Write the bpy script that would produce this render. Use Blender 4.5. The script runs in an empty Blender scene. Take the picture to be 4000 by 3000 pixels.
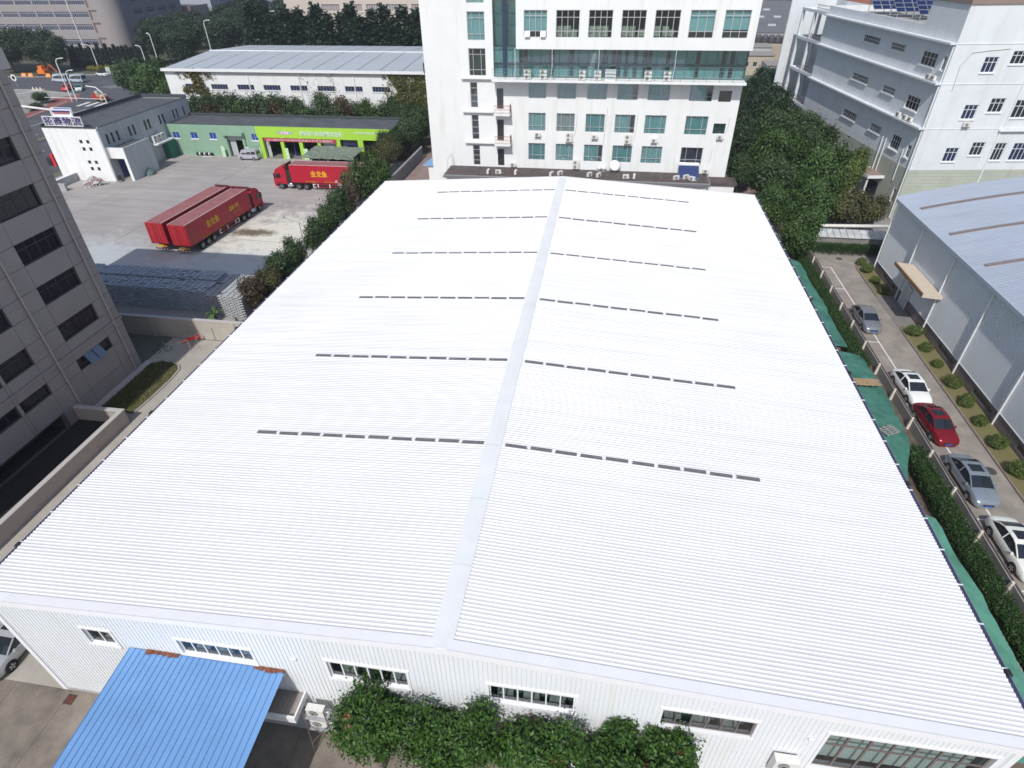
import bpy, math, random
import numpy as np
from mathutils import Vector, Matrix
random.seed(7)
SC = bpy.context.scene
COL = SC.collection
R_ = math.radians
# ------------------------------------------------------------------ camera
PITCH, YAW, ROLL, CAMH = .6379, .1587, -.0146, 32.0
def _cam():
    cy, sy, cp, sp = math.cos(YAW), math.sin(YAW), math.cos(PITCH), math.sin(PITCH)
    fwd = Vector((-sy*cp, cy*cp, -sp)); right = Vector((cy, sy, 0)); up = right.cross(fwd)
    c, s = math.cos(ROLL), math.sin(ROLL)
    r2 = c*right + s*up; u2 = -s*right + c*up
    cam = bpy.data.cameras.new('camera'); cam.sensor_width = 36; cam.lens = 20.77
    cam.clip_start = .5; cam.clip_end = 3000
    o = bpy.data.objects.new('camera', cam); COL.objects.link(o)
    m = Matrix(((r2.x, u2.x, -fwd.x, 0), (r2.y, u2.y, -fwd.y, 0), (r2.z, u2.z, -fwd.z, CAMH), (0, 0, 0, 1)))
    o.matrix_world = m
    SC.camera = o
_cam()
# ------------------------------------------------------------------ sky, sun, exposure
SUN_EL, SUN_AZ = 47.0, 7.0          # the sun stands behind the camera, a little to the left
world = bpy.data.worlds.new('World'); SC.world = world; world.use_nodes = True
_nt = world.node_tree; _bg = _nt.nodes['Background']
_sky = _nt.nodes.new('ShaderNodeTexSky'); _sky.sky_type = 'NISHITA'; _sky.sun_disc = False
_sky.sun_elevation = R_(SUN_EL); _sky.sun_rotation = R_(180 + SUN_AZ)
_sky.air_density = 1.0; _sky.dust_density = 1.6; _sky.ozone_density = 1.0
_nt.links.new(_sky.outputs[0], _bg.inputs[0]); _bg.inputs[1].default_value = .14
_l = bpy.data.lights.new('sun', 'SUN'); _l.energy = 4.2; _l.angle = R_(.53); _l.color = (1, .975, .94)
_so = bpy.data.objects.new('sun', _l); COL.objects.link(_so)
_d = Vector((math.sin(R_(SUN_AZ))*math.cos(R_(SUN_EL)), math.cos(R_(SUN_AZ))*math.cos(R_(SUN_EL)), -math.sin(R_(SUN_EL))))
_so.rotation_euler = _d.to_track_quat('-Z', 'Y').to_euler(); _so.location = (-60, -120, 160)
SC.view_settings.view_transform = 'Standard'; SC.view_settings.look = 'None'
SC.view_settings.exposure = -.28; SC.view_settings.gamma = 1
SC.render.film_transparent = False
SC.cycles.filter_width = 1.6; SC.cycles.max_bounces = 6; SC.cycles.transparent_max_bounces = 8
try: SC.cycles.use_denoising = True
except Exception: pass

# ------------------------------------------------------------------ materials
MATS = {}
def mat(name, col, rough=.7, var=0., vscale=1.2, col2=None, metal=0., spec=.5, bump=0., bscale=20., emit=0., streak=0., alpha=None):
    """plain surface with optional broad tone variation, fine grain and vertical weather streaks"""
    if name in MATS: return MATS[name]
    m = bpy.data.materials.new(name); m.use_nodes = True; nt = m.node_tree; N = nt.nodes; L = nt.links
    b = N['Principled BSDF']; b.inputs['Roughness'].default_value = rough; b.inputs['Metallic'].default_value = metal
    b.inputs['Specular IOR Level'].default_value = spec
    c4 = (*col, 1); b.inputs['Base Color'].default_value = c4; m.diffuse_color = c4
    if var or col2 or streak or bump:
        g = N.new('ShaderNodeNewGeometry')
    out = None
    if var or col2:
        n = N.new('ShaderNodeTexNoise'); n.inputs['Scale'].default_value = vscale; n.inputs['Detail'].default_value = 6; n.inputs['Roughness'].default_value = .62
        L.new(g.outputs['Position'], n.inputs['Vector'])
        r = N.new('ShaderNodeValToRGB'); r.color_ramp.elements[0].position = .3; r.color_ramp.elements[1].position = .7
        ca = tuple(max(0, x*(1-var)) for x in col); cb = col2 if col2 else tuple(min(1, x*(1+var)) for x in col)
        r.color_ramp.elements[0].color = (*ca, 1); r.color_ramp.elements[1].color = (*cb, 1)
        L.new(n.outputs['Fac'], r.inputs['Fac']); out = r.outputs['Color']
    if streak:
        mp = N.new('ShaderNodeMapping'); mp.inputs['Scale'].default_value = (.9, .9, .1)
        L.new(g.outputs['Position'], mp.inputs['Vector'])
        n2 = N.new('ShaderNodeTexNoise'); n2.inputs['Scale'].default_value = 1.4; n2.inputs['Detail'].default_value = 5
        L.new(mp.outputs[0], n2.inputs['Vector'])
        r2 = N.new('ShaderNodeValToRGB'); r2.color_ramp.elements[0].position = .31; r2.color_ramp.elements[1].position = .47
        s = 1 - streak; r2.color_ramp.elements[0].color = (s, s*.985, s*.95, 1); r2.color_ramp.elements[1].color = (1, 1, 1, 1)
        L.new(n2.outputs['Fac'], r2.inputs['Fac'])
        mx = N.new('ShaderNodeMixRGB'); mx.blend_type = 'MULTIPLY'; mx.inputs[0].default_value = 1
        if out: L.new(out, mx.inputs[1])
        else: mx.inputs[1].default_value = c4
        L.new(r2.outputs['Color'], mx.inputs[2]); out = mx.outputs[0]
    if out: L.new(out, b.inputs['Base Color'])
    if bump:
        n3 = N.new('ShaderNodeTexNoise'); n3.inputs['Scale'].default_value = bscale; n3.inputs['Detail'].default_value = 4
        L.new(g.outputs['Position'], n3.inputs['Vector'])
        bp = N.new('ShaderNodeBump'); bp.inputs['Strength'].default_value = bump; bp.inputs['Distance'].default_value = .05
        L.new(n3.outputs['Fac'], bp.inputs['Height']); L.new(bp.outputs[0], b.inputs['Normal'])
    if emit:
        b.inputs['Emission Color'].default_value = c4; b.inputs['Emission Strength'].default_value = emit
    MATS[name] = m; return m
def sheetmat(name, col, rough=.5, amt=.05, axis=0):
    """coated sheet: each sheet a touch different, faint run-off smears down the slope"""
    m = bpy.data.materials.new(name); m.use_nodes = True; N = m.node_tree.nodes; L = m.node_tree.links; b = N['Principled BSDF']; b.inputs['Roughness'].default_value = rough
    g = N.new('ShaderNodeNewGeometry'); oi = N.new('ShaderNodeObjectInfo'); mp = N.new('ShaderNodeMapping'); mp.inputs['Scale'].default_value = (.12, 1.6, 1) if axis == 0 else (1.6, .12, 1)
    L.new(g.outputs['Position'], mp.inputs['Vector']); n = N.new('ShaderNodeTexNoise'); n.inputs['Scale'].default_value = 1.1; n.inputs['Detail'].default_value = 7; n.inputs['Roughness'].default_value = .65; L.new(mp.outputs[0], n.inputs['Vector'])
    n2 = N.new('ShaderNodeTexNoise'); n2.inputs['Scale'].default_value = .13; n2.inputs['Detail'].default_value = 5; L.new(g.outputs['Position'], n2.inputs['Vector'])
    r = N.new('ShaderNodeMapRange'); r.inputs['From Min'].default_value = .3; r.inputs['From Max'].default_value = .6; r.inputs['To Min'].default_value = 1-amt*1.6; r.inputs['To Max'].default_value = 1; L.new(n.outputs['Fac'], r.inputs['Value'])
    r2 = N.new('ShaderNodeMapRange'); r2.inputs['From Min'].default_value = .35; r2.inputs['From Max'].default_value = .65; r2.inputs['To Min'].default_value = 1-amt; r2.inputs['To Max'].default_value = 1; L.new(n2.outputs['Fac'], r2.inputs['Value'])
    r3 = N.new('ShaderNodeMapRange'); r3.inputs['To Min'].default_value = 1-amt*.5; r3.inputs['To Max'].default_value = 1; L.new(oi.outputs['Random'], r3.inputs['Value'])
    p = N.new('ShaderNodeMath'); p.operation = 'MULTIPLY'; L.new(r.outputs[0], p.inputs[0]); L.new(r2.outputs[0], p.inputs[1]); q = N.new('ShaderNodeMath'); q.operation = 'MULTIPLY'; L.new(p.outputs[0], q.inputs[0]); L.new(r3.outputs[0], q.inputs[1])
    v = N.new('ShaderNodeVectorMath'); v.operation = 'SCALE'; v.inputs[0].default_value = col; L.new(q.outputs[0], v.inputs['Scale']); L.new(v.outputs[0], b.inputs['Base Color']); m.diffuse_color = (*col, 1); MATS[name] = m; return m
def glass(name, tint, refl=.22, rough=.04):
    if name in MATS: return MATS[name]
    m = bpy.data.materials.new(name); m.use_nodes = True; nt = m.node_tree; N = nt.nodes; L = nt.links
    N.remove(N['Principled BSDF']); o = N['Material Output']
    t = N.new('ShaderNodeBsdfTransparent'); t.inputs[0].default_value = (*tint, 1)
    g = N.new('ShaderNodeBsdfGlossy'); g.inputs['Roughness'].default_value = rough; g.inputs[0].default_value = (.95, .98, 1, 1)
    mx = N.new('ShaderNodeMixShader'); mx.inputs[0].default_value = refl
    L.new(t.outputs[0], mx.inputs[1]); L.new(g.outputs[0], mx.inputs[2]); L.new(mx.outputs[0], o.inputs[0])
    m.diffuse_color = (*tint, 1); MATS[name] = m; return m
def leafmat(name, dark, light, scale=2.2, red=None):
    if name in MATS: return MATS[name]
    m = bpy.data.materials.new(name); m.use_nodes = True; nt = m.node_tree; N = nt.nodes; L = nt.links
    b = N['Principled BSDF']; b.inputs['Roughness'].default_value = .5; b.inputs['Specular IOR Level'].default_value = .35
    g = N.new('ShaderNodeNewGeometry'); n = N.new('ShaderNodeTexNoise'); n.inputs['Scale'].default_value = scale; n.inputs['Detail'].default_value = 3
    L.new(g.outputs['Position'], n.inputs['Vector'])
    ad = N.new('ShaderNodeMath'); ad.operation = 'MULTIPLY_ADD'; ad.inputs[1].default_value = .5; 
    L.new(g.outputs['Random Per Island'], ad.inputs[0]); 
    mu = N.new('ShaderNodeMath'); mu.operation = 'MULTIPLY'; mu.inputs[1].default_value = .6; L.new(n.outputs['Fac'], mu.inputs[0]); L.new(mu.outputs[0], ad.inputs[2])
    r = N.new('ShaderNodeValToRGB'); e = r.color_ramp.elements; e[0].position = .22; e[0].color = (*dark, 1); e[1].position = .72; e[1].color = (*light, 1)
    if red: x = e.new(.83); x.color = (*red, 1)
    L.new(ad.outputs[0], r.inputs['Fac']); L.new(r.outputs['Color'], b.inputs['Base Color'])
    tr = N.new('ShaderNodeBsdfTranslucent'); L.new(r.outputs['Color'], tr.inputs[0])
    ms = N.new('ShaderNodeMixShader'); ms.inputs[0].default_value = .16
    L.new(b.outputs[0], ms.inputs[1]); L.new(tr.outputs[0], ms.inputs[2]); L.new(ms.outputs[0], N['Material Output'].inputs[0])
    MATS[name] = m; return m

# ------------------------------------------------------------------ mesh helpers
ORG = {}                                    # where a thing's Empty stands: its parts are written in world coordinates
def link(o): COL.objects.link(o); return o
def tag(o, label=None, cat=None, group=None, kind=None):
    if label: o['label'] = label
    if cat: o['category'] = cat
    if group: o['group'] = group
    if kind: o['kind'] = kind
    return o
def thing(name, label, cat, loc=(0, 0, 0), rz=0., group=None):
    o = bpy.data.objects.new(name, None); link(o); o.location = loc; o.rotation_euler = (0, 0, rz)
    o.empty_display_size = .3
    ORG[o] = Vector(loc) if not rz else Vector((0, 0, 0))
    return tag(o, label, cat, group)
def place(name, me, parent=None, loc=(0, 0, 0), rz=0., rot=None, sc=None):
    """an object that shares mesh data, loc in the parent's frame"""
    o = bpy.data.objects.new(name, me); link(o); o.location = loc
    o.rotation_euler = rot if rot else (0, 0, rz)
    if sc: o.scale = sc
    if parent: o.parent = parent; ORG[o] = ORG.get(parent, Vector())
    return o
class MB:
    def __init__(s): s.v = []; s.f = []; s.m = []
    def poly(s, pts, mi=0):
        n = len(s.v); s.v += [tuple(p) for p in pts]; s.f.append(tuple(range(n, n+len(pts)))); s.m.append(mi); return s
    def hexa(s, p, mi=0):                   # p: 4 bottom (ccw), 4 top
        n = len(s.v); s.v += [tuple(q) for q in p]
        for f in ((3, 2, 1, 0), (4, 5, 6, 7), (0, 1, 5, 4), (1, 2, 6, 5), (2, 3, 7, 6), (3, 0, 4, 7)):
            s.f.append(tuple(n+i for i in f)); s.m.append(mi)
        return s
    def box(s, x0, x1, y0, y1, z0, z1, mi=0):
        return s.hexa(((x0, y0, z0), (x1, y0, z0), (x1, y1, z0), (x0, y1, z0), (x0, y0, z1), (x1, y0, z1), (x1, y1, z1), (x0, y1, z1)), mi)
    def wbox(s, fr, u0, u1, z0, z1, d0, d1, mi=0):   # box in a wall frame, d = outwards
        P = fr.p
        return s.hexa((P(u0, z0, d1), P(u1, z0, d1), P(u1, z0, d0), P(u0, z0, d0), P(u0, z1, d1), P(u1, z1, d1), P(u1, z1, d0), P(u0, z1, d0)), mi)
    def tube(s, path, r, n=8, mi=0, cap=True):
        path = [Vector(p) for p in path]; rs = r if isinstance(r, (list, tuple)) else [r]*len(path)
        base = len(s.v); prev = None
        for i, p in enumerate(path):
            t = (path[min(i+1, len(path)-1)] - path[max(i-1, 0)]).normalized()
            a = prev if prev else (Vector((0, 0, 1)) if abs(t.z) < .9 else Vector((1, 0, 0)))
            x = t.cross(a); 
            if x.length < 1e-6: x = t.cross(Vector((1, 0, 0)))
            x.normalize(); y = x.cross(t).normalized(); prev = y
            for k in range(n):
                w = 2*math.pi*k/n; s.v.append(tuple(p + rs[i]*(math.cos(w)*x + math.sin(w)*y)))
        for i in range(len(path)-1):
            for k in range(n):
                a = base+i*n+k; b = base+i*n+(k+1) % n; s.f.append((a, b, b+n, a+n)); s.m.append(mi)
        if cap:
            s.f.append(tuple(base+k for k in reversed(range(n)))); s.m.append(mi)
            e = base+(len(path)-1)*n; s.f.append(tuple(e+k for k in range(n))); s.m.append(mi)
        return s
    def lathe(s, prof, n=16, c=(0, 0, 0), axis='z', mi=0, cap=True):
        base = len(s.v)
        for (r, h) in prof:
            for k in range(n):
                w = 2*math.pi*k/n; a, b = r*math.cos(w), r*math.sin(w)
                p = (a, b, h) if axis == 'z' else ((h, a, b) if axis == 'x' else (b, h, a))
                s.v.append((c[0]+p[0], c[1]+p[1], c[2]+p[2]))
        for i in range(len(prof)-1):
            for k in range(n):
                a = base+i*n+k; b = base+i*n+(k+1) % n; s.f.append((a, b, b+n, a+n)); s.m.append(mi)
        if not cap: return s
        s.f.append(tuple(base+k for k in reversed(range(n)))); s.m.append(mi)
        e = base+(len(prof)-1)*n; s.f.append(tuple(e+k for k in range(n))); s.m.append(mi)
        return s
    def loft(s, rings, closed=True, cap=True, mi=0):
        base = len(s.v); n = len(rings[0])
        for r in rings: s.v += [tuple(p) for p in r]
        for i in range(len(rings)-1):
            for k in range(n if closed else n-1):
                a = base+i*n+k; b = base+i*n+(k+1) % n; s.f.append((a, b, b+n, a+n)); s.m.append(mi)
        if cap and closed:
            s.f.append(tuple(base+k for k in reversed(range(n)))); s.m.append(mi)
            e = base+(len(rings)-1)*n; s.f.append(tuple(e+k for k in range(n))); s.m.append(mi)
        return s
    def mesh(s, name, mats, smooth=False, off=None, auto=None):
        me = bpy.data.meshes.new(name)
        v = s.v if off is None else [(a-off.x, b-off.y, c-off.z) for a, b, c in s.v]
        me.from_pydata(v, [], s.f)
        if not isinstance(mats, (list, tuple)): mats = [mats]
        for m in mats: me.materials.append(m)
        if len(mats) > 1: me.polygons.foreach_set('material_index', s.m)
        if smooth: me.polygons.foreach_set('use_smooth', [True]*len(s.f))
        if auto: 
            me.polygons.foreach_set('use_smooth', [True]*len(s.f)); me.set_sharp_from_angle(angle=R_(auto))
        me.update(); return me
    def build(s, name, mats, parent=None, smooth=False, auto=None, local=False):
        off = None if (parent is None or local) else ORG.get(parent)
        o = bpy.data.objects.new(name, s.mesh(name, mats, smooth, off, auto)); link(o)
        if parent: o.parent = parent; ORG[o] = ORG.get(parent, Vector())
        return o
class Frame:
    """a wall plane: origin, unit vector along it, outward normal"""
    def __init__(s, o, u, n): s.o = Vector(o); s.u = Vector(u).normalized(); s.n = Vector(n).normalized()
    def p(s, a, z, d=0.): q = s.o + s.u*a + s.n*d; return (q.x, q.y, s.o.z + z)
    def rot(s): return Matrix((s.u, Vector((0, 0, 1)), s.n)).transposed().to_euler()
def wall(name, fr, u0, u1, z0, z1, holes, m, parent, depth=.22, ztop=None, mr=None):
    """a wall face with real openings: cells round the holes and reveals going in; ztop(u) trims the top edge"""
    b = MB(); us = sorted({u0, u1, *[h[0] for h in holes], *[h[1] for h in holes]}); zs = sorted({z0, z1, *[h[2] for h in holes], *[h[3] for h in holes]})
    if ztop: us = sorted(set(us) | set(ztop[0]))
    for i in range(len(us)-1):
        a, c = us[i], us[i+1]; uc = (a+c)/2; zz = z0
        for j in range(len(zs)-1):
            e, g = zs[j], zs[j+1]; zc = (e+g)/2
            if any(h[0] < uc < h[1] and h[2] < zc < h[3] for h in holes): continue
            if ztop and j == len(zs)-2: b.poly((fr.p(a, e), fr.p(c, e), fr.p(c, ztop[1](c)), fr.p(a, ztop[1](a))))
            else: b.poly((fr.p(a, e), fr.p(c, e), fr.p(c, g), fr.p(a, g)))
    for (a, c, e, g) in holes:
        b.poly((fr.p(a, e), fr.p(a, g), fr.p(a, g, -depth), fr.p(a, e, -depth)))
        b.poly((fr.p(c, e, -depth), fr.p(c, g, -depth), fr.p(c, g), fr.p(c, e)))
        b.poly((fr.p(a, e), fr.p(a, e, -depth), fr.p(c, e, -depth), fr.p(c, e)))
        b.poly((fr.p(a, g, -depth), fr.p(a, g), fr.p(c, g), fr.p(c, g, -depth)))
    return b.build(name, m, parent)
def window(parent, fr, u0, u1, z0, z1, cols, rows, fm, gm, back, sill=None, depth=.12, fw=.05, mw=.035, curtain=None, panes=True, name='window', trim=None, backd=.6, sillm=None):
    """frame with bars at the given fractions; panes are sub-parts; a dark room or a curtain behind"""
    b = MB(); d0, d1 = -depth-.05, -depth
    b.wbox(fr, u0, u0+fw, z0, z1, d0, d1); b.wbox(fr, u1-fw, u1, z0, z1, d0, d1)
    b.wbox(fr, u0+fw, u1-fw, z0, z0+fw, d0, d1); b.wbox(fr, u0+fw, u1-fw, z1-fw, z1, d0, d1)
    cu = [u0+(u1-u0)*c for c in cols]; rz = [z0+(z1-z0)*r for r in rows]
    for c in cu: b.wbox(fr, c-mw/2, c+mw/2, z0+fw, z1-fw, d0-.004, d1+.004)
    for r in rz: b.wbox(fr, u0+fw, u1-fw, r-mw/2, r+mw/2, d0+.004, d1-.004)
    w = b.build(name, fm, parent)
    if trim:
        t = MB(); tw = trim[1]; t.wbox(fr, u0-tw, u1+tw, z1+.002, z1+tw, -.02, .05); t.wbox(fr, u0-tw, u1+tw, z0-tw, z0-.002, -.02, .07)
        t.wbox(fr, u0-tw, u0-.002, z0, z1, -.02, .05); t.wbox(fr, u1+.002, u1+tw, z0, z1, -.02, .05); t.build('trim', trim[0], w)
    if sill:
        t = MB(); t.wbox(fr, u0-.12, u1+.12, z0-.14, z0-.003, -.05, sill); t.build('sill', sillm or fm, w)
    ue = [u0+fw]+cu+[u1-fw]; ze = [z0+fw]+rz+[z1-fw]
    if panes:
        for i in range(len(ue)-1):
            for j in range(len(ze)-1):
                p = MB(); p.poly((fr.p(ue[i], ze[j], d0+.02), fr.p(ue[i+1], ze[j], d0+.02), fr.p(ue[i+1], ze[j+1], d0+.02), fr.p(ue[i], ze[j+1], d0+.02))); p.build('pane', gm, w)
    else:
        p = MB(); p.poly((fr.p(u0, z0, d0+.02), fr.p(u1, z0, d0+.02), fr.p(u1, z1, d0+.02), fr.p(u0, z1, d0+.02))); p.build('pane', gm, w)
    if back:
        p = MB(); d = -depth-backd
        p.poly((fr.p(u0, z0, d), fr.p(u1, z0, d), fr.p(u1, z1, d), fr.p(u0, z1, d)))
        for (a, c) in ((u0, u0), (u1, u1)): p.poly((fr.p(a, z0, d1), fr.p(a, z1, d1), fr.p(a, z1, d), fr.p(a, z0, d)))
        p.poly((fr.p(u0, z0, d1), fr.p(u1, z0, d1), fr.p(u1, z0, d), fr.p(u0, z0, d))); p.poly((fr.p(u0, z1, d1), fr.p(u1, z1, d1), fr.p(u1, z1, d), fr.p(u0, z1, d)))
        p.build('interior', back, w)
    if curtain:
        cm, a0, a1 = curtain; p = MB(); n = max(6, int((a1-a0)*(u1-u0)/.09)); d = -depth-.2
        for k in range(n):
            ua = u0+(u1-u0)*(a0+(a1-a0)*k/n); ub = u0+(u1-u0)*(a0+(a1-a0)*(k+1)/n)
            da, db = d+.05*(k % 2)+.02*math.sin(k*1.7), d+.05*((k+1) % 2)+.02*math.sin((k+1)*1.7)
            p.poly((fr.p(ua, z0+.05, da), fr.p(ub, z0+.05, db), fr.p(ub, z1-.02, db), fr.p(ua, z1-.02, da)))
        p.build('curtain', cm, w)
    return w
TXT = {}
def text(parent, s, fr, u, z, d, height, m, name='lettering', width=None, depth=.02, spacing=1., bold=0.):
    """raised lettering standing on a wall frame, centred on u, z"""
    k = (s, depth, spacing, bold)
    if k not in TXT:
        c = bpy.data.curves.new('lettering', 'FONT'); c.body = s; c.extrude = depth; c.offset = bold; c.align_x = 'CENTER'; c.align_y = 'CENTER'; c.resolution_u = 2; c.space_character = spacing
        o = bpy.data.objects.new('lettering', c); link(o); bpy.context.view_layer.update()
        me = bpy.data.meshes.new_from_object(o.evaluated_get(bpy.context.evaluated_depsgraph_get())); 
        bpy.data.objects.remove(o); bpy.data.curves.remove(c)
        co = np.zeros(len(me.vertices)*3); me.vertices.foreach_get('co', co); co = co.reshape(-1, 3)
        cx, cyy = (co[:, 0].max()+co[:, 0].min())/2, (co[:, 1].max()+co[:, 1].min())/2
        co[:, 0] -= cx; co[:, 1] -= cyy; me.vertices.foreach_set('co', co.ravel()); TXT[k] = (me, np.ptp(co[:, 0]), np.ptp(co[:, 1]))
    me, w, h = TXT[k]
    me = me.copy(); me.materials.clear(); me.materials.append(m)
    o = bpy.data.objects.new(name, me); link(o); o.parent = parent; ORG[o] = ORG.get(parent, Vector())
    o.location = Vector(fr.p(u, z, d)) - ORG.get(parent, Vector()); o.rotation_euler = fr.rot()
    sy = height/h; sx = (width/w) if width else sy; o.scale = (sx, sy, 1)
    return o
def copy_tree(o, parent=None):
    c = o.copy(); link(c); c.parent = parent
    if o in ORG: ORG[c] = ORG[o]
    for ch in list(o.children): copy_tree(ch, c)
    return c
def struct(name, b, m, **k): return tag(b.build(name, m, **k), kind='structure')
# ------------------------------------------------------------------ palette
white = mat('white_paint', (.82, .82, .82), .55, var=.03, vscale=.5)
roofwhite = sheetmat('white_roof_coating', (.79, .79, .80), .5, .05)
offwhite = mat('weathered_white_render', (.78, .79, .79), .8, var=.03, vscale=.35, streak=.10)
stained = mat('stained_white_render', (.78, .795, .79), .8, var=.03, vscale=.3, streak=.07)
conc = mat('concrete', (.36, .345, .325), .9, var=.2, vscale=.5, bump=.15)
conc_d = mat('dark_concrete', (.21, .2, .19), .9, var=.2, vscale=.6, bump=.15)
asphalt = mat('asphalt', (.085, .088, .1), .9, var=.2, vscale=.25, bump=.1)
soil = mat('soil', (.13, .1, .075), .95, var=.35, vscale=1.5, bump=.3)
drygrass = mat('dry_grass', (.27, .205, .115), .95, var=.3, vscale=2.5, col2=(.17, .18, .06), bump=.4)
paint = mat('road_paint', (.72, .72, .7), .7, var=.12, vscale=3)
brickred = mat('red_paving', (.25, .09, .085), .9, var=.2, vscale=.8)
steel = mat('grey_steel', (.42, .43, .45), .45, metal=.3, var=.1)
dark = mat('dark_metal', (.03, .03, .035), .5)
rust = mat('rust', (.2, .07, .04), .9, var=.4, vscale=6)
black = mat('black_rubber', (.022, .022, .024), .85)
room = mat('room_dark', (.045, .05, .055), .9)
room2 = mat('room_blue_dark', (.02, .025, .05), .9)
clear = glass('window_glass', (.78, .86, .88), .16)
tealg = glass('teal_glass', (.68, .83, .84), .24)
darkg = mat('dark_glass', (.018, .024, .035), .06, spec=.9)
bluedg = mat('blue_dark_glass', (.02, .03, .075), .08, spec=.9)
alu = mat('aluminium', (.66, .68, .7), .4, metal=.35)
whitef = mat('white_frame', (.78, .79, .8), .45)

# ------------------------------------------------------------------ ground, yards, roads
def sheet(name, pts, z, m):
    b = MB(); b.poly([(x, y, z) for x, y in pts]); return struct(name, b, m)
def rect(x0, x1, y0, y1): return ((x0, y0), (x1, y0), (x1, y1), (x0, y1))
sheet('ground', rect(-900, 900, -300, 1500), -.02, mat('bare_ground', (.17, .165, .15), .95, var=.3, vscale=.06, col2=(.14, .16, .1)))

def yard_material():
    m = bpy.data.materials.new('yard_concrete'); m.use_nodes = True; N = m.node_tree.nodes; L = m.node_tree.links
    b = N['Principled BSDF']; b.inputs['Roughness'].default_value = .92; b.inputs['Specular IOR Level'].default_value = .25
    g = N.new('ShaderNodeNewGeometry')
    def noise(s, d=6, vec=None, r=.6):
        n = N.new('ShaderNodeTexNoise'); n.inputs['Scale'].default_value = s; n.inputs['Detail'].default_value = d; n.inputs['Roughness'].default_value = r
        L.new(vec or g.outputs['Position'], n.inputs['Vector']); return n.outputs['Fac']
    def ramp(f, p0, c0, p1, c1):
        r = N.new('ShaderNodeValToRGB'); e = r.color_ramp.elements; e[0].position = p0; e[0].color = (*c0, 1); e[1].position = p1; e[1].color = (*c1, 1); L.new(f, r.inputs[0]); return r.outputs[0]
    def mix(f, a, c, t='MIX'):
        x = N.new('ShaderNodeMixRGB'); x.blend_type = t
        if isinstance(f, float): x.inputs[0].default_value = f
        else: L.new(f, x.inputs[0])
        L.new(a, x.inputs[1]); L.new(c, x.inputs[2]); return x.outputs[0]
    base = ramp(noise(.12), .3, (.35, .325, .312), .7, (.43, .405, .39))
    mp = N.new('ShaderNodeMapping'); mp.inputs['Scale'].default_value = (.1, .9, 1); mp.inputs['Rotation'].default_value = (0, 0, .5); L.new(g.outputs['Position'], mp.inputs['Vector'])
    wear = ramp(noise(.8, 8, mp.outputs[0], .7), .42, (.88, .88, .9), .62, (1.08, 1.06, 1.04)); base = mix(1., base, wear, 'MULTIPLY')
    def blob(cx, cy, rx, ry, amp=.5, ns=.45):
        k = N.new('ShaderNodeMapping'); k.inputs['Location'].default_value = (-cx/rx, -cy/ry, 0); k.inputs['Scale'].default_value = (1/rx, 1/ry, 0); L.new(g.outputs['Position'], k.inputs['Vector'])
        ln = N.new('ShaderNodeVectorMath'); ln.operation = 'LENGTH'; L.new(k.outputs[0], ln.inputs[0])
        a = N.new('ShaderNodeMath'); a.operation = 'MULTIPLY_ADD'; a.inputs[1].default_value = -amp*2.4; L.new(noise(ns, 9, None, .75), a.inputs[0]); a.inputs[2].default_value = 0
        s = N.new('ShaderNodeMath'); L.new(ln.outputs['Value'], s.inputs[0]); L.new(a.outputs[0], s.inputs[1])
        return ramp_clamp(s.outputs[0], (amp-.5)*1.2)
    def ramp_clamp(f, sh=0.):
        r = N.new('ShaderNodeMapRange'); r.inputs['From Min'].default_value = .42-sh; r.inputs['From Max'].default_value = -.15-sh*1.1; r.clamp = True; L.new(f, r.inputs['Value']); return r.outputs[0]
    def const(c):
        r = N.new('ShaderNodeRGB'); r.outputs[0].default_value = (*c, 1); return r.outputs[0]
    base = mix(blob(-43, 71.5, 15, 12, 1.3, .55), base, const((.72, .69, .60)))
    base = mix(blob(-47, 60.5, 19, 8, 1.0, .5), base, const((.60, .63, .62)))
    base = mix(blob(-66, 62, 12, 9, 1.0), base, const((.48, .50, .51)))
    base = mix(blob(-48.6, 73.2, 4.6, 1.5, .8, .8), base, const((.17, .14, .09)))
    fine = ramp(noise(3.5, 8, None, .7), .3, (.86, .86, .86), .7, (1.06, 1.06, 1.06)); base = mix(1., base, fine, 'MULTIPLY')
    L.new(base, b.inputs['Base Color']); return m
sheet('yard_concrete', ((-96, 47), (-34.5, 47), (-34.5, 109), (-96, 109)), .0, yard_material())
passage = mat('passage_concrete', (.40, .37, .32), .9, var=.14, vscale=.4, bump=.1)
sheet('passage_pavement', rect(-42.6, -17, 12, 45.9), .004, passage)
sheet('rear_driveway', rect(-34.2, 26, 45.9, 132), .002, mat('rear_concrete', (.27, .2, .18), .9, var=.2, vscale=.4))
sheet('side_alley', rect(16.9, 26.1, 8, 76), .006, soil)
lanem = mat('lane_concrete', (.285, .255, .225), .92, var=.24, vscale=.6, bump=.2, bscale=8)
sheet('parking_lane', rect(26.4, 33.2, 8, 75), .008, lanem)
sheet('east_yard', rect(26.1, 140, -40, 132), .001, mat('east_yard_ground', (.25, .235, .215), .95, var=.2, vscale=.3))

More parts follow.
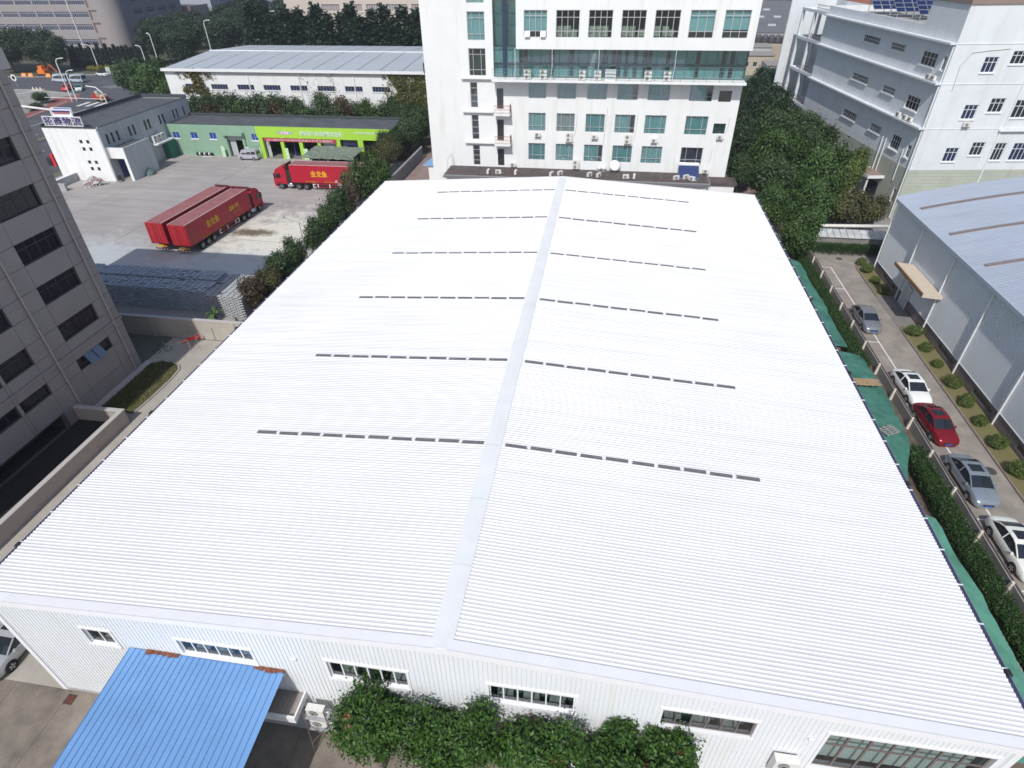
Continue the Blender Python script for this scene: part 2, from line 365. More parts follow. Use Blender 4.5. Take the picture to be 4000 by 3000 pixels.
# front court: cast slabs with open joints
fc = tag(bpy.data.objects.new('front_court', None), kind='structure'); link(fc); fc.location = (-20, 4, 0); ORG[fc] = Vector((-20, 4, 0))
slabm = mat('front_court_concrete', (.205, .175, .145), .92, var=.34, vscale=.7, bump=.35, bscale=7)
jb = MB(); jb.poly([(x, y, -.008) for x, y in rect(-46, 20, -8, 12.1)]); jb.build('joint_bed', soil, fc)
for i, x in enumerate(np.arange(-46, 20, 3.3)):
    for j, y in enumerate((-8, -3.9, .2, 4.3, 8.2)):
        y1 = min(y+4.05, 12.0); b = MB(); b.box(x+.015, x+3.285, y+.015, y1-.015, -.1, .002+.003*((i*3+j*5) % 4)/4); b.build('concrete_slab', slabm, fc)
gr = thing('drain_grating', 'dark iron drain grating set in the court beside the warehouse corner', 'drain', (-25.95, 11.55, 0))
b = MB(); b.box(-26.2, -25.7, 11.3, 11.33, 0, .03); b.box(-26.2, -25.7, 11.75, 11.78, 0, .03); b.box(-26.2, -26.17, 11.33, 11.75, 0, .03); b.box(-25.73, -25.7, 11.33, 11.75, 0, .03); b.build('frame', dark, gr)
b = MB(); b.box(-26.17, -25.73, 11.33, 11.75, .004, .012); b.build('pit_shade', black, gr)  # flat black sheet paints the darkness below the bars
for k in range(8): b = MB(); b.box(-26.14+k*.055, -26.115+k*.055, 11.33, 11.75, .012, .028); b.build('bar', rust, gr)

# painted lines on the parking lane
pl = MB(); pl.box(28.16, 28.28, 14, 71.55, .009, .013)
struct('lane_marking', pl, paint)
for k in range(10):
    y = 71.5 - 5.715*k; b = MB(); b.box(26.95, 28.15, y-.06, y+.06, .009, .0125); struct('bay_marking', b, paint)

# roads beyond the yard
for nm, p, z, m in (
    ('avenue', ((-141, 20), (-97, 20), (-99, 131), (-104, 160), (-108, 420), (-150, 420), (-146, 205), (-160, 193), (-184, 185), (-420, 180), (-420, 166), (-166, 166), (-150, 162), (-143.5, 152), (-139, 133)), .0, asphalt),
    ('brick_pavement', ((-151, 156), (-147, 161), (-142.7, 155), (-140, 142), (-138, 132), (-138, 60), (-143, 60), (-143, 130), (-143.5, 144)), .03, brickred),
    ('corner_pavement', ((-420, 165.6), (-165, 165.6), (-151, 161.5), (-147, 161), (-151, 156), (-143.5, 144), (-143, 60), (-420, 60)), .024, mat('pale_paving', (.3, .29, .27), .9, var=.2, vscale=.3)),
    ('far_pavement', ((-420, 180.5), (-184, 185.5), (-160, 193.5), (-146.5, 205), (-150.5, 420), (-300, 420), (-420, 420)), .03, mat('verge_ground', (.09, .09, .06), .95, var=.3, vscale=.3)),
    ('east_verge', ((-97, 109.1), (-34.5, 109.1), (-34.5, 131.9), (-98.9, 131.9)), .01, soil)):
    sheet(nm, p, z, m)
kb = MB()
for a, c in (((-420, 180.3), (-184, 185.3)), ((-184, 185.3), (-160, 193.3)), ((-160, 193.3), (-146.3, 205)), ((-146.3, 205), (-150.3, 420)), ((-420, 165.7), (-166, 165.7)), ((-166, 165.7), (-150, 161.8)), ((-143.3, 151.8), (-138.8, 133)), ((-138.8, 133), (-138, 60))):
    a, c = Vector((*a, 0)), Vector((*c, 0)); n = Vector((-(c-a).y, (c-a).x, 0)).normalized()*.18
    kb.hexa((a-n, c-n, c+n, a+n, *[q+Vector((0, 0, .14)) for q in (a-n, c-n, c+n, a+n)]))
struct('kerb', kb, mat('kerb_stone', (.42, .4, .36), .9, var=.15))
for i in range(9):                             # crossing stripes and lane lines
    b = MB(); x = -137 + i*2.6; b.hexa([(x, 147, .004), (x+1.0, 147, .004), (x+.6, 152, .004), (x-.4, 152, .004), (x, 147, .008), (x+1.0, 147, .008), (x+.6, 152, .008), (x-.4, 152, .008)]); struct('crossing_stripe', b, paint)
for i, (x, y0, y1) in enumerate([(x, y, y+6) for x in (-131.5, -127.8, -124, -112, -108) for y in range(66, 140, 12)]):
    b = MB(); b.box(x, x+.18, y0, y1, .004, .008); struct('lane_line', b, paint)
for x in (-120.2, -119.6, -104.5):
    b = MB(); b.box(x, x+.15, 40, 144, .004, .008); struct('lane_line', b, mat('yellow_paint', (.55, .42, .1), .7) if x < -110 else paint)
b = MB(); b.hexa([(-150, 172, .004), (-144, 170, .004), (-128, 190, .004), (-131, 192, .004), (-150, 172, .008), (-144, 170, .008), (-128, 190, .008), (-131, 192, .008)])
struct('worn_patch', b, mat('pale_asphalt', (.17, .17, .175), .9, var=.2))

for q, (x, y, r, lab) in enumerate(((30.3, 36.6, .42, 'dark manhole cover in the lane by the blue silver car'), (29.9, 74.2, .36, 'dark manhole cover near the hedge at the lane end'), (29.3, 59.8, .4, 'dark manhole cover beside the lone silver car'))):
    t = thing('manhole_cover', lab, 'manhole cover', (x, y, 0), group='manhole covers in the lane'); b = MB(); b.lathe([(r, .009), (r, .016), (r*.9, .018)], 20, (x, y, 0)); b.build('lid', mat('cast_iron', (.07, .065, .06), .8, var=.3, vscale=9), t)
    b = MB(); b.lathe([(r*1.12, .009), (r*1.12, .012)], 20, (x, y, 0)); b.build('ring', conc_d, t)
for k, (x0, y0, x1, y1) in enumerate(((-51, 70.8, -36, 69.9), (-96, 84, -36, 83.2), (-80, 47, -79, 108), (-66, 68, -65, 108), (-60, 100.5, -36, 99.7))):
    b = MB(); n = Vector((-(y1-y0), x1-x0, 0)).normalized()*.035; a, c = Vector((x0, y0, .001)), Vector((x1, y1, .001)); b.poly((a-n, c-n, c+n, a+n)); struct('yard_joint', b, soil)
# ------------------------------------------------------------------ the big white roofed warehouse
XL, XR, XM, YN, YF, ZE, ZR = -26.87, 17.13, -4.87, 11.85, 70.79, 8.65, 9.99
SL = (ZR-ZE)/(XM-XL)
def zroof(x): return ZR - SL*abs(x-XM)
wh = thing('roof_coated_warehouse', 'huge low warehouse with brilliant white ribbed metal roof filling the centre', 'warehouse', (XM, YN, 0))
roof = place('roof', None, wh); roof.empty_display_size = .2
def roof_sheet_mesh(sgn, rg):
    b = MB(); prof = []
    for k in range(4): o, h = k*.19+rg.uniform(-.009, .009), rg.uniform(.026, .034); prof += ([(0, 0)] if not k else [])+[(o+.07, 0), (o+.105, h), (o+.15, h), (min(o+.18, .757), 0)]
    prof.append((.762, 0)); L = abs(XL-XM)
    for (y0, h0), (y1, h1) in zip(prof[:-1], prof[1:]):
        a, c = (sgn*.3, -SL*.3), (sgn*(L+.08), -SL*(L+.08))
        q = ((a[0], y0, a[1]+h0), (c[0], y0, c[1]+h0), (c[0], y1, c[1]+h1), (a[0], y1, a[1]+h1))
        b.poly(q if sgn > 0 else q[::-1])
    return b.mesh('roof_sheet', roofwhite)
for sgn in (-1, 1):
    rg = random.Random(50+sgn); mes = [roof_sheet_mesh(sgn, rg) for _ in range(14)]
    for i in range(77): place('roof_sheet', rg.choice(mes), roof, (0, .2+i*.76, ZR))
    # sheet edge seen from the alley: a thin closing strip under the eave
for i in range(15):
    b = MB(); y0 = YN-.1+i*3.94; b.loft([[(XM-.45, y, ZR+.02), (XM, y, ZR+.075), (XM+.45, y, ZR+.02), (XM, y, ZR+.05)] for y in (y0, y0+3.96)])
    b.build('ridge_cap', mat('ridge_cap_coating', (.79, .80, .805), .5, var=.06, vscale=.4), roof)
trimm = mat('white_trim', (.80, .80, .82), .5, var=.03)
for y0, y1, yf in ((YN-.1, YN+.36, YN-.1), (YF-.3, YF+.1, YF+.1)):
    for s in (-1, 1):
        xe = XL-.1 if s < 0 else XR+.1
        pts = [(XM, ZR), (xe, zroof(xe))]
        (xa, za), (xb, zb) = pts; b = MB()
        b.hexa(((xa, y0, za+.03), (xb, y0, zb+.03), (xb, y1, zb+.03), (xa, y1, za+.03), (xa, y0, za+.06), (xb, y0, zb+.06), (xb, y1, zb+.06), (xa, y1, za+.06)))
        b.hexa(((xa, yf-.02, za-.3), (xb, yf-.02, zb-.3), (xb, yf+.02, zb-.3), (xa, yf+.02, za-.3), (xa, yf-.02, za+.06), (xb, yf-.02, zb+.06), (xb, yf+.02, zb+.06), (xa, yf+.02, za+.06)))
        b.build('verge_trim', trimm, roof)
# translucent strips, dirty and dark, with white clips between
skm = mat('dirty_skylight', (.2, .2, .205), .6, var=.35, vscale=5, col2=(.28, .27, .28))
skr = mat('dirty_skylight_rib', (.13, .13, .135), .6)
def sky_mesh(sgn, L):
    b = MB()
    for (y0, y1, h, mi) in ((-.12, -.04, .05, 1), (-.04, .04, .042, 0), (.04, .12, .05, 1)):
        xs = (0, sgn*L); za, zb = 0, -SL*L
        b.hexa(((0, y0, .03), (sgn*L, y0, zb+.03), (sgn*L, y1, zb+.03), (0, y1, .03), (0, y0, h), (sgn*L, y0, zb+h), (sgn*L, y1, zb+h), (0, y1, h)) if sgn > 0 else
               ((sgn*L, y0, zb+.03), (0, y0, .03), (0, y1, .03), (sgn*L, y1, zb+.03), (sgn*L, y0, zb+h), (0, y0, h), (0, y1, h), (sgn*L, y1, zb+h)), mi)
    return b.mesh('skylight_strip', [skm, skr])
SKM = {s: [sky_mesh(s, L_) for L_ in (1.24, 1.2, 1.27)] for s in (-1, 1)}
cb = MB(); cb.box(-.1, .1, -.09, .09, .02, .075); clipme = cb.mesh('skylight_clip', trimm)
for y in (23.75, 31.93, 40.53, 49.15, 57.82, 66.2):
    for s in (-1, 1):
        for k in range(10):
            x = (-5.42 - k*1.366) if s < 0 else (-4.22 + k*1.366)
            if k >= 5: x += s*.06
            place('skylight_strip', SKM[s][(k*7+int(y)) % 3], roof, (x-XM, y-YN+.02*math.sin(k*2.3+y), zroof(x)))
            if k: place('skylight_clip', clipme, roof, (x-s*.06-XM, y-YN, zroof(x)))
# gutters with brackets and outlets
gut = mat('gutter_steel', (.26, .27, .40), .5, metal=.2, var=.15, vscale=2)
for s, xe in ((-1, XL), (1, XR)):
    b = MB(); x0, x1 = (xe-.36, xe-.02) if s < 0 else (xe+.02, xe+.36)
    b.box(x0, x1, YN, YF, ZE-.42, ZE-.38); b.box(x0, x0+.02, YN, YF, ZE-.38, ZE-.12); b.box(x1-.02, x1, YN, YF, ZE-.38, ZE-.12)
    g = b.build('gutter', gut, roof)
    bb = MB(); bb.box(x0-.02-XM, x1+.02-XM, -.025, .025, ZE-.14, ZE-.10); bme = bb.mesh('bracket', trimm)
    for k in range(30): place('bracket', bme, g, (0, 1.2+k*1.95, 0))
    for k in range(6):
        y = YN+3+k*10.4; o = MB(); o.box((x0-.1 if s < 0 else x1-.1), (x0+.1 if s < 0 else x1+.1), y-.14, y+.14, ZE-.5, ZE-.1); o.build('outlet', dark, g)
        o = MB(); xp = xe+.28 if s < 0 else xe-.28; xq = x0-.02 if s < 0 else x1+.02
        o.tube([(xq, y, ZE-.4), (xq, y, ZE-.9), (xe+s*.06, y, ZE-1.3), (xe+s*.06, y, .1)], .07, 8); o.build('downpipe', whitef, g)
# walls
wallm = mat('white_wall_sheet', (.74, .765, .79), .55, var=.025, vscale=.3, streak=.02)
xl, xr, yn, yf = XL+.22, XR-.22, YN+.2, YF-.2
GW = [(-22.28, -20.85, 5.68, 6.9), (-17.4, -13.85, 6.0, 7.12), (-10.28, -6.7, 5.8, 7.18), (-3.1, .52, 5.85, 7.2), (4.05, 7.68, 5.98, 7.3), (10.4, 16.35, 4.3, 7.25)]
fr = Frame((0, yn, 0), (1, 0, 0), (0, -1, 0))
wall('front_wall', fr, xl, xr, .1, 8.5, GW, wallm, wh, .14, ztop=([XM], lambda u: zroof(u)-.04))
b = MB()
k = 0; x = xl+.1
while x < xr-.1:
    segs = [(.12, zroof(x)-.25)]
    for (a, c, e, g) in GW:
        if a-.16 < x+.03 and x < c+.16: segs = [q for s0, s1 in segs for q in ((s0, min(s1, e-.16)), (max(s0, g+.16), s1)) if q[1]-q[0] > .1]
    for (s0, s1) in segs:
        P = [(x, yn-.002), (x+.012, yn-.026), (x+.042, yn-.026), (x+.054, yn-.002)]
        for (p, q) in zip(P[:-1], P[1:]): b.poly(((p[0], p[1], s0), (q[0], q[1], s0), (q[0], q[1], s1), (p[0], p[1], s1)))
        b.poly([(p[0], p[1], s1) for p in P])
    x += .2
b.build('wall_ribs', wallm, wh)
b = MB(); b.poly(((xl, yf, 0), (xl, yn, 0), (xl, yn, ZE), (xl, yf, ZE))); b.build('side_wall', wallm, wh)
b = MB(); b.poly(((xr, yn, 0), (xr, yf, 0), (xr, yf, ZE), (xr, yn, ZE))); b.build('side_wall', wallm, wh)
b = MB(); b.poly(((xr, yf, 0), (xl, yf, 0), (xl, yf, ZE), (XM, yf, ZR-.04), (xr, yf, ZE))); b.build('rear_wall', wallm, wh)
b = MB(); b.box(xl-.05, xl+.22, yn-.06, yn+.2, .02, ZE-.3); b.build('corner_flashing', trimm, wh)
b = MB(); b.box(xr-.22, xr+.05, yn-.06, yn+.2, .02, ZE-.3); b.build('corner_flashing', trimm, wh)
b = MB(); b.box(xl, xr, yn-.05, yn-.002, .0, .25); b.build('plinth', conc, wh)
pale = mat('pale_interior', (.42, .46, .42), .9)
for i, (a, c, e, g) in enumerate(GW):
    t = (trimm, .13)
    if i == 5:
        w = window(wh, fr, a, c, e, g, [1/7, 2/7, 3/7, 4/7, 5/7, 6/7], [.64], mat('brown_frame', (.16, .13, .12), .5), clear, None, trim=t, depth=.09, fw=.07, mw=.09)
        b = MB(); b.box(a, c, yn+.5, yn+.52, e, e+(g-e)*.62); b.build('blind', pale, w)
        b = MB(); b.box(a-.3, c+.3, yn+1.6, yn+1.64, e-1, g+.3); b.box(a-.3, c+.3, yn+.3, yn+1.6, e-1.04, e-1); b.build('interior', room, w)
    else:
        two = i == 0
        fm = mat('brown_frame', (.16, .13, .12), .5) if i == 4 else whitef
        w = window(wh, fr, a, c, e, g, [.5] if two else [1/6, 1/3, .5, 2/3, 5/6], [], fm, clear, None, trim=t, depth=.07, fw=.06, mw=.06)
        b = MB(); d = yn+1.4
        b.box(a-.2, c+.2, d, d+.04, e-.7, g+.2); b.box(a-.2, c+.2, yn+.2, d, e-.74, e-.7); b.build('interior', mat('teal_interior', (.10, .16, .165), .9, var=.3, vscale=1.5), w)
        b = MB()
        for q in range(3 if not two else 1):
            xa = a+.25+q*1.15; b.box(xa, xa+.7, yn+.45, yn+1.0, e-.7, e-.15+.2*(q % 2))
        b.build('stored_goods', mat('stored_boxes', (.30, .31, .29), .9, var=.3, vscale=4), w)
# wall lamp, vent patches
for nm, x, z in (('wall_box', -11.9, 6.9), ('wall_box', 9.75, 6.6)):
    b = MB(); b.box(x, x+.22, yn-.1, yn-.027, z, z+.13); b.build(nm, whitef, wh)

# ------------------------------------------------------------------ blue lean-to canopy
cn = thing('blue_canopy', 'bright blue ribbed metal canopy jutting from the white warehouse wall', 'canopy', (-16.35, 7, 0))
bluem = mat('blue_sheet', (.155, .315, .58), .5, var=.10, vscale=.5)
blued = mat('blue_sheet_seam', (.10, .23, .48), .5)
def zc(y): return 5.78 - (12.0-y)*.075
cx0, cx1, cy0, cy1 = -20.25, -12.5, 1.2, 12.0
def canopy_mesh(w):
    b = MB(); n = 3
    for (xa, xb, h) in ((.0, .02, .03), (.02, w, .0)):
        ya, yb = cy0-7, cy1-7
        b.hexa(((xa, ya, zc(cy0)), (xb, ya, zc(cy0)), (xb, yb, zc(cy1)), (xa, yb, zc(cy1)), (xa, ya, zc(cy0)+.012+h), (xb, ya, zc(cy0)+.012+h), (xb, yb, zc(cy1)+.012+h), (xa, yb, zc(cy1)+.012+h)), 1 if h else 0)
    return b.mesh('canopy_sheet', [bluem, blued])
w_ = (cx1-cx0)/26; cme = canopy_mesh(w_)
for i in range(26): place('canopy_sheet', cme, cn, (cx0+i*w_+16.35, 0, 0))
b = MB(); b.box(cx0, cx1, cy0-.02, cy0+.1, zc(cy0)-.14, zc(cy0)-.01); b.box(cx0, cx1, 6.5, 6.62, zc(6.5)-.16, zc(6.5)-.02); b.box(cx0, cx1, 11.8, 11.95, zc(11.8)-.16, zc(11.8)-.02); b.build('purlin', steel, cn)
for x in (cx0+1.2, -16.4, cx1-1.6):
    b = MB(); b.tube([(x, 1.4, 0), (x, 1.4, zc(1.4)-.14)], .06, 8); b.build('post', dark, cn)
    b = MB(); b.box(x-.05, x+.05, 1.3, 11.9, zc(1.3)-.32, zc(1.3)-.2); b.build('rafter', steel, cn)
random.seed(3)
for xa, xb in ((-19.35, -17.7), (-13.95, -12.5)):
    x = xa; b = MB()
    while x < xb:
        w = random.uniform(.05, .16); h = random.uniform(.01, .05); b.box(x, min(x+w, xb), 11.9+random.uniform(-.1, .0), 12.02, zc(12)+.015, zc(12)+.03+h); x += w
    b.build('torn_flashing', rust, cn)

# porch with tin roof, at the canopy's end
po = thing('tin_porch', 'small white porch with rusty ribbed tin roof tucked beside the blue canopy', 'porch', (-12.8, 11.4, 0))
b = MB(); b.box(-13.9, -12.0, 10.9, 12.02, 3.8, 3.86); b.build('deck', mat('old_tin', (.42, .40, .39), .6, var=.3, vscale=3, col2=(.34, .25, .2)), po)
for k in range(8):
    b = MB(); b.box(-13.85+k*.22, -13.8+k*.22, 10.95, 12.0, 3.86, 3.9); b.build('roof_rib', mat('old_tin_rib', (.3, .27, .26), .6), po)
b = MB(); b.box(-13.95, -11.92, 10.78, 10.9, 3.6, 4.02); b.box(-12.0, -11.92, 10.9, 12.02, 3.6, 4.02); b.build('fascia', whitef, po)
for x in (-12.06, -13.85): b = MB(); b.tube([(x, 12.0, 2.7), (x, 10.95, 3.6)], .03, 6); b.build('brace', steel, po)
b = MB(); b.box(-13.3, -12.3, 11.98, 12.0, 0, 2.4); b.build('door', mat('grey_door', (.3, .31, .33), .5), po)
# ------------------------------------------------------------------ tall beige block on the west side
TX = -42.69
tw = thing('beige_tower_block', 'tall beige office block in shade with dark grid windows and downpipes', 'building', (-50, 25, 0))
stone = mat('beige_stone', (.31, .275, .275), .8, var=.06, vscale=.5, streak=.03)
joint = mat('stone_joint', (.12, .105, .10), .9)
ftw = Frame((TX, 0, 0), (0, 1, 0), (1, 0, 0))
ROWS = [(3.42, 4.45), (6.3, 7.8), (9.68, 11.22), (13.02, 14.66), (16.4, 18.02), (19.78, 21.4), (23.1, 24.5)]
COLS = [(35.05, 38.95), (29.15, 31.85), (25.0, 28.85), (18.4, 22.3)]
holes = [(c0, c1, z0, z1) for (z0, z1) in ROWS for (c0, c1) in COLS] 
garage_hole = (21.5, 31.6, .0, 1.35)
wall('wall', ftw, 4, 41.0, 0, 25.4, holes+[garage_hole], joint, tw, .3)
b = MB(); b.box(-64, TX-.005, 4, 40.99, 24.0, 25.35); b.build('roof', conc_d, tw)
b = MB(); b.poly(((TX, 41, 0), (-64, 41, 0), (-64, 41, 25.4), (TX, 41, 25.4))); b.poly(((-64, 4, 0), (TX, 4, 0), (TX, 4, 25.4), (-64, 4, 25.4))); b.poly(((-64, 41, 0), (-64, 4, 0), (-64, 4, 25.4), (-64, 41, 25.4))); b.build('rear_wall', stone, tw)
b = MB(); b.box(-64.3, TX+.2, 3.7, 41.4, 25.4, 26.7); b.build('cornice', mat('pale_stone', (.42, .4, .38), .8, var=.06), tw)
# stone cladding panels with open joints
ys = sorted({4, 41.0, *[c for cc in COLS for c in cc], 33.4, 40.05})
zs = sorted({0.0, 1.45, 5.35, 25.38, *[z for r in ROWS for z in r]})
for i in range(len(ys)-1):
    for j in range(len(zs)-1):
        y0, y1, z0, z1 = ys[i], ys[i+1], zs[j], zs[j+1]; yc, zc_ = (y0+y1)/2, (z0+z1)/2
        if y1 < 16 or y1-y0 < .02: continue
        if any(h[0] < yc < h[1] and h[2] < zc_ < h[3] for h in holes+[garage_hole]): continue
        if garage_hole[0] < yc < garage_hole[1] and z1 < 1.5: continue
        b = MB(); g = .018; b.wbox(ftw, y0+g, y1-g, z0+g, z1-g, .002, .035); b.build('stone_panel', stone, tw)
tg = mat('tower_glass', (.010, .012, .022), .05, spec=.22)
for (z0, z1) in ROWS:
    for (c0, c1) in COLS:
        low = z0 < 4
        n = 4 if c1-c0 > 3 else 3
        w = window(tw, ftw, c0, c1, z0, z1, [k/n for k in range(1, n)], [] if low else [.66], mat('dark_bronze', (.035, .035, .04), .5), tg, None, depth=.18, fw=.06, mw=.06)
b = MB(); b.box(TX-1.6, TX-.31, 21.5, 31.6, .012, .02); b.box(TX-1.65, TX-1.6, 21.5, 31.6, .0, 1.6); b.build('basement_mouth', black, tw)  # black back and floor paint the darkness inside the opening
# one lower window hangs open
wb = MB()
for y in (36.0, 36.95):
    wb.hexa((ftw.p(y, 3.45, .42), ftw.p(y+.85, 3.45, .42), ftw.p(y+.85, 3.45, .38), ftw.p(y, 3.45, .38), ftw.p(y, 4.38, -.1), ftw.p(y+.85, 4.38, -.1), ftw.p(y+.85, 4.38, -.14), ftw.p(y, 4.38, -.14)))
wb.build('open_sash', mat('sash_glass', (.12, .17, .26), .1, spec=.9), tw)
pipem = mat('beige_pipe', (.40, .36, .34), .6)
for y in (40.05, 33.4, 24.5):
    b = MB(); b.tube([(TX+.14, y, .1), (TX+.14, y, 25.3)], .075, 8); p = b.build('downpipe', pipem, tw)
    bb = MB()
    for z in np.arange(2, 25, 3.35): bb.box(TX+.02, TX+.24, y-.11, y+.11, z, z+.06)
    bb.build('pipe_clamp', steel, p)
b = MB(); b.wbox(ftw, 4, 41.05, 5.18, 5.36, .036, .16); b.build('string_course', stone, tw)

# ramp parapet
rp = thing('ramp_parapet', 'low beige parapet wall round the basement ramp under the beige block', 'wall', (-38.25, 24, 0))
rm = mat('parapet_render', (.40, .345, .32), .85, var=.08, streak=.05)
b = MB(); b.box(-38.4, -38.1, 10, 32.99, 0, 1.28); b.build('long_wall', rm, rp)
b = MB(); b.box(-42.64, -38.4, 32.7, 32.985, 0, 1.276); b.build('end_wall', rm, rp)
b = MB(); b.box(-38.46, -38.04, 10, 33.05, 1.28, 1.36); b.box(-42.6, -38.46, 32.64, 33.045, 1.28, 1.355); b.build('coping', mat('coping', (.5, .47, .45), .8), rp)
sheet('ramp_floor_shade', rect(-42.64, -38.4, 10, 32.7), .006, mat('ramp_floor_shade', (.018, .017, .018), .9, var=.2))  # near black floor colour stands in for the shade down in the ramp
# lawn patch with kerb
LP = [(-41.9, 34.0), (-38.5, 34.0), (-38.35, 36), (-38.3, 39.2), (-38.5, 40.6), (-39.0, 41.3), (-39.8, 41.6), (-41.0, 41.7), (-41.9, 41.2)]
sheet('lawn', LP, .03, mat('lawn_soil', (.10, .115, .045), .95, var=.4, vscale=2, col2=(.19, .16, .07)))
kb = MB()
for (a, c) in zip(LP[1:6], LP[2:7]):
    a, c = Vector((*a, 0)), Vector((*c, 0)); n = Vector((-(c-a).y, (c-a).x, 0)).normalized()*.07
    kb.hexa((a-n, c-n, c+n, a+n, *[q+Vector((0, 0, .11)) for q in (a-n, c-n, c+n, a+n)]))
struct('lawn_kerb', kb, mat('kerb_stone', (.42, .4, .36), .9))
b = MB(); b.box(TX+.04, -41.9, 33.1, 41.6, .004, .06); struct('apron', b, mat('coping', (.5, .47, .45), .8))
def inside(p, poly):
    r = False
    for (x0, y0), (x1, y1) in zip(poly, poly[1:]+poly[:1]):
        if (y0 > p[1]) != (y1 > p[1]) and p[0] < (x1-x0)*(p[1]-y0)/(y1-y0)+x0: r = not r
    return r
gb = MB(); random.seed(11)
for _ in range(5200):
    x, y = random.uniform(-42, -38), random.uniform(34, 41.8)
    if not inside((x, y), LP): continue
    tall = .28 if x < -39.6 + .5*math.sin(y*2) else .12
    h = random.uniform(.4, 1)*tall; a = random.uniform(0, 6.28); w = .03; l = random.uniform(-.12, .12)
    gb.poly(((x-w*math.cos(a), y-w*math.sin(a), .03), (x+w*math.cos(a), y+w*math.sin(a), .03), (x+l, y+l*.6, .03+h)))
tag(gb.build('grass', leafmat('lawn_grass', (.035, .06, .02), (.16, .17, .055), .9)), 'rough grass patch with weeds between the beige block and the passage', 'grass', kind='stuff')

# boundary wall between passage and truck yard
bw = thing('boundary_wall', 'plain rendered boundary wall closing the passage before the grey block stacks', 'wall', (-44, 46, 0))
bm = mat('wall_render_beige', (.42, .385, .34), .9, var=.1, vscale=.5, streak=.06)
b = MB(); b.box(-56, -34.5, 46.0, 46.22, 0, 2.2); b.build('wall', bm, bw)
b = MB(); b.box(-56, -34.45, 45.94, 46.28, 2.2, 2.3); b.build('coping', mat('coping', (.5, .47, .45), .8), bw)
for k in range(5):
    x = -54+k*4.6; b = MB(); b.box(x, x+.3, 45.9, 46.0, 0, 2.2); b.build('pier', bm, bw)
# odds and ends in the passage
rc = thing('red_cloth', 'red cloth sagging from a clothes rail before the boundary wall', 'cloth', (-39.7, 44.6, 0))
b = MB(); n = 9
for i in range(n):
    for j in range(4):
        def q(a, c): 
            s = a/n; return (-40.35+1.2*s, 44.0+1.5*s+.1*c*.3, 1.0-.33*(c/4)*(1+.6*s) - .05*math.sin(a*1.1) - .06*math.sin(3.1*s))
        b.poly((q(i, j), q(i+1, j), q(i+1, j+1), q(i, j+1)))
b.build('cloth', mat('red_fabric', (.52, .035, .04), .8, var=.15, vscale=5), rc, smooth=True)
b = MB()
for x, y in ((-40.4, 44.0), (-39.15, 45.55)): b.tube([(x, y, 0), (x, y, 1.02)], .02, 6)
b.tube([(-40.4, 44.0, 1.01), (-39.15, 45.55, 1.01)], .015, 6); b.build('rail', steel, rc)
for nm, lab, x, y, dx, dy in (('clothes_rack', 'thin steel clothes rack by the lawn corner', -40.2, 42.3, 1.2, 1.2), ('clothes_rack', 'thin steel clothes rack at the foot of the boundary wall', -38.4, 44.0, .5, 1.9)):
    cr = thing(nm, lab, 'rack', (x, y, 0), group='passage clothes racks')
    b = MB(); b.tube([(x, y, 0), (x, y, 1.5)], .022, 6); b.tube([(x+dx, y+dy, 0), (x+dx, y+dy, 1.5)], .022, 6); b.build('post', steel, cr)
    b = MB(); b.tube([(x, y, 1.5), (x+dx, y+dy, 1.5)], .018, 6); b.build('rail', steel, cr)
bk = thing('bicycle', 'dark bicycle leaning in the shade by the beige block', 'bicycle', (-41.9, 43.2, 0), .7)
whm = MB(); whm.lathe([(.30, -.02), (.33, 0), (.30, .02), (.285, .0), (.30, -.02)], 20, axis='y', cap=False); wme = whm.mesh('wheel', black)
for x in (-.5, .5): place('wheel', wme, bk, (x, 0, .33))
b = MB(); b.tube([(-.5, 0, .33), (-.15, 0, .8), (.35, 0, .78), (.5, 0, .33)], .018, 6); b.tube([(-.15, 0, .8), (0, 0, .3), (.35, 0, .78)], .018, 6); b.tube([(-.5, 0, .33), (0, 0, .3)], .015, 6); b.build('frame', dark, bk, local=True)
b = MB(); b.box(-.28, -.05, -.07, .07, .86, .92); b.build('saddle', black, bk, local=True)
b = MB(); b.tube([(.3, -.28, .98), (.34, 0, .96), (.3, .28, .98)], .015, 6); b.tube([(.35, 0, .78), (.34, 0, .96)], .015, 6); b.build('handlebar', steel, bk, local=True)
bp_ = thing('banana_plant', 'green plant with arching leaves beside the boundary wall end', 'plant', (-38.0, 47.3, 0)); rg = random.Random(6); b = MB()
for k in range(14):
    a = rg.uniform(0, 6.28); L = rg.uniform(.9, 1.5); h = rg.uniform(1.6, 2.5); P = []
    for i in range(6):
        f = i/5; r = L*f; z = h+.5*math.sin(f*2.2)-.55*f*f; w = .13*math.sin(math.pi*min(1, f*.9+.1)); P.append((r, z, w))
    for (r0, z0, w0), (r1, z1, w1) in zip(P[:-1], P[1:]):
        q = lambda r, z, w: (-38.0+r*math.cos(a)-w*math.sin(a), 47.3+r*math.sin(a)+w*math.cos(a), z); b.poly((q(r0, z0, -w0), q(r1, z1, -w1), q(r1, z1, w1), q(r0, z0, w0)))
b.build('leaves', leafmat('banana_leaf', (.03, .08, .015), (.11, .2, .04), 2), bp_)
b = MB(); b.tube([(-38.0, 47.3, 0), (-37.95, 47.3, 2.0)], [.1, .05], 6); b.build('stem', mat('plant_stem', (.16, .15, .07), .9), bp_)
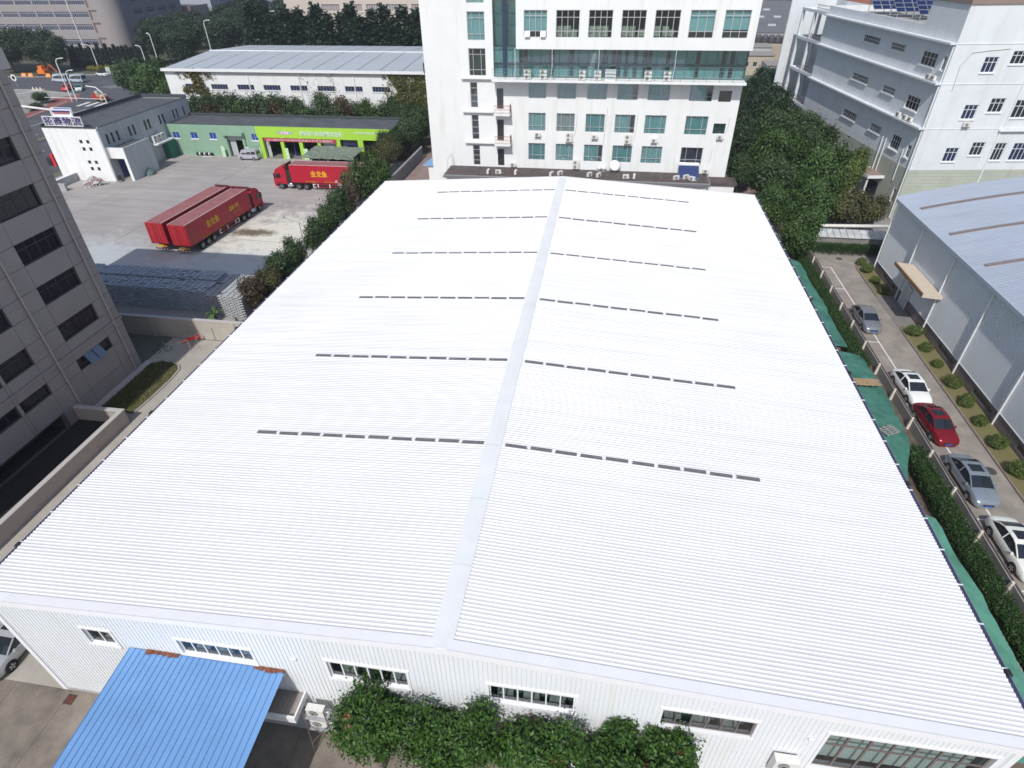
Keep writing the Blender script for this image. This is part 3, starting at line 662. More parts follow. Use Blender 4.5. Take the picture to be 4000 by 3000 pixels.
# ------------------------------------------------------------------ air conditioners
acw = mat('ac_casing', (.70, .69, .66), .5, var=.05, vscale=2)
acd = mat('ac_fan_dark', (.06, .06, .065), .6)
def _ac(kind):
    w, h, d = (.84, .6, .32) if kind == 1 else (.95, 1.28, .36)
    b = MB(); b.box(-w/2, w/2, -d/2, d/2, .06, h); body = b.mesh('casing', acw)
    f = MB(); f.box(-w/2+.06, -w/2+.2, -d/2+.03, d/2-.03, 0, .06); f.box(w/2-.2, w/2-.06, -d/2+.03, d/2-.03, 0, .06); feet = f.mesh('feet', dark)
    g = MB(); g.lathe([(.23, 0), (.23, -.015), (.21, -.02), (.05, -.024), (.045, -.03)], 18, axis='y'); fan = g.mesh('fan', acd)
    r = MB(); n = 18
    for rr in (.1, .16, .22):
        for k in range(n):
            a0, a1 = 2*math.pi*k/n, 2*math.pi*(k+1)/n
            P = lambda a, q: (q*math.cos(a), -.034, q*math.sin(a)); r.poly((P(a0, rr-.011), P(a1, rr-.011), P(a1, rr+.011), P(a0, rr+.011)))
    ring = r.mesh('grille', acw)
    p = MB(); p.tube([(w/2, .02, .2), (w/2+.12, .04, .22), (w/2+.2, .1, .05), (w/2+.22, .16, -.15)], .03, 6); hose = p.mesh('hose', whitef)
    return w, h, d, body, feet, fan, ring, hose
ACM = {k: _ac(k) for k in (1, 2)}
def ac(kind, x, y, z, label, group, rz=0., hose=True, bracket=False):
    w, h, d, body, feet, fan, ring, hs = ACM[kind]
    t = thing('air_conditioner', label, 'air conditioner', (x, y, z), rz, group); ORG[t] = Vector()
    place('casing', body, t); place('feet', feet, t)
    for zz in ((.33,) if kind == 1 else (.36, .96)):
        f = place('fan', fan, t, (-w*.1, -d/2, zz)); place('grille', ring, f, (0, 0, 0))
    if hose: place('hose', hs, t)
    if bracket:
        b = MB(); b.box(-w/2+.05, -w/2+.09, -d/2, d/2+.35, -.05, 0); b.box(w/2-.09, w/2-.05, -d/2, d/2+.35, -.05, 0); b.build('bracket', steel, t, local=True)
    return t

# ------------------------------------------------------------------ white office block behind the warehouse
OY = 91.0
of = thing('white_office_block', 'white seven storey office block with teal glass and rows of air conditioners', 'building', (-4, OY+6, 0))
fo = Frame((0, OY, 0), (1, 0, 0), (0, -1, 0)); fb = Frame((0, 89.0, 0), (1, 0, 0), (0, -1, 0))
OXL, OXR, OT, OD = -26.45, 17.35, 31.5, 16.0
HL = [(-20, -17.6, 21.7, 25.05), (-20, -17.6, 26.0, 29.3), (-20, -17.6, 17.35, 20.75), (-20, -18.95, 13.2, 16.5), (-20, -18.95, 8.8, 12.2), (-20, -18.95, 5.05, 7.95)]
CX_ = [(-11.58, -9.08), (-7.5, -4.88), (-3.32, -.6), (.82, 3.65), (5.0, 7.95), (10.6, 13.65)]
HR = [(a, c, z0, z1) for (z0, z1) in ((14.55, 16.62), (10.22, 12.68), (6.1, 8.5)) for (a, c) in CX_]
HS = [(14.5, 16.15, 14.56, 15.95), (14.5, 16.12, 10.45, 11.8)]
HD = [(-16.15, -15.2, 13.1, 15.8), (-16.2, -15.22, 8.75, 11.65), (-16.22, -15.24, 5.1, 7.55)]
HB = [(a, c, 22.3, 25.36) for (a, c) in ((-12, -8.95), (-7.8, -4.75), (-3.6, -.55), (.58, 3.63), (4.72, 7.85), (9.03, 12.1), (13.2, 16.32))]
glassband = (-16.45, 17.3, 17.25, 20.95); strip = (-16.45, -13.1, 20.95, 30.5)
wall('tower_wall', fo, OXL, -16.5, 0, OT, HL, stained, of, .3)
wall('lower_wall', fo, -16.5, OXR, 0, 17.24, HR+HS+HD, stained, of, .25)
b = MB(); b.poly((fo.p(-13.08, 27.6), fo.p(OXR, 27.6), fo.p(OXR, OT), fo.p(-13.08, OT))); b.poly((fo.p(-16.5, 30.5), fo.p(-13.08, 30.5), fo.p(-13.08, OT), fo.p(-16.5, OT))); b.build('upper_wall', stained, of)
b = MB(); b.poly(((OXL, OY+OD, 0), (OXL, OY, 0), (OXL, OY, OT), (OXL, OY+OD, OT))); b.poly(((OXR, OY, 0), (OXR, OY+OD, 0), (OXR, OY+OD, OT), (OXR, OY, OT))); b.poly(((OXR, OY+OD, 0), (OXL, OY+OD, 0), (OXL, OY+OD, OT), (OXR, OY+OD, OT))); b.build('rear_wall', stained, of)
b = MB(); b.poly(((OXL, OY, OT-.3), (OXR, OY, OT-.3), (OXR, OY+OD, OT-.3), (OXL, OY+OD, OT-.3))); b.build('roof', conc_d, of)
# projecting box on top floors
bx = wall('projecting_box', fb, -13.05, 17.3, 20.95, 29.5, HB, stained, of, .3)
b = MB(); b.poly(((-13.05, 89, 20.95), (-13.05, 91, 20.95), (17.3, 91, 20.95), (17.3, 89, 20.95))); b.poly(((-13.05, 91, 20.95), (-13.05, 89, 20.95), (-13.05, 89, 29.5), (-13.05, 91, 29.5))); b.poly(((17.3, 89, 20.95), (17.3, 91, 20.95), (17.3, 91, 29.5), (17.3, 89, 29.5))); b.poly(((-13.05, 89, 29.5), (17.3, 89, 29.5), (17.3, 91, 29.5), (-13.05, 91, 29.5))); b.build('box_sides', stained, bx)
teal = mat('teal_curtain', (.24, .45, .44), .8, var=.12, vscale=1.5); TEALS = [teal, mat('teal_curtain_pale', (.34, .50, .49), .8, var=.1, vscale=1.5), mat('teal_curtain_deep', (.15, .37, .37), .8, var=.12, vscale=1.5)]
blind = mat('teal_blind', (.36, .57, .58), .8, var=.05, vscale=1)
greyfr = mat('grey_window_frame', (.46, .46, .47), .45)
random.seed(5)
cart = mat('carton_stack', (.33, .36, .29), .9, var=.3, vscale=1.2)
for i, (a, c, e, g) in enumerate(HB):
    if i in (0, 5, 6):
        w = window(of, fb, a, c, e, g, [.25, .5, .75] if i == 0 else [.333, .667], [.24, .8], greyfr, tealg, room, depth=.12, fw=.07, mw=.07, backd=.9)
        bl = MB(); z0 = e + (g-e)*(.22 if i != 6 else .3); bl.box(a+.08, c-.08, 89.35, 89.37, z0, g-.05); bl.build('blind', blind, w)
        if i == 0:
            for ua in (a+.12, c-.85):
                sb = MB(); sb.hexa((fb.p(ua, e+.1, .35), fb.p(ua+.7, e+.1, .35), fb.p(ua+.7, e+.1, .3), fb.p(ua, e+.1, .3), fb.p(ua, e+.72, -.05), fb.p(ua+.7, e+.72, -.05), fb.p(ua+.7, e+.72, -.1), fb.p(ua, e+.72, -.1))); sb.build('open_sash', whitef, w)
    else:
        w = window(of, fb, a, c, e, g, [.25, .5, .75], [.24, .74], greyfr, glass('pale_office_glass', (.82, .9, .88), .12), None, depth=.12, fw=.07, mw=.07)
        ib = MB(); ib.box(a-.6, c+.6, 91.0, 91.05, e-.3, g+.5); ib.box(a-.6, c+.6, 89.35, 91, e-.34, e-.3); ib.build('interior', mat('store_dark', (.02, .022, .035), .9), w)
        st = MB(); x = a+.1
        while x < c-.5:
            ww = random.uniform(.7, 1.0); h = random.uniform(1.1, 1.9); n = int(h/.38)
            for q in range(n): st.box(x, x+ww*.93, 89.7+random.uniform(0, .1), 90.6, e-.3+q*.38, e-.3+q*.38+.35)
            x += ww+random.choice((0, .25))
        st.build('carton_stack', cart, w)
for (a, c, e, g) in HL:
    wide = c-a > 2
    w = window(of, fo, a, c, e, g, [.25, .72] if wide else [], [.22, .78] if wide else [.25, .5, .78], greyfr, tealg, room, depth=.16, fw=.07, mw=.06, curtain=(blind, .0, 1.) if wide and e > 20 else None)
tb = MB(); L0 = {}
pinkc = mat('pale_pink_curtain', (.45, .40, .40), .8)
for i, (a, c, e, g) in enumerate(HR):
    dk = (i == 17); pk = i == 7
    window(of, fo, a, c, e, g, [.25, .75], [.28], greyfr, tealg if not dk else clear, room2 if dk else room, depth=.14, fw=.06, mw=.055, curtain=None if dk else ((pinkc if pk else TEALS[(i*5+i//6) % 3]), .0 if i not in (5, 11) else .05, 1. if i not in (3, 9, 14, 5) else .72), backd=.5)
for (a, c, e, g) in HS: window(of, fo, a, c, e, g, [.5], [], mat('dark_bronze', (.035, .035, .04), .5), clear, room2, depth=.12)
for (a, c, e, g) in HD:
    d = window(of, fo, a, c, e, g, [.5], [.85], dark, clear, room, depth=.14, name='balcony_door', fw=.07, mw=.07)
for (a, c, z) in ((-21.15, -16.55, 17.0), (-21.2, -16.53, 12.62), (-21.1, -16.58, 8.34)):
    b = MB(); b.wbox(fo, a, c, z, z+.2, 0.002, .45); b.build('ledge', stained, of)
# glass band and stair strip: panes in mullions
def curtain_wall(fr, u0, u1, z0, z1, n, zs, nm, d):
    b = MB(); us = [u0+(u1-u0)*k/n for k in range(n+1)]
    for u in us: b.wbox(fr, u-.03, u+.03, z0, z1, d-.06, d+.03)
    for z in (z0, *zs, z1): b.wbox(fr, u0, u1, z-.03, z+.03, d-.05, d+.02)
    w = b.build(nm, mat('teal_mullion', (.06, .14, .15), .5), of); ze = [z0, *zs, z1]
    for k in range(n):
        for j in range(len(ze)-1):
            p = MB(); p.poly((fr.p(us[k], ze[j], d-.02), fr.p(us[k+1], ze[j], d-.02), fr.p(us[k+1], ze[j+1], d-.02), fr.p(us[k], ze[j+1], d-.02))); p.build('pane', tealg, w)
    return w
gbw = curtain_wall(fo, -16.45, 17.3, 17.28, 20.92, 26, [18.75, 19.05], 'glass_band', .0)
b = MB(); d = .35; k = 0; u = -16.4
while u < 17.2:
    if random.random() > .1 or u < -13:
        du = .11; b.poly((fo.p(u, 17.35, -d-.04*(k % 2)), fo.p(u+du, 17.35, -d-.04*((k+1) % 2)), fo.p(u+du, 20.85, -d-.04*((k+1) % 2)), fo.p(u, 20.85, -d-.04*(k % 2)))); u += du
    else: u += .55
    k += 1
b.build('curtain', teal, gbw)
b = MB(); b.box(-16.45, 17.3, OY+1.5, OY+1.55, 17.2, 21); b.box(-16.45, 17.3, OY+.1, OY+1.5, 18.72, 19.05); b.build('interior', room, gbw)
sw = curtain_wall(fo, -16.45, -13.1, 20.97, 30.5, 3, [22.2, 23.3, 24.6, 26, 27.4, 28.8], 'stair_glazing', .0)
b = MB(); b.box(-15.15, -14.62, OY-.12, OY+.3, 17.28, 30.5); b.build('dark_column', mat('dark_blue_column', (.03, .05, .09), .3), sw)
b = MB(); b.box(-16.45, -13.1, OY+1.2, OY+1.25, 20.97, 30.5); b.build('interior', mat('stair_back', (.10, .25, .25), .8, var=.3, vscale=1), sw)
# balcony ledge with railing
b = MB(); b.box(-16.5, 17.4, 89.0, 90.99, 16.95, 17.24); b.build('balcony_slab', stained, of)
b = MB()
for z in (17.7, 18.1, 18.55): b.box(-16.3, 17.3, 89.06, 89.1, z, z+.04)
for x in np.arange(-16.3, 17.31, 1.68): b.box(x-.02, x+.02, 89.05, 89.11, 17.24, 18.6)
b.build('railing', mat('teal_rail', (.10, .24, .24), .5), of)
for k, x in enumerate((-13.2, -8.2, -2.0, 7.9)):
    b = MB(); b.tube([(x, 88.96, 21), (x+.05, 88.95, 19), (x-.1, 88.95, 17.2)], .035, 6); b.build('cable', whitef, of)
# small balconies by the doors
for z in (12.7, 8.55):
    b = MB(); b.box(-16.45, -14.1, 89.6, 90.98, z-.28, z); bal = b.build('balcony', stained, of)
    r = MB(); rr = mat('red_brown_rail', (.30, .10, .06), .7, var=.2)
    for zz in (z+.5, z+1.05): r.box(-16.4, -14.12, 89.64, 89.68, zz, zz+.05); r.box(-14.16, -14.12, 89.68, 90.95, zz, zz+.05)
    for x in np.arange(-16.38, -14.1, .19): r.box(x-.015, x+.015, 89.645, 89.675, z, z+1.05)
    for y in np.arange(89.9, 90.95, .2): r.box(-14.155, -14.125, y-.015, y+.015, z, z+1.05)
    r.build('railing', rr, bal)
# wall conduits and rust stains
for (x, z0, z1) in ((-.35, 8.7, 13.6), (-4.55, 9.6, 12.7), (3.95, 9.2, 12.7), (14.9, 6.6, 8.3), (16.5, 10.4, 12.6)):
    b = MB(); b.tube([(x, OY-.04, z1), (x-.05, OY-.05, (z0+z1)/2), (x-.25, OY-.06, z0)], .03, 6); b.build('conduit', mat('grey_conduit', (.45, .45, .46), .6), of)

G_ = 'air conditioners on the white office block'
for lab, x, k in (('first', -11.55, 2), ('second', -9.35, 2), ('third', -4.1, 2), ('fourth', -2.0, 2), ('sixth', 4.65, 2), ('seventh', 7.15, 2)):
    ac(k, x, 89.35, 17.25, f'twin fan air conditioner, {lab} unit along the teal glass balcony', G_)
t = thing('casement_unit', 'white framed pane box standing among air conditioners on the teal glass balcony', 'cabinet', (-.3, 89.35, 17.25), group=None)
b = MB(); b.box(-1.0, .4, 89.2, 89.5, 17.25, 18.6); b.build('casing', whitef, t); b = MB(); b.box(-.9, .3, 89.17, 89.197, 17.45, 18.5); b.build('panel', mat('pale_panel', (.55, .58, .58), .4), t)
names = {0: 'first', 1: 'second', 2: 'third', 3: 'fourth', 4: 'fifth'}
for q, (x, z, k) in enumerate(((-10.2, 9.45, 1), (-5.6, 8.85, 2), (-1.9, 9.35, 1), (2.85, 8.8, 2), (6.6, 9.05, 1))):
    ac(k, x, 90.72, z, f'{"twin" if k == 2 else "single"} fan air conditioner bolted between window rows, {names[q]} along the white office wall', G_, bracket=True)
ac(1, 15.6, 90.72, 9.75, 'single fan air conditioner under the small dark square window', G_, bracket=True)
ac(2, -4.4, 90.5, 5.1, 'twin fan air conditioner standing on the dark annex roof against the office wall', G_)
ac(1, -13.85, 90.5, 5.1, 'single fan air conditioner by the lowest balcony door on the annex roof', G_)
ac(1, 14.45, 90.4, 5.1, 'single fan air conditioner beside the solar water heater on the annex roof', G_)

# ------------------------------------------------------------------ dark roofed annex
an = thing('dark_roofed_annex', 'long low white annex with dark tiled flat roof before the white office', 'building', (-4, 88.5, 0))
annr = mat('dark_roof_tile', (.075, .062, .062), .8, var=.3, vscale=1.2, col2=(.12, .09, .085))
fa = Frame((0, 86.6, 0), (1, 0, 0), (0, -1, 0))
HA = [(x, x+1.35, 2.9, 4.1) for x in np.arange(4.6, 13.2, 1.55)] + [(x, x+1.2, 2.6, 3.9) for x in np.arange(-22, 3.5, 2.6)]
wall('front_wall', fa, -23.3, 14.35, 0, 4.6, HA, offwhite, an, .15)
for (a, c, e, g) in HA: window(an, fa, a, c, e, g, [.5], [], whitef, darkg, None, depth=.1, fw=.05, panes=False)
b = MB(); b.poly(((-23.3, 90.98, 0), (-23.3, 86.6, 0), (-23.3, 86.6, 4.6), (-23.3, 90.98, 4.6))); b.poly(((14.35, 86.6, 0), (14.35, 90.98, 0), (14.35, 90.98, 4.6), (14.35, 86.6, 4.6))); b.build('side_wall', offwhite, an)
b = MB(); b.box(-23.7, 14.75, 86.35, 90.98, 4.6, 4.86); b.build('roof_slab', mat('annex_edge', (.30, .31, .32), .8, var=.1), an)
rng = random.Random(2)
for i in range(24):
    for j in range(3):
        x = -23.55+i*1.592; y = 86.5+j*1.49; b = MB(); b.box(x+.01, x+1.582, y+.01, y+1.48, 4.86, 4.895+.01*rng.random()); b.build('roof_tile', annr, an)
b = MB(); b.box(-23.7, 14.75, 86.15, 86.34, 4.5, 4.8); b.build('gutter', mat('annex_gutter', (.16, .17, .18), .6), an)
b = MB(); b.tube([(-23.2, 86.4, .1), (-23.2, 86.4, 4.5)], .05, 6); b.tube([(14.2, 86.4, .1), (14.2, 86.4, 4.5)], .05, 6); b.build('downpipe', whitef, an)
b = MB(); b.tube([(-23.4, 87.4, 4.9), (-23.3, 88.0, 6.6), (-23.2, 90.4, 6.8)], .03, 6); b.tube([(-23.2, 90.4, 6.8), (-23.2, 90.4, 4.9)], .03, 6); b.build('hand_rail', steel, an)
b = MB(); b.box(14.36, 18.4, 88.2, 90.98, 0, 4.2); b.build('end_block', offwhite, an)
b = MB(); b.box(14.37, 18.7, 87.95, 90.98, 4.2, 4.5); b.build('end_roof', annr, an)
fe = Frame((0, 88.2, 0), (1, 0, 0), (0, -1, 0))
for x in (15.1, 16.4): 
    b = MB(); b.wbox(fe, x, x+.7, 2.0, 3.4, .004, .04); w = b.build('window', whitef, an); b = MB(); b.wbox(fe, x+.08, x+.62, 2.08, 3.32, .041, .045); b.build('pane', darkg, w)
ORD = ('first', 'second', 'third', 'fourth', 'fifth', 'sixth', 'seventh', 'eighth', 'ninth', 'tenth', 'eleventh', 'twelfth')
for q, (x, rz, y) in enumerate(((-17.1, 1.5, 87.5), (-15.6, .1, 87.5), (-13.0, 1.5, 87.6), (-7.7, 1.2, 87.4), (-6.5, .9, 87.9), (-2.2, .9, 87.7), (-.85, 1.0, 87.6), (3.0, .1, 87.3), (4.2, 1.5, 87.6), (10.1, .5, 87.6), (11.5, .6, 88.1), (12.3, -.6, 87.4))):
    ac(1, x, y, 4.9, f'{ORD[q]} small air conditioner from the west along the annex roof edge', 'air conditioners along the annex roof edge', rz)
dish = thing('satellite_dish', 'white satellite dish on the annex roof under the office windows', 'satellite dish', (1.4, 90.3, 4.9))
b = MB(); b.lathe([(.02, -.12), (.4, -.07), (.72, .06), (.82, .14), (.80, .16), (.7, .08), (.4, -.05), (.02, -.1)], 24, axis='y'); o = b.build('bowl', whitef, dish, smooth=True, local=True); o.location = (0, 0, 1.0); o.rotation_euler = (R_(-35), 0, R_(15))
b = MB(); b.tube([(0, 0, 0), (0, .1, .9)], .04, 8); b.build('mast', steel, dish, local=True)
for k, x in enumerate((-.9, -.2)):
    dd = thing('roof_fan', ('round white roof vent left of the satellite dish', 'round white roof vent close beside the satellite dish')[k], 'vent', (x, 90.5, 4.9), group='annex roof vents')
    b = MB(); b.lathe([(.22, 0), (.22, .3), (.34, .34), (.34, .55), (.2, .68), (.02, .7)], 16); b.build('cowl', whitef, dd, smooth=True, local=True)
    b = MB(); b.lathe([(.3, 0), (.3, .06)], 16); b.build('flange', steel, dd, local=True)
so = thing('solar_water_heater', 'solar water heater with blue collector tubes on the annex roof', 'solar heater', (11.9, 89, 4.9))
b = MB(); b.tube([(10.5, 90.3, 6.35), (13.3, 90.3, 6.35)], .26, 14); b.build('tank', whitef, so, smooth=False)
for k in range(24):
    x = 10.55+k*.118; b = MB(); b.tube([(x, 88.3, 5.0), (x, 90.15, 6.2)], .047, 6); b.build('collector_tube', mat('collector_blue', (.03, .05, .17), .15), so)
b = MB(); b.hexa([(10.45, 88.2, 4.9), (13.35, 88.2, 4.9), (13.35, 90.1, 6.08), (10.45, 90.1, 6.08), (10.45, 88.2, 4.94), (13.35, 88.2, 4.94), (13.35, 90.1, 6.12), (10.45, 90.1, 6.12)]); b.build('reflector', mat('collector_back', (.12, .16, .3), .4), so)
b = MB()
for x in (10.5, 11.9, 13.3): b.tube([(x, 88.2, 4.9), (x, 90.3, 6.1), (x, 90.4, 4.9)], .025, 6)
b.build('stand', steel, so)
ct = thing('cycle_cage', 'white tubular cage beside the annex end block', 'cage', (20.2, 87.5, 0))
b = MB()
for x in np.arange(19.3, 21.4, .3): b.tube([(x, 87.2, 0), (x, 87.2, 1.9), (x, 87.6, 2.3), (x, 88.2, 2.3)], .02, 5)
b.build('bars', whitef, ct); b = MB(); b.tube([(19.3, 87.2, 1.2), (21.4, 87.2, 1.2)], .02, 5); b.tube([(19.3, 88.2, 2.3), (21.4, 88.2, 2.3)], .02, 5); b.build('rails', whitef, ct)
bs = thing('blue_shed_roof', 'pale blue metal roof just visible beside the white office corner', 'shed', (-28.6, 99, 0))
b = MB(); b.hexa([(-30.4, 98.2, 2.5), (-26.6, 98.2, 2.5), (-26.6, 104, 2.5), (-29.8, 104, 2.5), (-30.4, 98.2, 2.6), (-26.6, 98.2, 2.6), (-26.6, 104, 2.6), (-29.8, 104, 2.6)]); b.build('roof', mat('pale_blue_sheet', (.25, .42, .66), .5), bs)
b = MB(); b.box(-29.5, -26.7, 98.5, 103.8, 0, 2.5); b.build('wall', offwhite, bs)
# ------------------------------------------------------------------ silver arched warehouse on the east side
EX, EY0, EY1 = 33.1, 14.0, 71.35
ew = thing('arched_roof_warehouse', 'grey ribbed warehouse with pale curved roof and brown skylight bands', 'warehouse', (48, 43, 0))
greyw = mat('grey_wall_sheet', (.66, .70, .75), .5, var=.06, vscale=.4, streak=.04)
greyw2 = mat('grey_wall_rib_sunlit', (.78, .80, .82), .5)  # paler than the sheet: sunlit stripes put into the rib colour
paleroof = sheetmat('pale_blue_grey_roof', (.36, .41, .50), .45, .07)
def zar(x): d = x-EX; return 8.78 + .28*d - .0048*d*d
fe_ = Frame((EX, 0, 0), (0, -1, 0), (-1, 0, 0))
VE = [(-y1, -y0, .35, .85) for y0, y1 in ((65.2, 68.6), (50.4, 53.6), (43.2, 46.4), (36, 39.2), (28.8, 32))]
wall('plinth_wall', fe_, -EY1, -EY0, 0, 1.25, VE, mat('plinth_render', (.20, .165, .16), .9, var=.15, vscale=.8), ew, .25)
for (a, c, e, g) in VE: window(ew, fe_, a, c, e, g, [.333, .667], [], mat('plinth_frame', (.3, .27, .26), .6), darkg, None, depth=.12)
b = MB(); b.poly((fe_.p(-EY1, 1.25), fe_.p(-EY0, 1.25), fe_.p(-EY0, 8.5), fe_.p(-EY1, 8.5))); b.build('wall_sheet', greyw, ew)
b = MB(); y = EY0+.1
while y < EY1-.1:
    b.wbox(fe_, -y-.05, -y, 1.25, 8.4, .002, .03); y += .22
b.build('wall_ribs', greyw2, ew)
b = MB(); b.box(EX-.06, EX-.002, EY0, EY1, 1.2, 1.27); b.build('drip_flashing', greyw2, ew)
for k in range(8):
    y = EY1-.05-k*7.25; b = MB(); b.tube([(EX-.14, y, .1), (EX-.14, y, 8.35)], .075, 8); b.build('downpipe', whitef, ew)
b = MB(); b.box(EX-.42, EX+.02, EY0, EY1+.1, 8.36, 8.7); b.build('gutter', mat('gutter_grey', (.42, .47, .53), .5), ew)
b = MB(); b.poly([(EX, EY1, 0), (EX, EY1, 8.5)]+[(EX+d, EY1, zar(EX+d)-.05) for d in np.linspace(0, 58, 20)]+[(EX+58, EY1, 0)]); b.build('gable_wall', greyw, ew)
b = MB(); b.poly([(EX, EY0, 0), (EX, EY0, 8.5)]+[(EX+d, EY0, zar(EX+d)-.05) for d in np.linspace(0, 58, 20)]+[(EX+58, EY0, 0)]); b.build('gable_wall', greyw, ew)
def arch_sheet(w):
    xs = [EX-.35+d for d in np.linspace(0, 58.7, 22)]; b = MB(); prof = []
    n = 4
    for k in range(n): p = w/n; prof += [(k*p, 0), (k*p+p*.62, 0), (k*p+p*.7, .035), (k*p+p*.9, .035)]
    prof.append((w, 0))
    for (xa, xb) in zip(xs[:-1], xs[1:]):
        for (y0, h0), (y1, h1) in zip(prof[:-1], prof[1:]): b.poly(((xa-48, y0, zar(xa)+h0), (xb-48, y0, zar(xb)+h0), (xb-48, y1, zar(xb)+h1), (xa-48, y1, zar(xa)+h1)))
    return b.mesh('roof_sheet', paleroof)
rs = arch_sheet(1.0); erf = place('roof', None, ew)
for i in range(int(EY1-EY0)+1): place('roof_sheet', rs, erf, (0, EY0+i-43, 0))
skb = mat('brown_skylight', (.2, .18, .185), .6, var=.2, vscale=2); skb2 = mat('brown_skylight_rib', (.32, .27, .26), .6)
for k in range(8):
    yc = 67.55-k*7.03; b = MB(); xs = [EX+.55+d for d in np.linspace(0, 26, 14)]
    for (xa, xb) in zip(xs[:-1], xs[1:]):
        for (dy0, dy1, h, mi) in ((-.3, -.2, .07, 1), (-.2, -.05, .05, 0), (-.05, .05, .07, 1), (.05, .2, .05, 0), (.2, .3, .07, 1)):
            b.poly(((xa, yc+dy0, zar(xa)+h), (xb, yc+dy0, zar(xb)+h), (xb, yc+dy1, zar(xb)+h), (xa, yc+dy1, zar(xa)+h)), mi)
        b.poly(((xa, yc-.3, zar(xa)), (xb, yc-.3, zar(xb)), (xb, yc-.3, zar(xb)+.07), (xa, yc-.3, zar(xa)+.07)), 1)
    b.build('skylight_band', [skb, skb2], erf)
# door canopy
dc = thing('tan_door_canopy', 'tan ribbed door canopy hanging on the grey warehouse wall', 'canopy', (32.2, 59.9, 4.4))
b = MB(); b.hexa(((31.3, 56.2, 4.55), (33.04, 56.2, 4.4), (33.04, 63.4, 4.4), (31.3, 63.4, 4.55), (31.3, 56.2, 4.6), (33.04, 56.2, 4.45), (33.04, 63.4, 4.45), (31.3, 63.4, 4.6))); b.build('deck', mat('tan_deck', (.42, .33, .24), .7), dc)
for k in range(24):
    y = 56.22+k*.3; b = MB(); b.hexa(((31.3, y, 4.602), (33.0, y, 4.455), (33.0, y+.14, 4.455), (31.3, y+.14, 4.602), (31.3, y, 4.66), (33.0, y, 4.51), (33.0, y+.14, 4.51), (31.3, y+.14, 4.66))); b.build('sheet_rib', mat('cream_sheet', (.60, .53, .43), .6, var=.1, vscale=4), dc)
b = MB(); b.box(31.18, 31.3, 56.15, 63.45, 4.32, 4.64); b.build('fascia', mat('brown_fascia', (.26, .14, .07), .7, var=.2), dc)
b = MB(); b.hexa(((31.18, 56.05, 4.3), (33.04, 56.05, 4.15), (33.04, 56.14, 4.15), (31.18, 56.14, 4.3), (31.18, 56.05, 4.64), (33.04, 56.05, 4.5), (33.04, 56.14, 4.5), (31.18, 56.14, 4.64))); b.build('end_board', mat('cream_sheet', (.60, .53, .43), .6), dc)
dd = thing('loading_door', 'pale grey personnel door under the tan canopy', 'door', (33.0, 62.3, 0))
b = MB(); b.box(32.96, 33.07, 61.6, 63.1, .05, 2.35); b.build('leaf', mat('door_grey', (.48, .52, .55), .5), dd)
b = MB(); b.box(32.92, 32.957, 61.5, 61.6, 0, 2.45); b.box(32.92, 32.957, 63.1, 63.2, 0, 2.45); b.box(32.92, 32.957, 61.6, 63.1, 2.35, 2.45); b.build('frame', whitef, dd)
b = MB(); b.box(32.9, 32.955, 61.75, 61.85, 1.0, 1.12); b.build('handle', dark, dd)
ap = MB(); ap.box(31.1, 33.04, 58.0, 64.2, .01, .05); struct('door_apron', ap, conc_d)

# planting strip with kerb and round bushes
for (y0, y1) in ((64.3, 72.0), (14.0, 57.8)):
    b = MB(); b.box(31.22, 33.04, y0+.12, y1-.12, .01, .09); struct('planting_bed', b, drygrass)
kme = MB(); kme.box(-.07, .07, .01, 1.19, .0, .15); kme = kme.mesh('kerb_block', mat('brown_kerb', (.24, .2, .18), .9, var=.2, vscale=2))
for nm, y0, y1 in (('bed_kerb', 64.3, 72.0), ('bed_kerb', 14.0, 57.8)):
    k_ = tag(link(bpy.data.objects.new(nm, None)), kind='structure'); k_.location = (31.14, y0, 0); ORG[k_] = Vector((31.14, y0, 0))
    for i in range(int((y1-y0)/1.2)): place('kerb_block', kme, k_, (0, i*1.2, 0))
    b = MB(); b.box(31.07, 33.04, y0-.02, y0+.12, .009, .148); b.build('kerb_end', MATS['brown_kerb'], k_); b = MB(); b.box(31.07, 33.04, y1-.12, y1+.02, .009, .148); b.build('kerb_end', MATS['brown_kerb'], k_)

# ------------------------------------------------------------------ lane boundary: low wall, pipe rail, white posts
lw = thing('lane_wall', 'long low grey concrete wall with a pipe rail beside the parked cars', 'wall', (26.2, 45, 0))
lwm = mat('lane_wall_render', (.33, .315, .30), .9, var=.15, vscale=.8, streak=.08)
for k in range(17):
    y0 = 10+k*3.84; b = MB(); b.box(26.12, 26.34, y0+.01, y0+3.83, 0, .95); b.build('wall_panel', lwm, lw)
b = MB(); b.tube([(26.2, 10, 1.12), (26.2, 75.2, 1.12)], .03, 6); b.tube([(26.26, 10, 1.0), (26.26, 75.2, 1.0)], .02, 6); b.build('rail', mat('rail_brown', (.26, .2, .17), .7), lw)
for k in range(17):
    y = 13.9+k*3.86; 
    b = MB(); b.hexa(((25.92, y-.09, 0), (26.11, y-.09, 0), (26.11, y+.09, 0), (25.92, y+.09, 0), (25.99, y-.08, 1.14), (26.15, y-.08, 1.14), (26.15, y+.08, 1.14), (25.99, y+.08, 1.14))); b.build('post', mat('cream_post', (.66, .62, .54), .8, var=.1, vscale=4), lw)
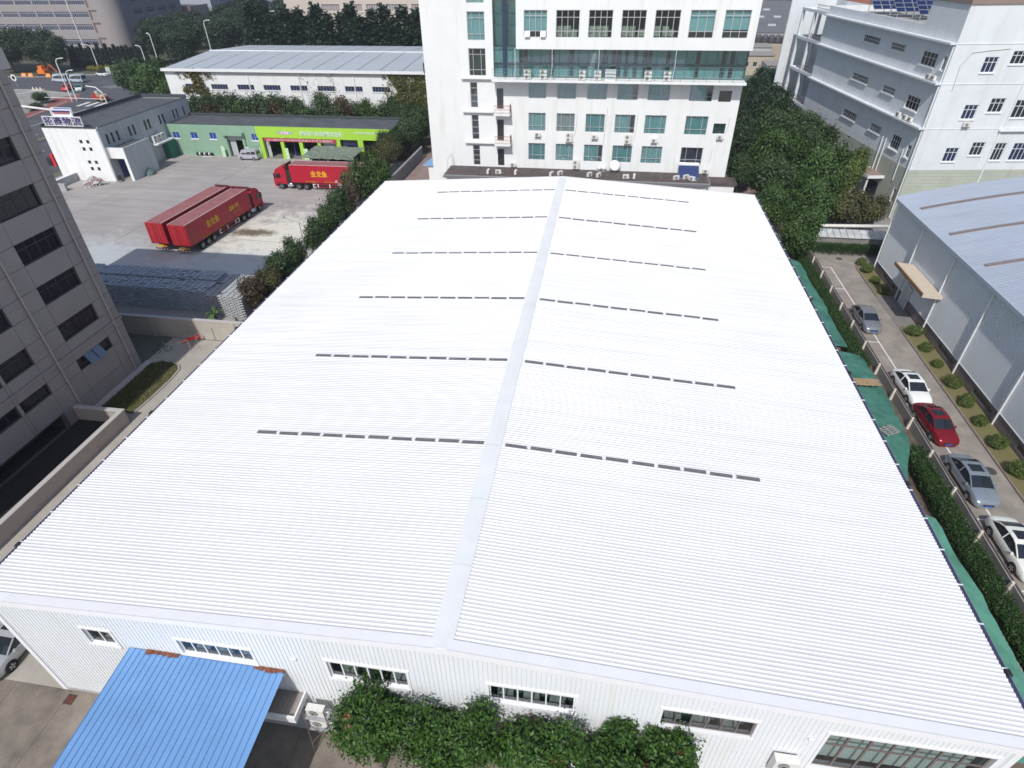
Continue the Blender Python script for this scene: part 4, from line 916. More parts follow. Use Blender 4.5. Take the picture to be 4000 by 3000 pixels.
# green netted lean-to sheds along the alley
netm = mat('green_netting', (.04, .16, .12), .85, var=.35, vscale=.7, col2=(.075, .245, .185), bump=.6, bscale=3)
netl = mat('green_netting_light', (.10, .29, .21), .85, var=.25, vscale=1.2, bump=.3, bscale=6)
def netshed(lab, pts, z, m, seed):
    """a flat shed roof under sagging net: pts = [(y, x_in, x_out)] along the alley"""
    t = thing('netted_shed', lab, 'shed', (21, pts[0][0], 0), group='green netted sheds in the alley'); rg = random.Random(seed); b = MB(); rows = []
    ys = np.arange(pts[0][0], pts[-1][0]+.01, .8 if pts[-1][0] > pts[0][0] else -.8)
    for y in ys:
        for (p, q) in zip(pts[:-1], pts[1:]):
            if min(p[0], q[0]) <= y <= max(p[0], q[0]):
                f = (y-p[0])/(q[0]-p[0]); xi = p[1]+(q[1]-p[1])*f; xo = p[2]+(q[2]-p[2])*f; break
        rows.append([(xi+(xo-xi)*k/7, y, z+.12*math.sin(y*.9+k)*.5+rg.uniform(-.1, .1)+(.25*(1-k/7))-(.12 if k == 7 else 0)) for k in range(8)])
    b.loft(rows, closed=False); b.build('netting', m, t, smooth=True)
    w = MB(); a, c = pts[0], pts[-1]; y0, y1 = min(a[0], c[0])+.3, max(a[0], c[0])-.3
    xo = min(p[2] for p in pts)-.35
    w.box(17.2, xo, y0, y1, 0, z-.2); w.build('shed_body', mat('shed_brown', (.16, .12, .10), .9, var=.3, vscale=1), t)
    return t
netshed('dark green netted shed roof at the far end of the alley', [(48.3, 17.3, 22.7), (57, 17.3, 22.8), (67.3, 17.3, 22.6)], 2.9, netm, 1)
netshed('wide green netted shed roof with wooden pallets on it', [(31.2, 17.3, 21.6), (35.6, 17.3, 23.3), (40, 17.3, 23.7), (46, 17.3, 23.6), (47.8, 17.3, 23.2)], 2.95, netm, 2)
netshed('light green netted shed roof nearest the warehouse front corner', [(14, 17.3, 22.5), (24, 17.3, 22.4), (28.6, 17.3, 22.2)], 3.0, netl, 3)
wood = mat('pallet_wood', (.36, .25, .15), .85, var=.3, vscale=5)
greyp = mat('grey_wood', (.3, .29, .27), .85, var=.2, vscale=5)
def pallet(lab, x, y, z, rz, m, n=7, L=1.5):
    t = thing('wooden_pallet', lab, 'pallet', (x, y, z), rz, 'pallets on the green nets'); ORG[t] = Vector(); rg = random.Random(n)
    for k in range(3): b = MB(); b.box(-.5+k*.45, -.42+k*.45, -.4, .55, 0, .09); b.build('bearer', m, t, local=True)
    for k in range(n): b = MB(); o = rg.uniform(-.12, .12); b.box(-L/2+o, L/2+o, -.42+k*.95/n, -.42+k*.95/n+.08, .091, .13); b.build('slat', m, t, local=True)
pallet('heap of brown wooden slats lying on the wide green net', 22.2, 42.3, 3.2, .05, wood, 8, 2.2)
pallet('small grey wooden rack lying on the wide green net', 22.0, 36.3, 3.2, .5, greyp, 5, 1.2)
for q, (y, lab) in enumerate(((18.7, 'weathered brown timber frame beside the light green net'), (20.4, 'second weathered timber frame beside the light green net'))):
    t = thing('timber_frame', lab, 'frame', (22.3, y, 0)); 
    for dx in (0, .7): b = MB(); b.box(22.0+dx, 22.08+dx, y-.7, y+.7, 2.3, 2.4); b.build('rail', greyp, t); b = MB(); b.box(22.0+dx, 22.08+dx, y-.1, y-.02, 0, 2.3); b.build('leg', greyp, t)
    for k in range(5): b = MB(); b.box(22.0, 22.78, y-.65+k*.3, y-.55+k*.3, 2.401, 2.43); b.build('slat', greyp, t)
pb = thing('scaffold_pole', 'pale scaffold pole lying across the green nets', 'pole', (21, 56, 3)); b = MB(); b.tube([(18.5, 55.2, 3.3), (21.6, 57.2, 3.12)], .04, 6); b.build('pole', whitef, pb); b = MB(); b.tube([(21.6, 57.2, 3.12), (21.72, 57.28, 3.11)], .05, 6); b.build('end_cap', mat('yellow_cap', (.55, .4, .08), .6), pb)
ws = thing('white_sack', 'white plastic sack lying on the far green net', 'sack', (20.6, 60.2, 3.1)); b = MB(); b.lathe([(.05, 0), (.35, .02), (.42, .15), (.3, .25), (.05, .28)], 10, (20.6, 60.2, 3.1)); b.build('sack', whitef, ws)

# ------------------------------------------------------------------ covered hedge shed and pipe behind the lane
sh = thing('white_roofed_shed', 'low shed with white corrugated roof behind the clipped hedge', 'shed', (31, 77, 0))
for k in range(12):
    b = MB(); x = 26.9+k*.8; b.hexa(((x, 75.9, 2.05), (x+.74, 75.9, 2.05), (x+.74, 77.6, 2.5), (x, 77.6, 2.5), (x, 75.9, 2.1), (x+.74, 75.9, 2.1), (x+.74, 77.6, 2.55), (x, 77.6, 2.55))); b.build('roof_sheet', mat('dirty_white_sheet', (.46, .48, .48), .7, var=.25, vscale=1.5), sh)
b = MB(); b.box(26.9, 36.4, 76.1, 77.5, 0, 2.04); b.build('wall', conc_d, sh)
pp = thing('lagged_pipe', 'fat pale lagged pipe running behind the white roofed shed', 'pipe', (31, 78.4, 0))
b = MB(); b.tube([(26.5, 78.2, 2.6), (36.3, 78.8, 2.7)], .22, 10); b.build('pipe', mat('lagging', (.68, .66, .62), .7, var=.1), pp, smooth=True)
for x in (27.5, 31, 34.5): b = MB(); b.box(x-.08, x+.08, 78.2, 78.6, 0, 2.4); b.build('support', steel, pp)

# ------------------------------------------------------------------ pale building with solar roof
TH = R_(7.5)
eb = thing('solar_roof_building', 'pale grey four storey works building with ledges and a solar panel roof', 'building', (40.84, 88.95, 0), TH)
f1 = Frame((0, 0, 0), (1, 0, 0), (0, -1, 0)); f2 = Frame((0, 0, 0), (0, -1, 0), (-1, 0, 0))
ebw = mat('pale_render_blue', (.70, .73, .755), .85, var=.05, vscale=.35, streak=.06)
W1 = [(4.12, 5.78, 18.7, 20.43), (7.25, 9.0, 19.6, 21.05), (10.4, 12.1, 18.7, 20.6), (4.05, 5.73, 13.3, 15.03), (7.05, 8.85, 14.1, 15.77), (10.28, 12.2, 13.42, 15.55), (3.9, 5.57, 7.97, 9.76), (7.08, 8.7, 8.76, 10.44), (10.12, 11.54, 8.1, 10.33), (12.53, 14.8, 8.09, 10.32), (16.5, 18.5, 8.1, 10.3)]
W2 = [(18.05, 23.2, 19.57, 20.48), (10.85, 14.75, 19.55, 20.42), (2.9, 6.3, 18.85, 20.42), (.85, 1.5, 18.87, 20.38), (18.0, 23.3, 14.35, 15.25), (9.75, 13.25, 14.3, 15.15), (3.1, 6.3, 13.55, 15.15), (18.1, 22.8, 8.98, 10.05), (10, 13.3, 9.0, 10.0), (4.2, 6.6, 8.2, 10.0), (1.3, 2.2, 8.1, 9.7), (21.65, 24, 4.6, 5.4), (17.6, 19.9, 4.55, 5.4), (13.7, 15.7, 4.5, 5.35), (1.0, 1.76, 2.1, 3.9)]
W2u = [(-b_, -a_, c_, d_) for (a_, b_, c_, d_) in W2]
wall('front_wall', f1, 0, 40, 0, 26.0, W1, ebw, eb, .22)
wall('side_wall', f2, -38, 0, 0, 23.2, W2u, ebw, eb, .22)
b = MB(); b.poly((f2.p(-8.05, 23.2), f2.p(0, 23.2), f2.p(0, 26), f2.p(-8.05, 26))); b.poly(((0, 8.05, 22.3), (0, 8.05, 26), (40, 8.05, 26), (40, 8.05, 22.3))); b.build('upper_block', ebw, eb, local=True)
b = MB(); b.box(0.001, 40, .001, 8.04, 25.6, 25.7); b.box(.3, 40, 8.06, 38, 22.2, 22.3); b.build('roof', conc, eb, local=True)
b = MB(); b.box(.001, .3, 8.06, 38, 22.3, 23.19); b.build('parapet', ebw, eb, local=True)
b = MB(); b.poly(((0, 38, 0), (40, 38, 0), (40, 38, 23.2), (0, 38, 23.2))[::-1]); b.poly(((40, 0, 0), (40, 38, 0), (40, 38, 26), (40, 0, 26))); b.build('rear_wall', ebw, eb, local=True)
b = MB(); b.box(-.15, 41, -.15, .3, 25.9, 26.4); b.box(-.15, .3, .3, 8.2, 25.9, 26.4); b.build('coping', mat('brown_coping', (.28, .2, .17), .8), eb, local=True)
for z in (21.75, 17.35, 12.05):
    b = MB(); b.wbox(f2, -38, 0, z, z+.22, .003, .75); b.build('ledge', ebw, eb, local=True)
    b = MB(); b.wbox(f1, 0, 40, z+.05, z+.12, .003, .05); b.build('string_course', ebw, eb, local=True)
b = MB(); b.wbox(f1, 9.6, 40, 11.85, 12.02, .052, .4); b.build('front_ledge', whitef, eb, local=True)
cl1 = mat('green_grey_cladding', (.45, .48, .41), .85, var=.08, vscale=.4, streak=.08)
for fr_, u0, u1, hol in ((f1, .02, 40, []), (f2, -38, -.02, [w for w in W2u if w[2] < 6])):
    for k in range(15):
        z0 = .1+k*.455; z1 = z0+.435; segs = [(u0, u1)]
        for (a, c, e, g) in hol:
            if e-.15 < z1 and g+.02 > z0: segs = [s for s0, s1 in segs for s in ((s0, min(s1, a-.06)), (max(s0, c+.06), s1)) if s[1]-s[0] > .05]
        b = MB()
        for (s0, s1) in segs: b.wbox(fr_, s0, s1, z0, z1, .003, .035)
        if segs: b.build('cladding_board', cl1, eb, local=True)
for i, (a, c, e, g) in enumerate(W1): window(eb, f1, a, c, e, g, [.333, .667] if c-a < 2 else [.25, .5, .75], [.66], whitef, darkg if i % 3 else bluedg, None, sill=.12, depth=.1, fw=.07, mw=.06, sillm=whitef)
for i, (a, c, e, g) in enumerate(W2u):
    wide = c-a > 3 and g-e < 1.2
    window(eb, f2, a, c, e, g, [k/9 for k in range(1, 9)] if wide else ([.25, .5, .75] if c-a > 2 else [.5]), [.5] if wide else ([.6] if g-e > 1.2 else []), whitef if i < 11 else mat('sandy_frame', (.5, .42, .36), .7), darkg if i < 11 else mat('boarded', (.36, .29, .25), .8), None, sill=.2, depth=.1, fw=.05, mw=.045, panes=not wide)
b = MB(); b.tube([(9.85, -.1, .1), (9.85, -.1, 12), (10.1, -.1, 12.3), (10.1, -.1, 26)], .09, 8); b.build('downpipe', whitef, eb, local=True)
b = MB(); b.tube([(-.1, .25, .1), (-.1, .25, 21.6)], .08, 8); b.tube([(-.1, 2.7, 4.7), (-.1, 2.7, 9)], .06, 8); b.build('downpipe', whitef, eb, local=True)
b = MB(); b.tube([(1.6, -.04, 16.6), (1.4, -.04, 19.5), (2.2, -.04, 20.9), (4.0, -.04, 21.1), (6.6, -.04, 21.3)], .045, 6); b.build('crack_seal', mat('sealant', (.5, .48, .43), .9), eb, local=True)
# porch
pch = MB(); pch.box(-2.3, -.01, 5.1, 9.3, 4.3, 4.55); pch = pch.build('porch_canopy', mat('porch_top', (.30, .22, .2), .8), eb, local=True)
b = MB(); b.box(-2.36, -2.3, 5.0, 9.4, 4.2, 4.62); b.box(-2.3, -.01, 5.0, 5.09, 4.2, 4.62); b.box(-2.3, -.01, 9.31, 9.4, 4.2, 4.62); b.build('fascia', whitef, pch, local=True)
for y in (5.4, 9.0): b = MB(); b.box(-2.2, -2.0, y-.1, y+.1, 0, 4.3); b.build('column', ebw, pch, local=True)
for y in (7.6, 8.6): b = MB(); b.tube([(-.12, y, 4.56), (-.12, y, 9.2)], .07, 8); b.build('pipe', whitef, pch, local=True)
b = MB(); b.box(-.08, -.036, 5.8, 8.4, .1, 3.2); b.build('entrance_door', room2, eb, local=True)
# open gallery at the far end
for y in (38.2, 43.8, 49.3):
    for x in (0, 3.2): b = MB(); b.box(x, x+.45, y-.22, y+.22, 0, 22.2); b.build('gallery_column', ebw, eb, local=True)
for z in (21.7, 17.2, 12.0, 6.8):
    b = MB(); b.box(-.02, .47, 38.02, 49.54, z, z+.45); b.box(.47, 8, 49.05, 49.53, z, z+.45); b.box(.48, 8, 38.02, 49.04, z+.02, z+.2); b.build('gallery_slab', ebw, eb, local=True)
    rl = MB()
    for zz in (z+.8, z+1.3): rl.box(.1, .16, 38.42, 43.58, zz, zz+.05)
    for y in np.arange(38.6, 43.5, .45): rl.box(.11, .15, y-.015, y+.015, z+.45, z+1.3)
    rl.build('gallery_rail', mat('maroon_rail', (.10, .03, .03), .6), eb, local=True)
b = MB(); b.box(7.9, 8.1, 38.02, 60, 0, 23); b.box(-.6, 8, 54, 54.3, 0, 23.5); b.build('gallery_wall', ebw, eb, local=True)
GE = 'air conditioners on the pale works building'
def rloc(x, y, z): return (40.84+x*math.cos(TH)-y*math.sin(TH), 88.95+x*math.sin(TH)+y*math.cos(TH), z)
ac(1, *rloc(5.0, -.3, 12.4), 'single fan air conditioner under a front window of the pale works building', GE, TH, bracket=True)
for q, (y, z, lab) in enumerate(((2.6, 17.6, 'white air conditioner on the second ledge near the corner, twin of a pair'), (1.5, 17.6, 'white air conditioner on the second ledge, right at the corner'), (6.3, 12.3, 'white air conditioner on the third ledge below the wide window'), (4.5, 12.3, 'white air conditioner in the middle of the third ledge'), (3.2, 12.3, 'white air conditioner on the third ledge nearest the corner'))):
    ac(1, *rloc(-.4, y, z), lab, GE, TH-math.pi/2)
# solar arrays
cell = mat('solar_cell', (.012, .022, .085), .2, spec=.8)
for q, (x, y, lab) in enumerate(((44.6, 111.6, 'solar panel array nearest the tall corner of the pale works roof'), (42.9, 116.0, 'middle solar panel array on the pale works roof'), (41.0, 120.6, 'solar panel array farthest along the pale works roof'))):
    t = thing('solar_array', lab, 'solar panel', (x, y, 22.35), R_(4), 'solar arrays on the works roof'); ORG[t] = Vector(); tl = R_(32)
    def P(u, v, h=0): return (u, v*math.cos(tl)-h*math.sin(tl), .7+v*math.sin(tl)+h*math.cos(tl))
    for i in range(4):
        for j in range(3):
            b = MB(); u0, v0 = i*1.35, j*1.0; b.hexa((P(u0+.03, v0+.03), P(u0+1.32, v0+.03), P(u0+1.32, v0+.97), P(u0+.03, v0+.97), P(u0+.03, v0+.03, .03), P(u0+1.32, v0+.03, .03), P(u0+1.32, v0+.97, .03), P(u0+.03, v0+.97, .03))); p = b.build('panel', cell, t, local=True)
            g = MB()
            for uu in (.03, 1.3): g.hexa((P(u0+uu, v0+.03, .031), P(u0+uu+.02, v0+.03, .031), P(u0+uu+.02, v0+.97, .031), P(u0+uu, v0+.97, .031), P(u0+uu, v0+.03, .036), P(u0+uu+.02, v0+.03, .036), P(u0+uu+.02, v0+.97, .036), P(u0+uu, v0+.97, .036)))
            for vv in (.03, .94): g.hexa((P(u0+.03, v0+vv, .037), P(u0+1.32, v0+vv, .037), P(u0+1.32, v0+vv+.03, .037), P(u0+.03, v0+vv+.03, .037), P(u0+.03, v0+vv, .041), P(u0+1.32, v0+vv, .041), P(u0+1.32, v0+vv+.03, .041), P(u0+.03, v0+vv+.03, .041)))
            g.build('panel_frame', alu, p, local=True)
    b = MB()
    for u in (.2, 2.7, 5.2): b.box(u-.04, u+.04, .0, .08, 0, .7); b.box(u-.04, u+.04, 2.4, 2.48, 0, 2.2); b.hexa((P(u-.03, 0, -.08), P(u+.03, 0, -.08), P(u+.03, 3, -.08), P(u-.03, 3, -.08), P(u-.03, 0, -.01), P(u+.03, 0, -.01), P(u+.03, 3, -.01), P(u-.03, 3, -.01)))
    b.build('stand', steel, t, local=True)
# ------------------------------------------------------------------ vehicles
rimm = mat('alloy_rim', (.5, .5, .52), .3, metal=.6); lampm = mat('headlamp_glass', (.75, .78, .8), .1, spec=.8); redl = mat('tail_lamp', (.4, .01, .01), .2); platem = mat('blue_plate', (.03, .1, .45), .4)
carg = mat('car_glass', (.018, .022, .03), .04, spec=1.); chrome = mat('chrome', (.6, .6, .62), .15, metal=.9)
def wheel_meshes(r, w, key):
    t = MB(); t.lathe([(r*.62, -w/2), (r*.94, -w/2), (r, -w/3), (r, w/3), (r*.94, w/2), (r*.62, w/2)], 20, axis='x'); m1 = t.mesh('tyre', black, auto=40)
    q = MB(); q.lathe([(r*.63, -w/2+.02), (r*.6, w/2-.01), (r*.5, w/2-.04), (r*.18, w/2-.01), (r*.05, w/2)], 14, axis='x'); m2 = q.mesh('rim', rimm)
    s = MB()
    for k in range(5):
        a = 2*math.pi*k/5; ca, sa = math.cos(a), math.sin(a); P = lambda d, e: (w/2+.004, d*ca-e*sa, d*sa+e*ca)
        s.poly((P(r*.15, -.035), P(r*.58, -.05), P(r*.58, .05), P(r*.15, .035)))
    return m1, m2, s.mesh('spoke', rimm)
CW = wheel_meshes(.325, .2, 'car'); TW = wheel_meshes(.51, .32, 'truck')
def put_wheel(t, x, y, r, W, spoke=True):
    w = place('wheel', W[0], t, (x, y, r), rot=(0, 0, 0 if x > 0 else math.pi)); w.name = 'wheel'
    place('rim', W[1], w); 
    if spoke: place('spoke', W[2], w)
def _interp(st, y):
    for a, c in zip(st[:-1], st[1:]):
        if a[0] <= y <= c[0]:
            f = (y-a[0])/(c[0]-a[0]); return [p+(q-p)*f for p, q in zip(a, c)]
BODY = [(-2.36, .66, .60, .74), (-2.3, .78, .72, .88), (-2.1, .855, .80, .985), (-1.75, .89, .86, 1.02), (-.9, .905, .88, .955), (.4, .905, .87, .95), (1.15, .90, .85, .985), (1.7, .885, .78, .91), (2.1, .84, .68, .80), (2.28, .76, .60, .70), (2.38, .6, .5, .58)]
def sedan_meshes(paintm, roofm=None):
    b = MB(); rings = []
    for (y, w, zs, zt) in BODY:
        half = [(w*.86, .2), (w*.98, .34), (w, .52), (w*.985, zs-.02), (w*.9, (zs+zt)/2+.03), (w*.72, zt), (w*.36, zt+.025), (0, zt+.032)]
        rings.append([(x, y, z) for x, z in half] + [(-x, y, z) for x, z in half[-2::-1]])
    b.loft(rings); body = b.mesh('body', paintm, auto=38)
    G = [(-1.78, .80, 1.0, .78, 1.0), (-1.4, .82, .97, .70, 1.24), (-1.0, .83, .96, .65, 1.39), (-.35, .84, .95, .645, 1.455), (.1, .84, .94, .645, 1.45), (.42, .84, .94, .66, 1.38), (.8, .83, .95, .71, 1.2), (1.2, .79, .97, .77, .985)]
    rb, ws, rw, sw = MB(), MB(), MB(), MB()
    def ring(g): y, wb, zb, wt, zt = g; return [(wb, y, zb), (wt, y, zt), (wt*.55, y, zt+.028), (0, y, zt+.036), (-wt*.55, y, zt+.028), (-wt, y, zt), (-wb, y, zb)]
    R = [ring(g) for g in G]
    for i in range(7):
        top = rw if i < 2 else (ws if i > 4 else rb)
        for k in range(1, 5): top.poly((R[i][k], R[i+1][k], R[i+1][k+1], R[i][k+1])[::-1])
        for k in (0, 5): sw.poly((R[i][k], R[i+1][k], R[i+1][k+1], R[i][k+1])[::-1])
    # pillars: body coloured bands over the glass joints
    for sgn in (1, -1):
        for i0, i1 in ((0, 2), (5, 7)):
            for i in range(i0, i1):
                a, c = R[i][1 if sgn > 0 else 5], R[i+1][1 if sgn > 0 else 5]
                rb.tube([a, c], .045, 6, cap=False)
        for i in range(2, 5): a, c = R[i][1 if sgn > 0 else 5], R[i+1][1 if sgn > 0 else 5]; rb.tube([a, c], .035, 6, cap=False)
        p0, p1 = R[3][0 if sgn > 0 else 6], R[3][1 if sgn > 0 else 5]; rb.tube([(p0[0]+sgn*.01, p0[1]-.05, p0[2]), (p1[0]+sgn*.01, p1[1]-.05, p1[2])], .035, 6, cap=False)
    sr = MB(); sr.box(-.42, .42, -.62, .08, 1.478, 1.497)
    li = MB()
    for s in (1, -1): li.hexa(((s*.40, 2.27, .52), (s*.70, 2.14, .54), (s*.68, 2.1, .54), (s*.40, 2.2, .52), (s*.40, 2.24, .68), (s*.76, 1.98, .73), (s*.72, 1.94, .75), (s*.40, 2.16, .70)))
    tl = MB()
    for s in (1, -1): tl.hexa(((s*.42, -2.36, .62), (s*.76, -2.28, .62), (s*.74, -2.2, .62), (s*.42, -2.3, .62), (s*.42, -2.35, .8), (s*.78, -2.25, .82), (s*.74, -2.18, .82), (s*.42, -2.28, .8)))
    gr_ = MB(); gr_.box(-.36, .36, 2.26, 2.395, .38, .56); gr_.box(-.5, .5, 2.24, 2.36, .26, .34)
    pl_ = MB(); pl_.box(-.22, .22, 2.38, 2.41, .36, .48)
    mi = MB()
    for s in (1, -1): mi.hexa(((s*.86, .78, .93), (s*1.02, .82, .95), (s*1.02, .92, .95), (s*.86, .94, .93), (s*.86, .78, 1.05), (s*1.01, .82, 1.07), (s*1.01, .9, 1.07), (s*.86, .92, 1.05)))
    ar = MB()
    for s in (1, -1):
        for y in (-1.38, 1.42): ar.lathe([(.37, s*.895), (.37, s*.912)], 18, (0, y, .34), 'x')  # flat black discs paint the shaded arch openings, which are not cut
    return dict(body=body, roof=rb.mesh('roof', roofm or paintm, auto=50), windscreen=ws.mesh('windscreen', carg, smooth=True), rear_window=rw.mesh('rear_window', carg, smooth=True), side_windows=sw.mesh('side_windows', carg), sunroof=sr.mesh('sunroof', carg), headlights=li.mesh('headlights', lampm), tail_lights=tl.mesh('tail_lights', redl), grille=gr_.mesh('grille', dark), number_plate=pl_.mesh('number_plate', platem), mirrors=mi.mesh('mirrors', paintm), wheel_arch_shade=ar.mesh('wheel_arch_shade', black))
CARM = {}
def carpaint(name, col, metal=.3): return mat(name, col, .22, metal=metal, spec=.6)
def sedan(lab, x, y, rz, pm, group=None, sun=True, sc=1., cat='car', name='parked_car', roofm=None):
    k = pm.name + (roofm.name if roofm else '')
    if k not in CARM: CARM[k] = sedan_meshes(pm, roofm)
    t = thing(name, lab, cat, (x, y, 0), rz, group); ORG[t] = Vector(); t.scale = (sc, sc, sc)
    for n, me in CARM[k].items():
        if n == 'sunroof' and not sun: continue
        place(n, me, t)
    for s in (1, -1):
        for yy in (-1.38, 1.42): put_wheel(t, s*.83, yy, .325, CW)
    return t
P_ = 'cars parked along the lane wall'
silver, whitec, redc, silverb = carpaint('silver_paint', (.34, .36, .39), .55), carpaint('white_car_paint', (.78, .79, .78), 0), carpaint('red_car_paint', (.22, .012, .022), .2), carpaint('blue_silver_paint', (.36, .41, .47), .5)
sedan('silver sedan parked alone at the far end of the lane', 28.0, 58.1, math.pi+.02, silver, P_, sun=False)
sedan('white sedan with dark sunroof parked behind the red car', 28.0, 46.1, math.pi+.05, whitec, P_)
sedan('dark red sedan parked bumper to bumper with the white car', 28.05, 41.15, math.pi+.05, redc, P_)
sedan('blue silver sedan with sunroof between the red and white cars', 28.05, 34.8, math.pi+.02, silverb, P_, sc=1.02)
sedan('large white sedan nearest the front of the lane', 28.1, 28.7, math.pi, carpaint('cream_white_paint', (.76, .77, .72), 0), P_, sc=1.03)
sedan('silver sedan half hidden behind the warehouse corner', -31.15, 14.0, math.pi, carpaint('light_silver_paint', (.55, .56, .58), .4))

def van(lab, x, y, rz, pm, L=3.9, W=1.55, Hh=1.9, cat='van', group=None, name='minivan', hood=.45, sc=1.):
    t = thing(name, lab, cat, (x, y, 0), rz, group); ORG[t] = Vector(); h = L/2; t.scale = (sc,)*3
    side = [(-h, .3), (-h, .95), (-h+.12, Hh-.25), (-h+.35, Hh-.03), (h-1.35-hood*.3, Hh), (h-hood-.45, Hh-.12), (h-hood, 1.05), (h-.08, .85), (h, .55), (h, .3)]
    b = MB(); ws = W/2
    b.loft([[(sx*(ws-.08*(z > Hh*.6)), yy, z) for yy, z in side] for sx in (-1, 1)])
    b.build('body', pm, t, auto=30, local=True)
    g = MB()
    for s in (1, -1):
        for (y0, y1) in ((-h+.25, -h+1.15), (-h+1.22, -h+2.1), (-h+2.17, h-hood-.35)):
            xs = s*(ws+.006); g.hexa(((xs-s*.03, y0, 1.08), (xs, y0, 1.08), (xs, y1, 1.08), (xs-s*.03, y1, 1.08), (xs-s*.11, y0+.04, Hh-.3), (xs-s*.075, y0+.04, Hh-.3), (xs-s*.075, y1-.06, Hh-.3), (xs-s*.11, y1-.06, Hh-.3)))
    g.build('side_windows', carg, t, local=True)
    g = MB(); g.hexa(((-ws+.12, h-hood-.02, 1.08), (ws-.12, h-hood-.02, 1.08), (ws-.12, h-hood+.01, 1.08), (-ws+.12, h-hood+.01, 1.08), (-ws+.16, h-hood-.40, Hh-.17), (ws-.16, h-hood-.40, Hh-.17), (ws-.16, h-hood-.37, Hh-.17), (-ws+.16, h-hood-.37, Hh-.17))); g.build('windscreen', carg, t, local=True)
    g = MB(); g.box(-ws+.15, ws-.15, -h-.005, -h+.02, 1.05, Hh-.35); g.build('rear_window', carg, t, local=True)
    g = MB(); g.box(-ws+.1, -ws+.35, h-.03, h+.01, .58, .78); g.box(ws-.35, ws-.1, h-.03, h+.01, .58, .78); g.build('headlights', lampm, t, local=True)
    for s in (1, -1):
        for yy in (-h+.75, h-.65): put_wheel(t, s*(ws-.07), yy, .3, CW)
    return t

